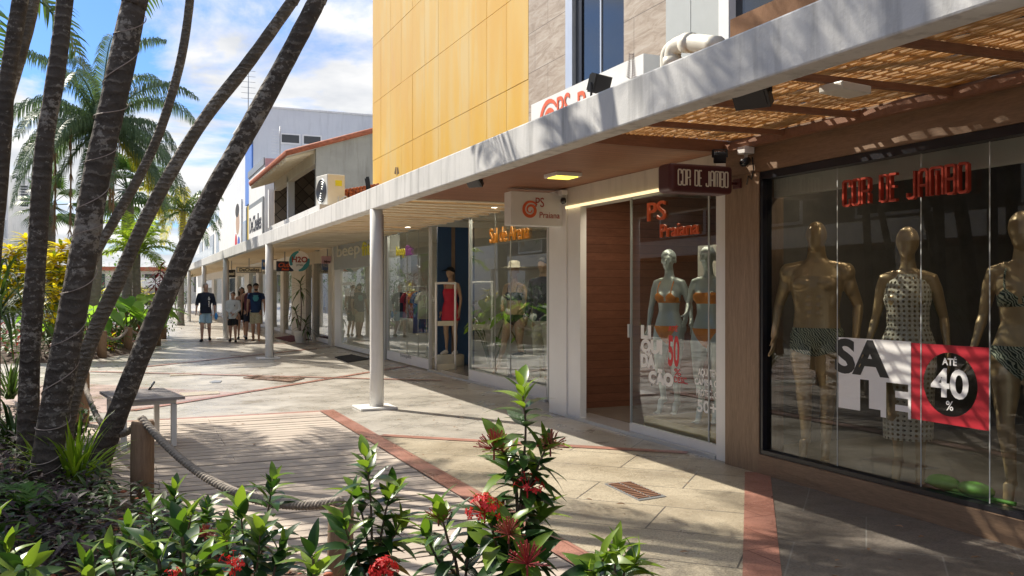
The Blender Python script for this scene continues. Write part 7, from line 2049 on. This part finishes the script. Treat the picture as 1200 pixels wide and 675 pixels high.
def brief(k, z_top=.985, crotch=.835, hi=.93, mid=.0, slope=1.0, front_drop=.0):
    # planes of a bikini bottom or trunk: below the waist line, above two slanted leg lines
    return [((0, -.1 * k, (z_top - front_drop) * k), (0, -front_drop * 2.5, 1)), ((.06 * k, 0, crotch * k), (slope, 0, -1)), ((-.06 * k, 0, crotch * k), (-slope, 0, -1)), ((.215 * k, 0, 0), (1, 0, 0)), ((-.215 * k, 0, 0), (-1, 0, 0))]
def bra(k, z0=1.225, z1=1.335, bandeau=False):
    if bandeau: return [[((0, 0, z1 * k), (0, 0, 1)), ((0, 0, z0 * k), (0, 0, -1)), ((.158 * k, 0, 0), (1, 0, 0)), ((-.158 * k, 0, 0), (-1, 0, 0))]]
    out = []
    for s in (-1, 1):
        out.append([((s * .012 * k, 0, 0), (-s, 0, 0)), ((0, 0, z0 * k), (0, 0, -1)), ((0, -.02 * k, 0), (0, 1, 0)), ((s * .075 * k, 0, z1 * k), (-s * .75, 0, 1)), ((s * .085 * k, 0, z1 * k), (s * 1.0, 0, .8))])
    out.append([((0, 0, (z0 + .016) * k), (0, 0, 1)), ((0, 0, z0 * k), (0, 0, -1)), ((.15 * k, 0, 0), (1, 0, 0)), ((-.15 * k, 0, 0), (-1, 0, 0))])
    return out
def straps(k, parent, mat, z1=1.33):
    for s in (-1, 1):
        mb = MB(); mb.tube(resample([(s * .078, -.115, z1 - .01), (s * .085, -.085, 1.40), (s * .078, -.02, 1.468), (s * .06, .06, 1.44)], 10), .006, 6); mb.xform(Matrix.Diagonal((k, k, k, 1))); mb.build('strap', M[mat], parent, world_coords=False)

def mannequin(label, x, y, z, H, yaw, mat, sex='f', legs=None, arms=None, **kw):
    t_ = thing('mannequin', label, 'mannequin', (x, y, z), yaw)
    me, k, hp_ = figure_mesh(H, sex, legs, arms, **kw); link_mesh('body', me, M[mat], t_)
    return t_, me, k, hp_
tip1 = {-1: ((-.085, -.045, .52), (-.075, -.02, .155)), 1: ((.085, -.02, .51), (.06, .03, .13))}
tip2 = {-1: ((-.08, -.07, .52), (-.055, -.02, .16)), 1: ((.08, -.0, .51), (.075, .05, .12))}
FZ = 0.157
# gold man in printed trunks
pos = on_x(957, 545, 5.10)
aM = {-1: ((-.29, .05, 1.17), (-.305, -.05, .93)), 1: ((.29, .05, 1.17), (.29, -.07, .93))}
m, me, k, hp_ = mannequin('gold muscular male mannequin in dark leaf printed trunks', pos.x, pos.y, FZ, 1.90, R(-52), 'mannequin_gold', 'm', tip1, aM, tiptoe=.8, muscle=1, slim=1.10, voxel=.0085, head_shape='egg')
garment('swim_trunks', me, [brief(k, 1.0, .80, slope=.30)], .004, M['leaf_print'], m)
# gold woman in crochet dress
pos = on_x(1064, 560, 5.10)
aW = {-1: ((-.22, .06, 1.17), (-.27, -.02, .94)), 1: ((.225, .06, 1.16), (.26, -.03, .92))}
m, me, k, hp_ = mannequin('gold faceless female mannequin in a long sleeveless crochet dress', pos.x, pos.y, FZ, 1.80, R(-55), 'mannequin_gold', 'f', tip2, aW, tiptoe=.8, voxel=.0085, head_shape='egg')
garment('under_slip', me, [brief(k, .98, .835, slope=.8)], .003, M['cloth_cream'], m)
rg = [(0, 0, .30, .165, .115), (0, 0, .45, .168, .12), (0, -.005, .65, .175, .126), (0, 0, .85, .186, .132), (0, .004, .96, .188, .128), (0, 0, 1.10, .140, .104), (0, -.012, 1.22, .142, .115), (0, -.03, 1.29, .158, .118), (0, -.006, 1.36, .152, .106), (0, .006, 1.42, .140, .084), (0, .01, 1.47, .092, .066)]
mb = MB(); mb.rings([(a, b, c, d, e) for a, b, c, d, e in rg], 40)
mb.f = mb.f[:-2]; mb.m = mb.m[:-2]; mb.sm = mb.sm[:-2]
mb.xform(Matrix.Diagonal((k, k, k, 1))); dr = mb.build('crochet_dress', M['crochet'], m, world_coords=False)
uv = dr.data.uv_layers.new(name='UVMap')
for poly in dr.data.polygons:
    for li in poly.loop_indices:
        vi = dr.data.loops[li].vertex_index; uv.data[li].uv = ((vi % 40) / 40.0, dr.data.vertices[vi].co.z)
    us = [uv.data[li].uv[0] for li in poly.loop_indices]
    if max(us) - min(us) > .5:
        for li in poly.loop_indices:
            if uv.data[li].uv[0] < .5: uv.data[li].uv = (uv.data[li].uv[0] + 1, uv.data[li].uv[1])
# gold woman in bikini at the right edge
pos = on_x(1198, 590, 5.12)
m, me, k, hp_ = mannequin('gold female mannequin in a dark leaf printed bikini at the right edge', pos.x, pos.y, FZ, 1.84, R(-60), 'mannequin_gold', 'f', tip2, aW, tiptoe=.8, voxel=.0085, head_shape='egg')
garment('bikini_bottom', me, [brief(k, .985, .835, slope=1.0)], .004, M['leaf_print'], m)
garment('bikini_top', me, bra(k, 1.225, 1.33), .004, M['leaf_print'], m); straps(k, m, 'leaf_print')
el = MB(); wv = Vector(aW[-1][1]); el.tube([(wv.x + .034 * math.cos(a), wv.y + .03 * math.sin(a), wv.z + .03) for a in [2 * PI * i / 16 for i in range(17)]], .006, 6); el.xform(Matrix.Diagonal((k, k, k, 1))); el.build('bracelet', M['cloth_maroon'], m, world_coords=False)
# silver women in orange bikinis
aS1 = {-1: ((-.235, .02, 1.17), (-.25, -.02, .92)), 1: ((.235, .03, 1.20), (.30, -.05, 1.02))}
aS2 = {-1: ((-.25, .06, 1.22), (-.20, -.10, 1.10)), 1: ((.225, .03, 1.16), (.25, -.03, .92))}
for i, (u, v, X, lab, arms, band) in enumerate(((784, 488, 5.35, 'silver female mannequin in an orange triangle bikini, left of two', aS1, False), (830, 495, 5.32, 'silver female mannequin in an orange bandeau bikini by the white pillar', aS2, True))):
    pos = on_x(u, v, X)
    m, me, k, hp_ = mannequin(lab, pos.x, pos.y, 0.205, 1.74, R(-62), 'mannequin_silver', 'f', tip2, arms, tiptoe=.8, voxel=.010, head_yaw=R(12))
    garment('bikini_bottom', me, [brief(k, .965, .84, slope=1.4)], .004, M['cloth_orange'], m)
    garment('bikini_top', me, bra(k, 1.22, 1.33, band), .004, M['cloth_orange'], m)
    if not band: straps(k, m, 'cloth_orange')
    mb = MB(); cap_hair(mb, hp_, 1.05); mb.xform(Matrix.Diagonal((k, k, k, 1))); mb.build('hair', M['mannequin_silver'], m, world_coords=False)
# beachwear window: woman with straw hat
pos = on_x(603, 440, 5.75)
st1 = {-1: ((-.14, -.10, .50), (-.26, -.10, .13)), 1: ((.10, -.02, .50), (.13, .05, .11))}
aH = {-1: ((-.235, .05, 1.20), (-.13, -.17, 1.12)), 1: ((.24, .02, 1.17), (.17, -.16, 1.05))}
m, me, k, hp_ = mannequin('tan mannequin in a wide straw hat and navy bikini in the beachwear window', pos.x, pos.y, 0.19, 1.75, R(-50), 'mannequin_skin', 'f', st1, aH, tiptoe=.5, voxel=.011)
garment('bikini_bottom', me, [brief(k, .975, .84, slope=.9)], .005, M['cloth_black'], m); garment('bikini_top', me, bra(k, 1.21, 1.335, True), .005, M['cloth_navy'], m); straps(k, m, 'cloth_navy')
mb = MB(); c_ = hp_(0, 0, 0)
mb.lathe([(.24, .055), (.20, .062), (.10, .070), (.095, .11), (.085, .155), (.05, .172), (.005, .176)], tuple(c_), 28); mb.xform(Matrix.Diagonal((k, k, k, 1))); mb.build('sun_hat', M['straw'], m, world_coords=False)
pos = on_x(637, 452, 5.80)
m, me, k, hp_ = mannequin('mannequin in a navy shirt and cream trousers in the beachwear window', pos.x, pos.y, 0.19, 1.82, R(-55), 'mannequin_skin', 'm', None, None, voxel=.012)
put('shirt', loose_top(k, 'long', {}, hem=.86), 'cloth_navy', m); put('trousers', loose_shorts(k, {}, .1), 'cloth_cream', m)
mb = MB(); cap_hair(mb, hp_, 1.06); mb.xform(Matrix.Diagonal((k, k, k, 1))); mb.build('hair', M['hair_dark'], m, world_coords=False)
mb = MB(); q = on_x(606, 450, 5.55); mb.box(5.5, 6.35, pos.y - .35, pos.y + 2.1, 0.03, 0.19); tag(mb.build('display_platform', M['light_interior']), 'low pale platform under the two beachwear mannequins', 'platform')
q = on_x(613, 440, 5.55); cu = thing('display_cube', 'white open cube stand at the feet of the hat wearing mannequin', 'stand', (q.x, q.y, .191))
mb = MB(); mb.box(q.x - .18, q.x + .18, q.y - .2, q.y + .2, .50, .54); mb.build('top', M['white_paint'], cu)
for s in (-1, 1):
    mb = MB(); mb.box(q.x - .18, q.x + .18, q.y + s * .2 - .02 * (s > 0) , q.y + s * .2 + .02 * (s < 0), .191, .499); mb.build('side', M['white_paint'], cu)
sd_ = MB(); sd_.tube([(q.x - .05, q.y - .05, .57), (q.x - .16, q.y - .03, .56)], [(.045, .03), (.04, .018)], 12, round_ends=True); tag(sd_.build('sandal', M['cloth_black']), 'dark sandal on the white cube stand', 'sandal')
# plants added inside to give the green of leaves mirrored in the glass
for u, v, lab, n_ in ((575, 425, 'added green plant for mirrored leaves at the left of the beachwear window', 12), (622, 430, 'added green plant for mirrored leaves between the two beachwear mannequins', 9)):
    q = on_x(u, v, 6.3); alocasia(lab, Vector((q.x, q.y, 0)), 300 + u, n_ - 3, 1.05, 0.26)
# fitness shop: red outfit with cap
pos = on_x(528, 420, 6.0)
m, me, k, hp_ = mannequin('tan mannequin in a red strappy dress, black cap and white trainers', pos.x, pos.y, 0.25, 1.74, R(-40), 'mannequin_skin', 'f', None, aC, voxel=.012, head_yaw=R(-25))
mb = MB(); mb.rings([(0, 0, .70, .205, .145), (0, 0, .85, .19, .132), (0, 0, .96, .182, .122), (0, 0, 1.10, .136, .10), (0, -.034, 1.28, .158, .124), (0, -.008, 1.36, .145, .105)], 24); mb.xform(Matrix.Diagonal((k, k, k, 1))); put('red_dress', remesh(mb, .014, 3), 'cloth_red', m); straps(k, m, 'cloth_red', 1.36)
mb = MB(); cap_hair(mb, hp_, 1.08); mb.tube([hp_(0, -.08, .055), hp_(0, -.17, .04)], [(.07, .012), (.055, .006)], 14); mb.xform(Matrix.Diagonal((k, k, k, 1))); mb.build('cap', M['cloth_black'], m, world_coords=False)
shoes(k, {}, m, M['cloth_white'])
mb = MB(); n_ = 24; mb.lathe([(.26, 0), (.27, .02), (.27, .20), (.25, .222)], (pos.x, pos.y, .027), 24); tag(mb.build('display_plinth', M['cloth_cream']), 'round cream plinth under the mannequin in red', 'plinth')
# clothes rail and garments
ry0, ry1 = yx(500, 6.3), yx(468, 6.3)
cr = thing('clothes_rail', 'chrome clothes rail with hanging sportswear behind the fitness window', 'clothes rail', (6.3, (ry0 + ry1) / 2, .027))
mb = MB(); mb.tube([(6.3, ry0, .03), (6.3, ry0, 1.62), (6.3, ry1, 1.62), (6.3, ry1, .03)], .016, 8); mb.build('frame', M['light_metal'], cr)
gm = [('cloth_sky', 'light blue top'), ('cloth_navy', 'navy top'), ('cloth_navy', 'second navy top, next to the red ones,'), ('cloth_red', 'red top'), ('cloth_maroon', 'dark red top'), ('cloth_red', 'red top nearest the door'), ('cloth_blue', 'blue dress'), ('cloth_white', 'white top')]
for i, (mt, nm) in enumerate(gm):
    yv = ry1 - .15 - i * (ry1 - ry0 - .3) / 7; L = .95 if 'dress' in nm else .62
    g_ = thing('hanging_garment', nm + ' hanging on the chrome rail', 'garment', (6.3, yv, 1.6), R(20 * math.sin(i * 2.1)), 'garments on the chrome rail')
    mb = MB(); mb.rings([(0, 0, -.10 - L, .20, .05), (0, 0, -.10 - L * .6, .185, .05), (0, 0, -.22, .19, .045), (0, 0, -.13, .17, .03), (0, 0, -.08, .06, .02)], 16)
    for s in (-1, 1): mb.tube([(s * .14, 0, -.15), (s * .22, 0, -.28), (s * .235, 0, -.36)], [.05, .05, .045], 10)
    mb.build('cloth', M[mt], g_, world_coords=False)
    mb = MB(); mb.tube([(-.17, 0, -.12), (0, 0, -.055), (.17, 0, -.12)], .006, 5); mb.tube([(0, 0, -.055), (0, 0, .0), (.015, 0, .03)], .004, 5); mb.build('hanger', M['light_metal'], g_, world_coords=False)
for i, (mt, nm, X_, Y_) in enumerate((('cloth_mustard', 'mustard garment hanging in the boutique beside the grey sign board', 5.9, 25.5), ('cloth_maroon', 'dark red garment hanging in the boutique beside the grey sign board', 5.9, 26.3), ('cloth_orange', 'orange garment hanging in the boutique beside the grey sign board', 5.9, 26.9), ('cloth_white', 'white garment hanging in the boutique beside the grey sign board', 5.9, 28.1),
        ('cloth_orange', 'orange garment hanging in the shop beyond the potted palm', 5.9, 31.6), ('cloth_red', 'red garment hanging in the shop beyond the potted palm', 5.9, 32.3), ('cloth_sky', 'light blue garment hanging in the shop beyond the potted palm', 5.9, 34.2), ('cloth_red', 'red garment hanging deep in the shop with the yellow column', 5.9, 38.4))):
    g_ = thing('hanging_garment', nm, 'garment', (X_, Y_, 2.0), R(70), 'garments hung in the far shop windows')
    mb = MB(); mb.rings([(0, 0, -1.15, .26, .07), (0, 0, -.70, .21, .06), (0, 0, -.25, .20, .05), (0, 0, -.13, .17, .03), (0, 0, -.08, .06, .02)], 16)
    for s in (-1, 1): mb.tube([(s * .14, 0, -.15), (s * .23, 0, -.30), (s * .25, 0, -.42)], [.05, .05, .045], 10)
    mb.build('cloth', M[mt], g_, world_coords=False)
    mb = MB(); mb.tube([(-.17, 0, -.12), (0, 0, -.055), (.17, 0, -.12)], .006, 5); mb.tube([(0, 0, -.055), (0, 0, .8)], .003, 5); mb.build('hanger', M['light_metal'], g_, world_coords=False)
# shoppers' mannequin torsos deeper in the fitness shop and second window
pos = on_x(420, 405, 6.4)
m, me, k, hp_ = mannequin('white mannequin in black shorts behind the grey sign board window', pos.x, pos.y, 0.03, 1.7, R(-50), 'cloth_white', 'f', None, aC, voxel=.014)
garment('shorts', me, [brief(k, .98, .80, slope=.3)], .006, M['cloth_black'], m)
garment('crop_top', me, bra(k, 1.20, 1.40, True), .006, M['cloth_white'], m)
pos = on_x(386, 402, 6.0)
m, me, k, hp_ = mannequin('dark mannequin in a mustard wrap dress in the boutique window', pos.x, pos.y, 0.03, 1.74, R(-50), 'hair_dark', 'f', None, aC, voxel=.014)
mb = MB(); mb.rings([(0, 0, .40, .22, .15), (0, 0, .85, .19, .13), (0, 0, .96, .182, .122), (0, 0, 1.10, .136, .10), (0, -.034, 1.28, .158, .124), (0, -.004, 1.40, .142, .098)], 24); mb.xform(Matrix.Diagonal((k, k, k, 1))); put('wrap_dress', remesh(mb, .014, 3), 'cloth_mustard', m)
pos = on_x(332, 398, 6.0)
m, me, k, hp_ = mannequin('mannequin in an orange dress in the window beyond the potted palm', pos.x, pos.y, 0.03, 1.74, R(-50), 'mannequin_skin', 'f', None, aC, voxel=.014)
mb = MB(); mb.rings([(0, 0, .50, .23, .16), (0, 0, .85, .19, .13), (0, 0, .96, .182, .122), (0, 0, 1.10, .136, .10), (0, -.034, 1.28, .158, .124), (0, -.004, 1.40, .142, .098)], 24); mb.xform(Matrix.Diagonal((k, k, k, 1))); put('dress', remesh(mb, .014, 3), 'cloth_orange', m)
# security gates at the open entrance
for (Yg, lab) in ((16.0, 'white framed security gate beside the mannequin in red'), (14.15, 'white framed security gate at the edge of the beachwear window')):
    g_ = thing('security_gate', lab, 'security gate', (5.6, Yg, .03), 0, 'security gates at the shop entrance')
    mb = MB(); mb.tube(resample([(5.38, Yg, .03), (5.38, Yg, 1.0), (5.38, Yg, 1.62), (5.40, Yg, 1.66), (5.74, Yg, 1.66), (5.76, Yg, 1.62), (5.76, Yg, 1.0), (5.76, Yg, .03)], 30), .022, 8); mb.build('frame', M['white_frame'], g_)
    mb = MB(); mb.box(5.40, 5.74, Yg - .03, Yg + .03, .032, .14); mb.build('foot', M['cloth_cream'], g_)
    mb = MB(); mb.box(5.41, 5.73, Yg - .012, Yg + .012, .86, .95); mb.build('crossbar', M['cloth_cream'], g_)
# leaf shaped beanies on the dark window floor
lc_ = on_x(1115, 578, 5.02)
lf = thing('leaf_ornament', 'bright green leaf shaped cloth ornament lying on the dark window floor', 'ornament', (lc_.x, lc_.y, FZ))
for i, (u, v, L, W) in enumerate(((1112, 577, .25, .11), (1150, 582, .26, .13))):
    q = on_x(u, v, 5.02); mb = MB(); mb.ball((q.x - .05, q.y, FZ + .085), .07, L / 2, .05, 18); mb.build('leaf_pad', M['ball_green'], lf)
mb = MB(); a, b = on_x(1085, 573, 4.96), on_x(1190, 596, 4.98)
mb.tube(resample([(a.x, a.y, FZ + .07), ((a.x + b.x) / 2 - .02, (a.y * 2 + b.y) / 3, FZ + .055), ((a.x + b.x) / 2, (a.y + b.y * 2) / 3, FZ + .05), (b.x, b.y, FZ + .05)], 16), .014, 6); mb.ball(((a.x + b.x) / 2 + .02, (a.y + b.y) / 2, FZ + .03), .06, .2, .032, 14); mb.build('stalk', M['ball_green'], lf)
mb = MB(); mb.tube([(5.0, 4.2, FZ + .004), (4.96, 4.1, FZ + .006)], .01, 5)
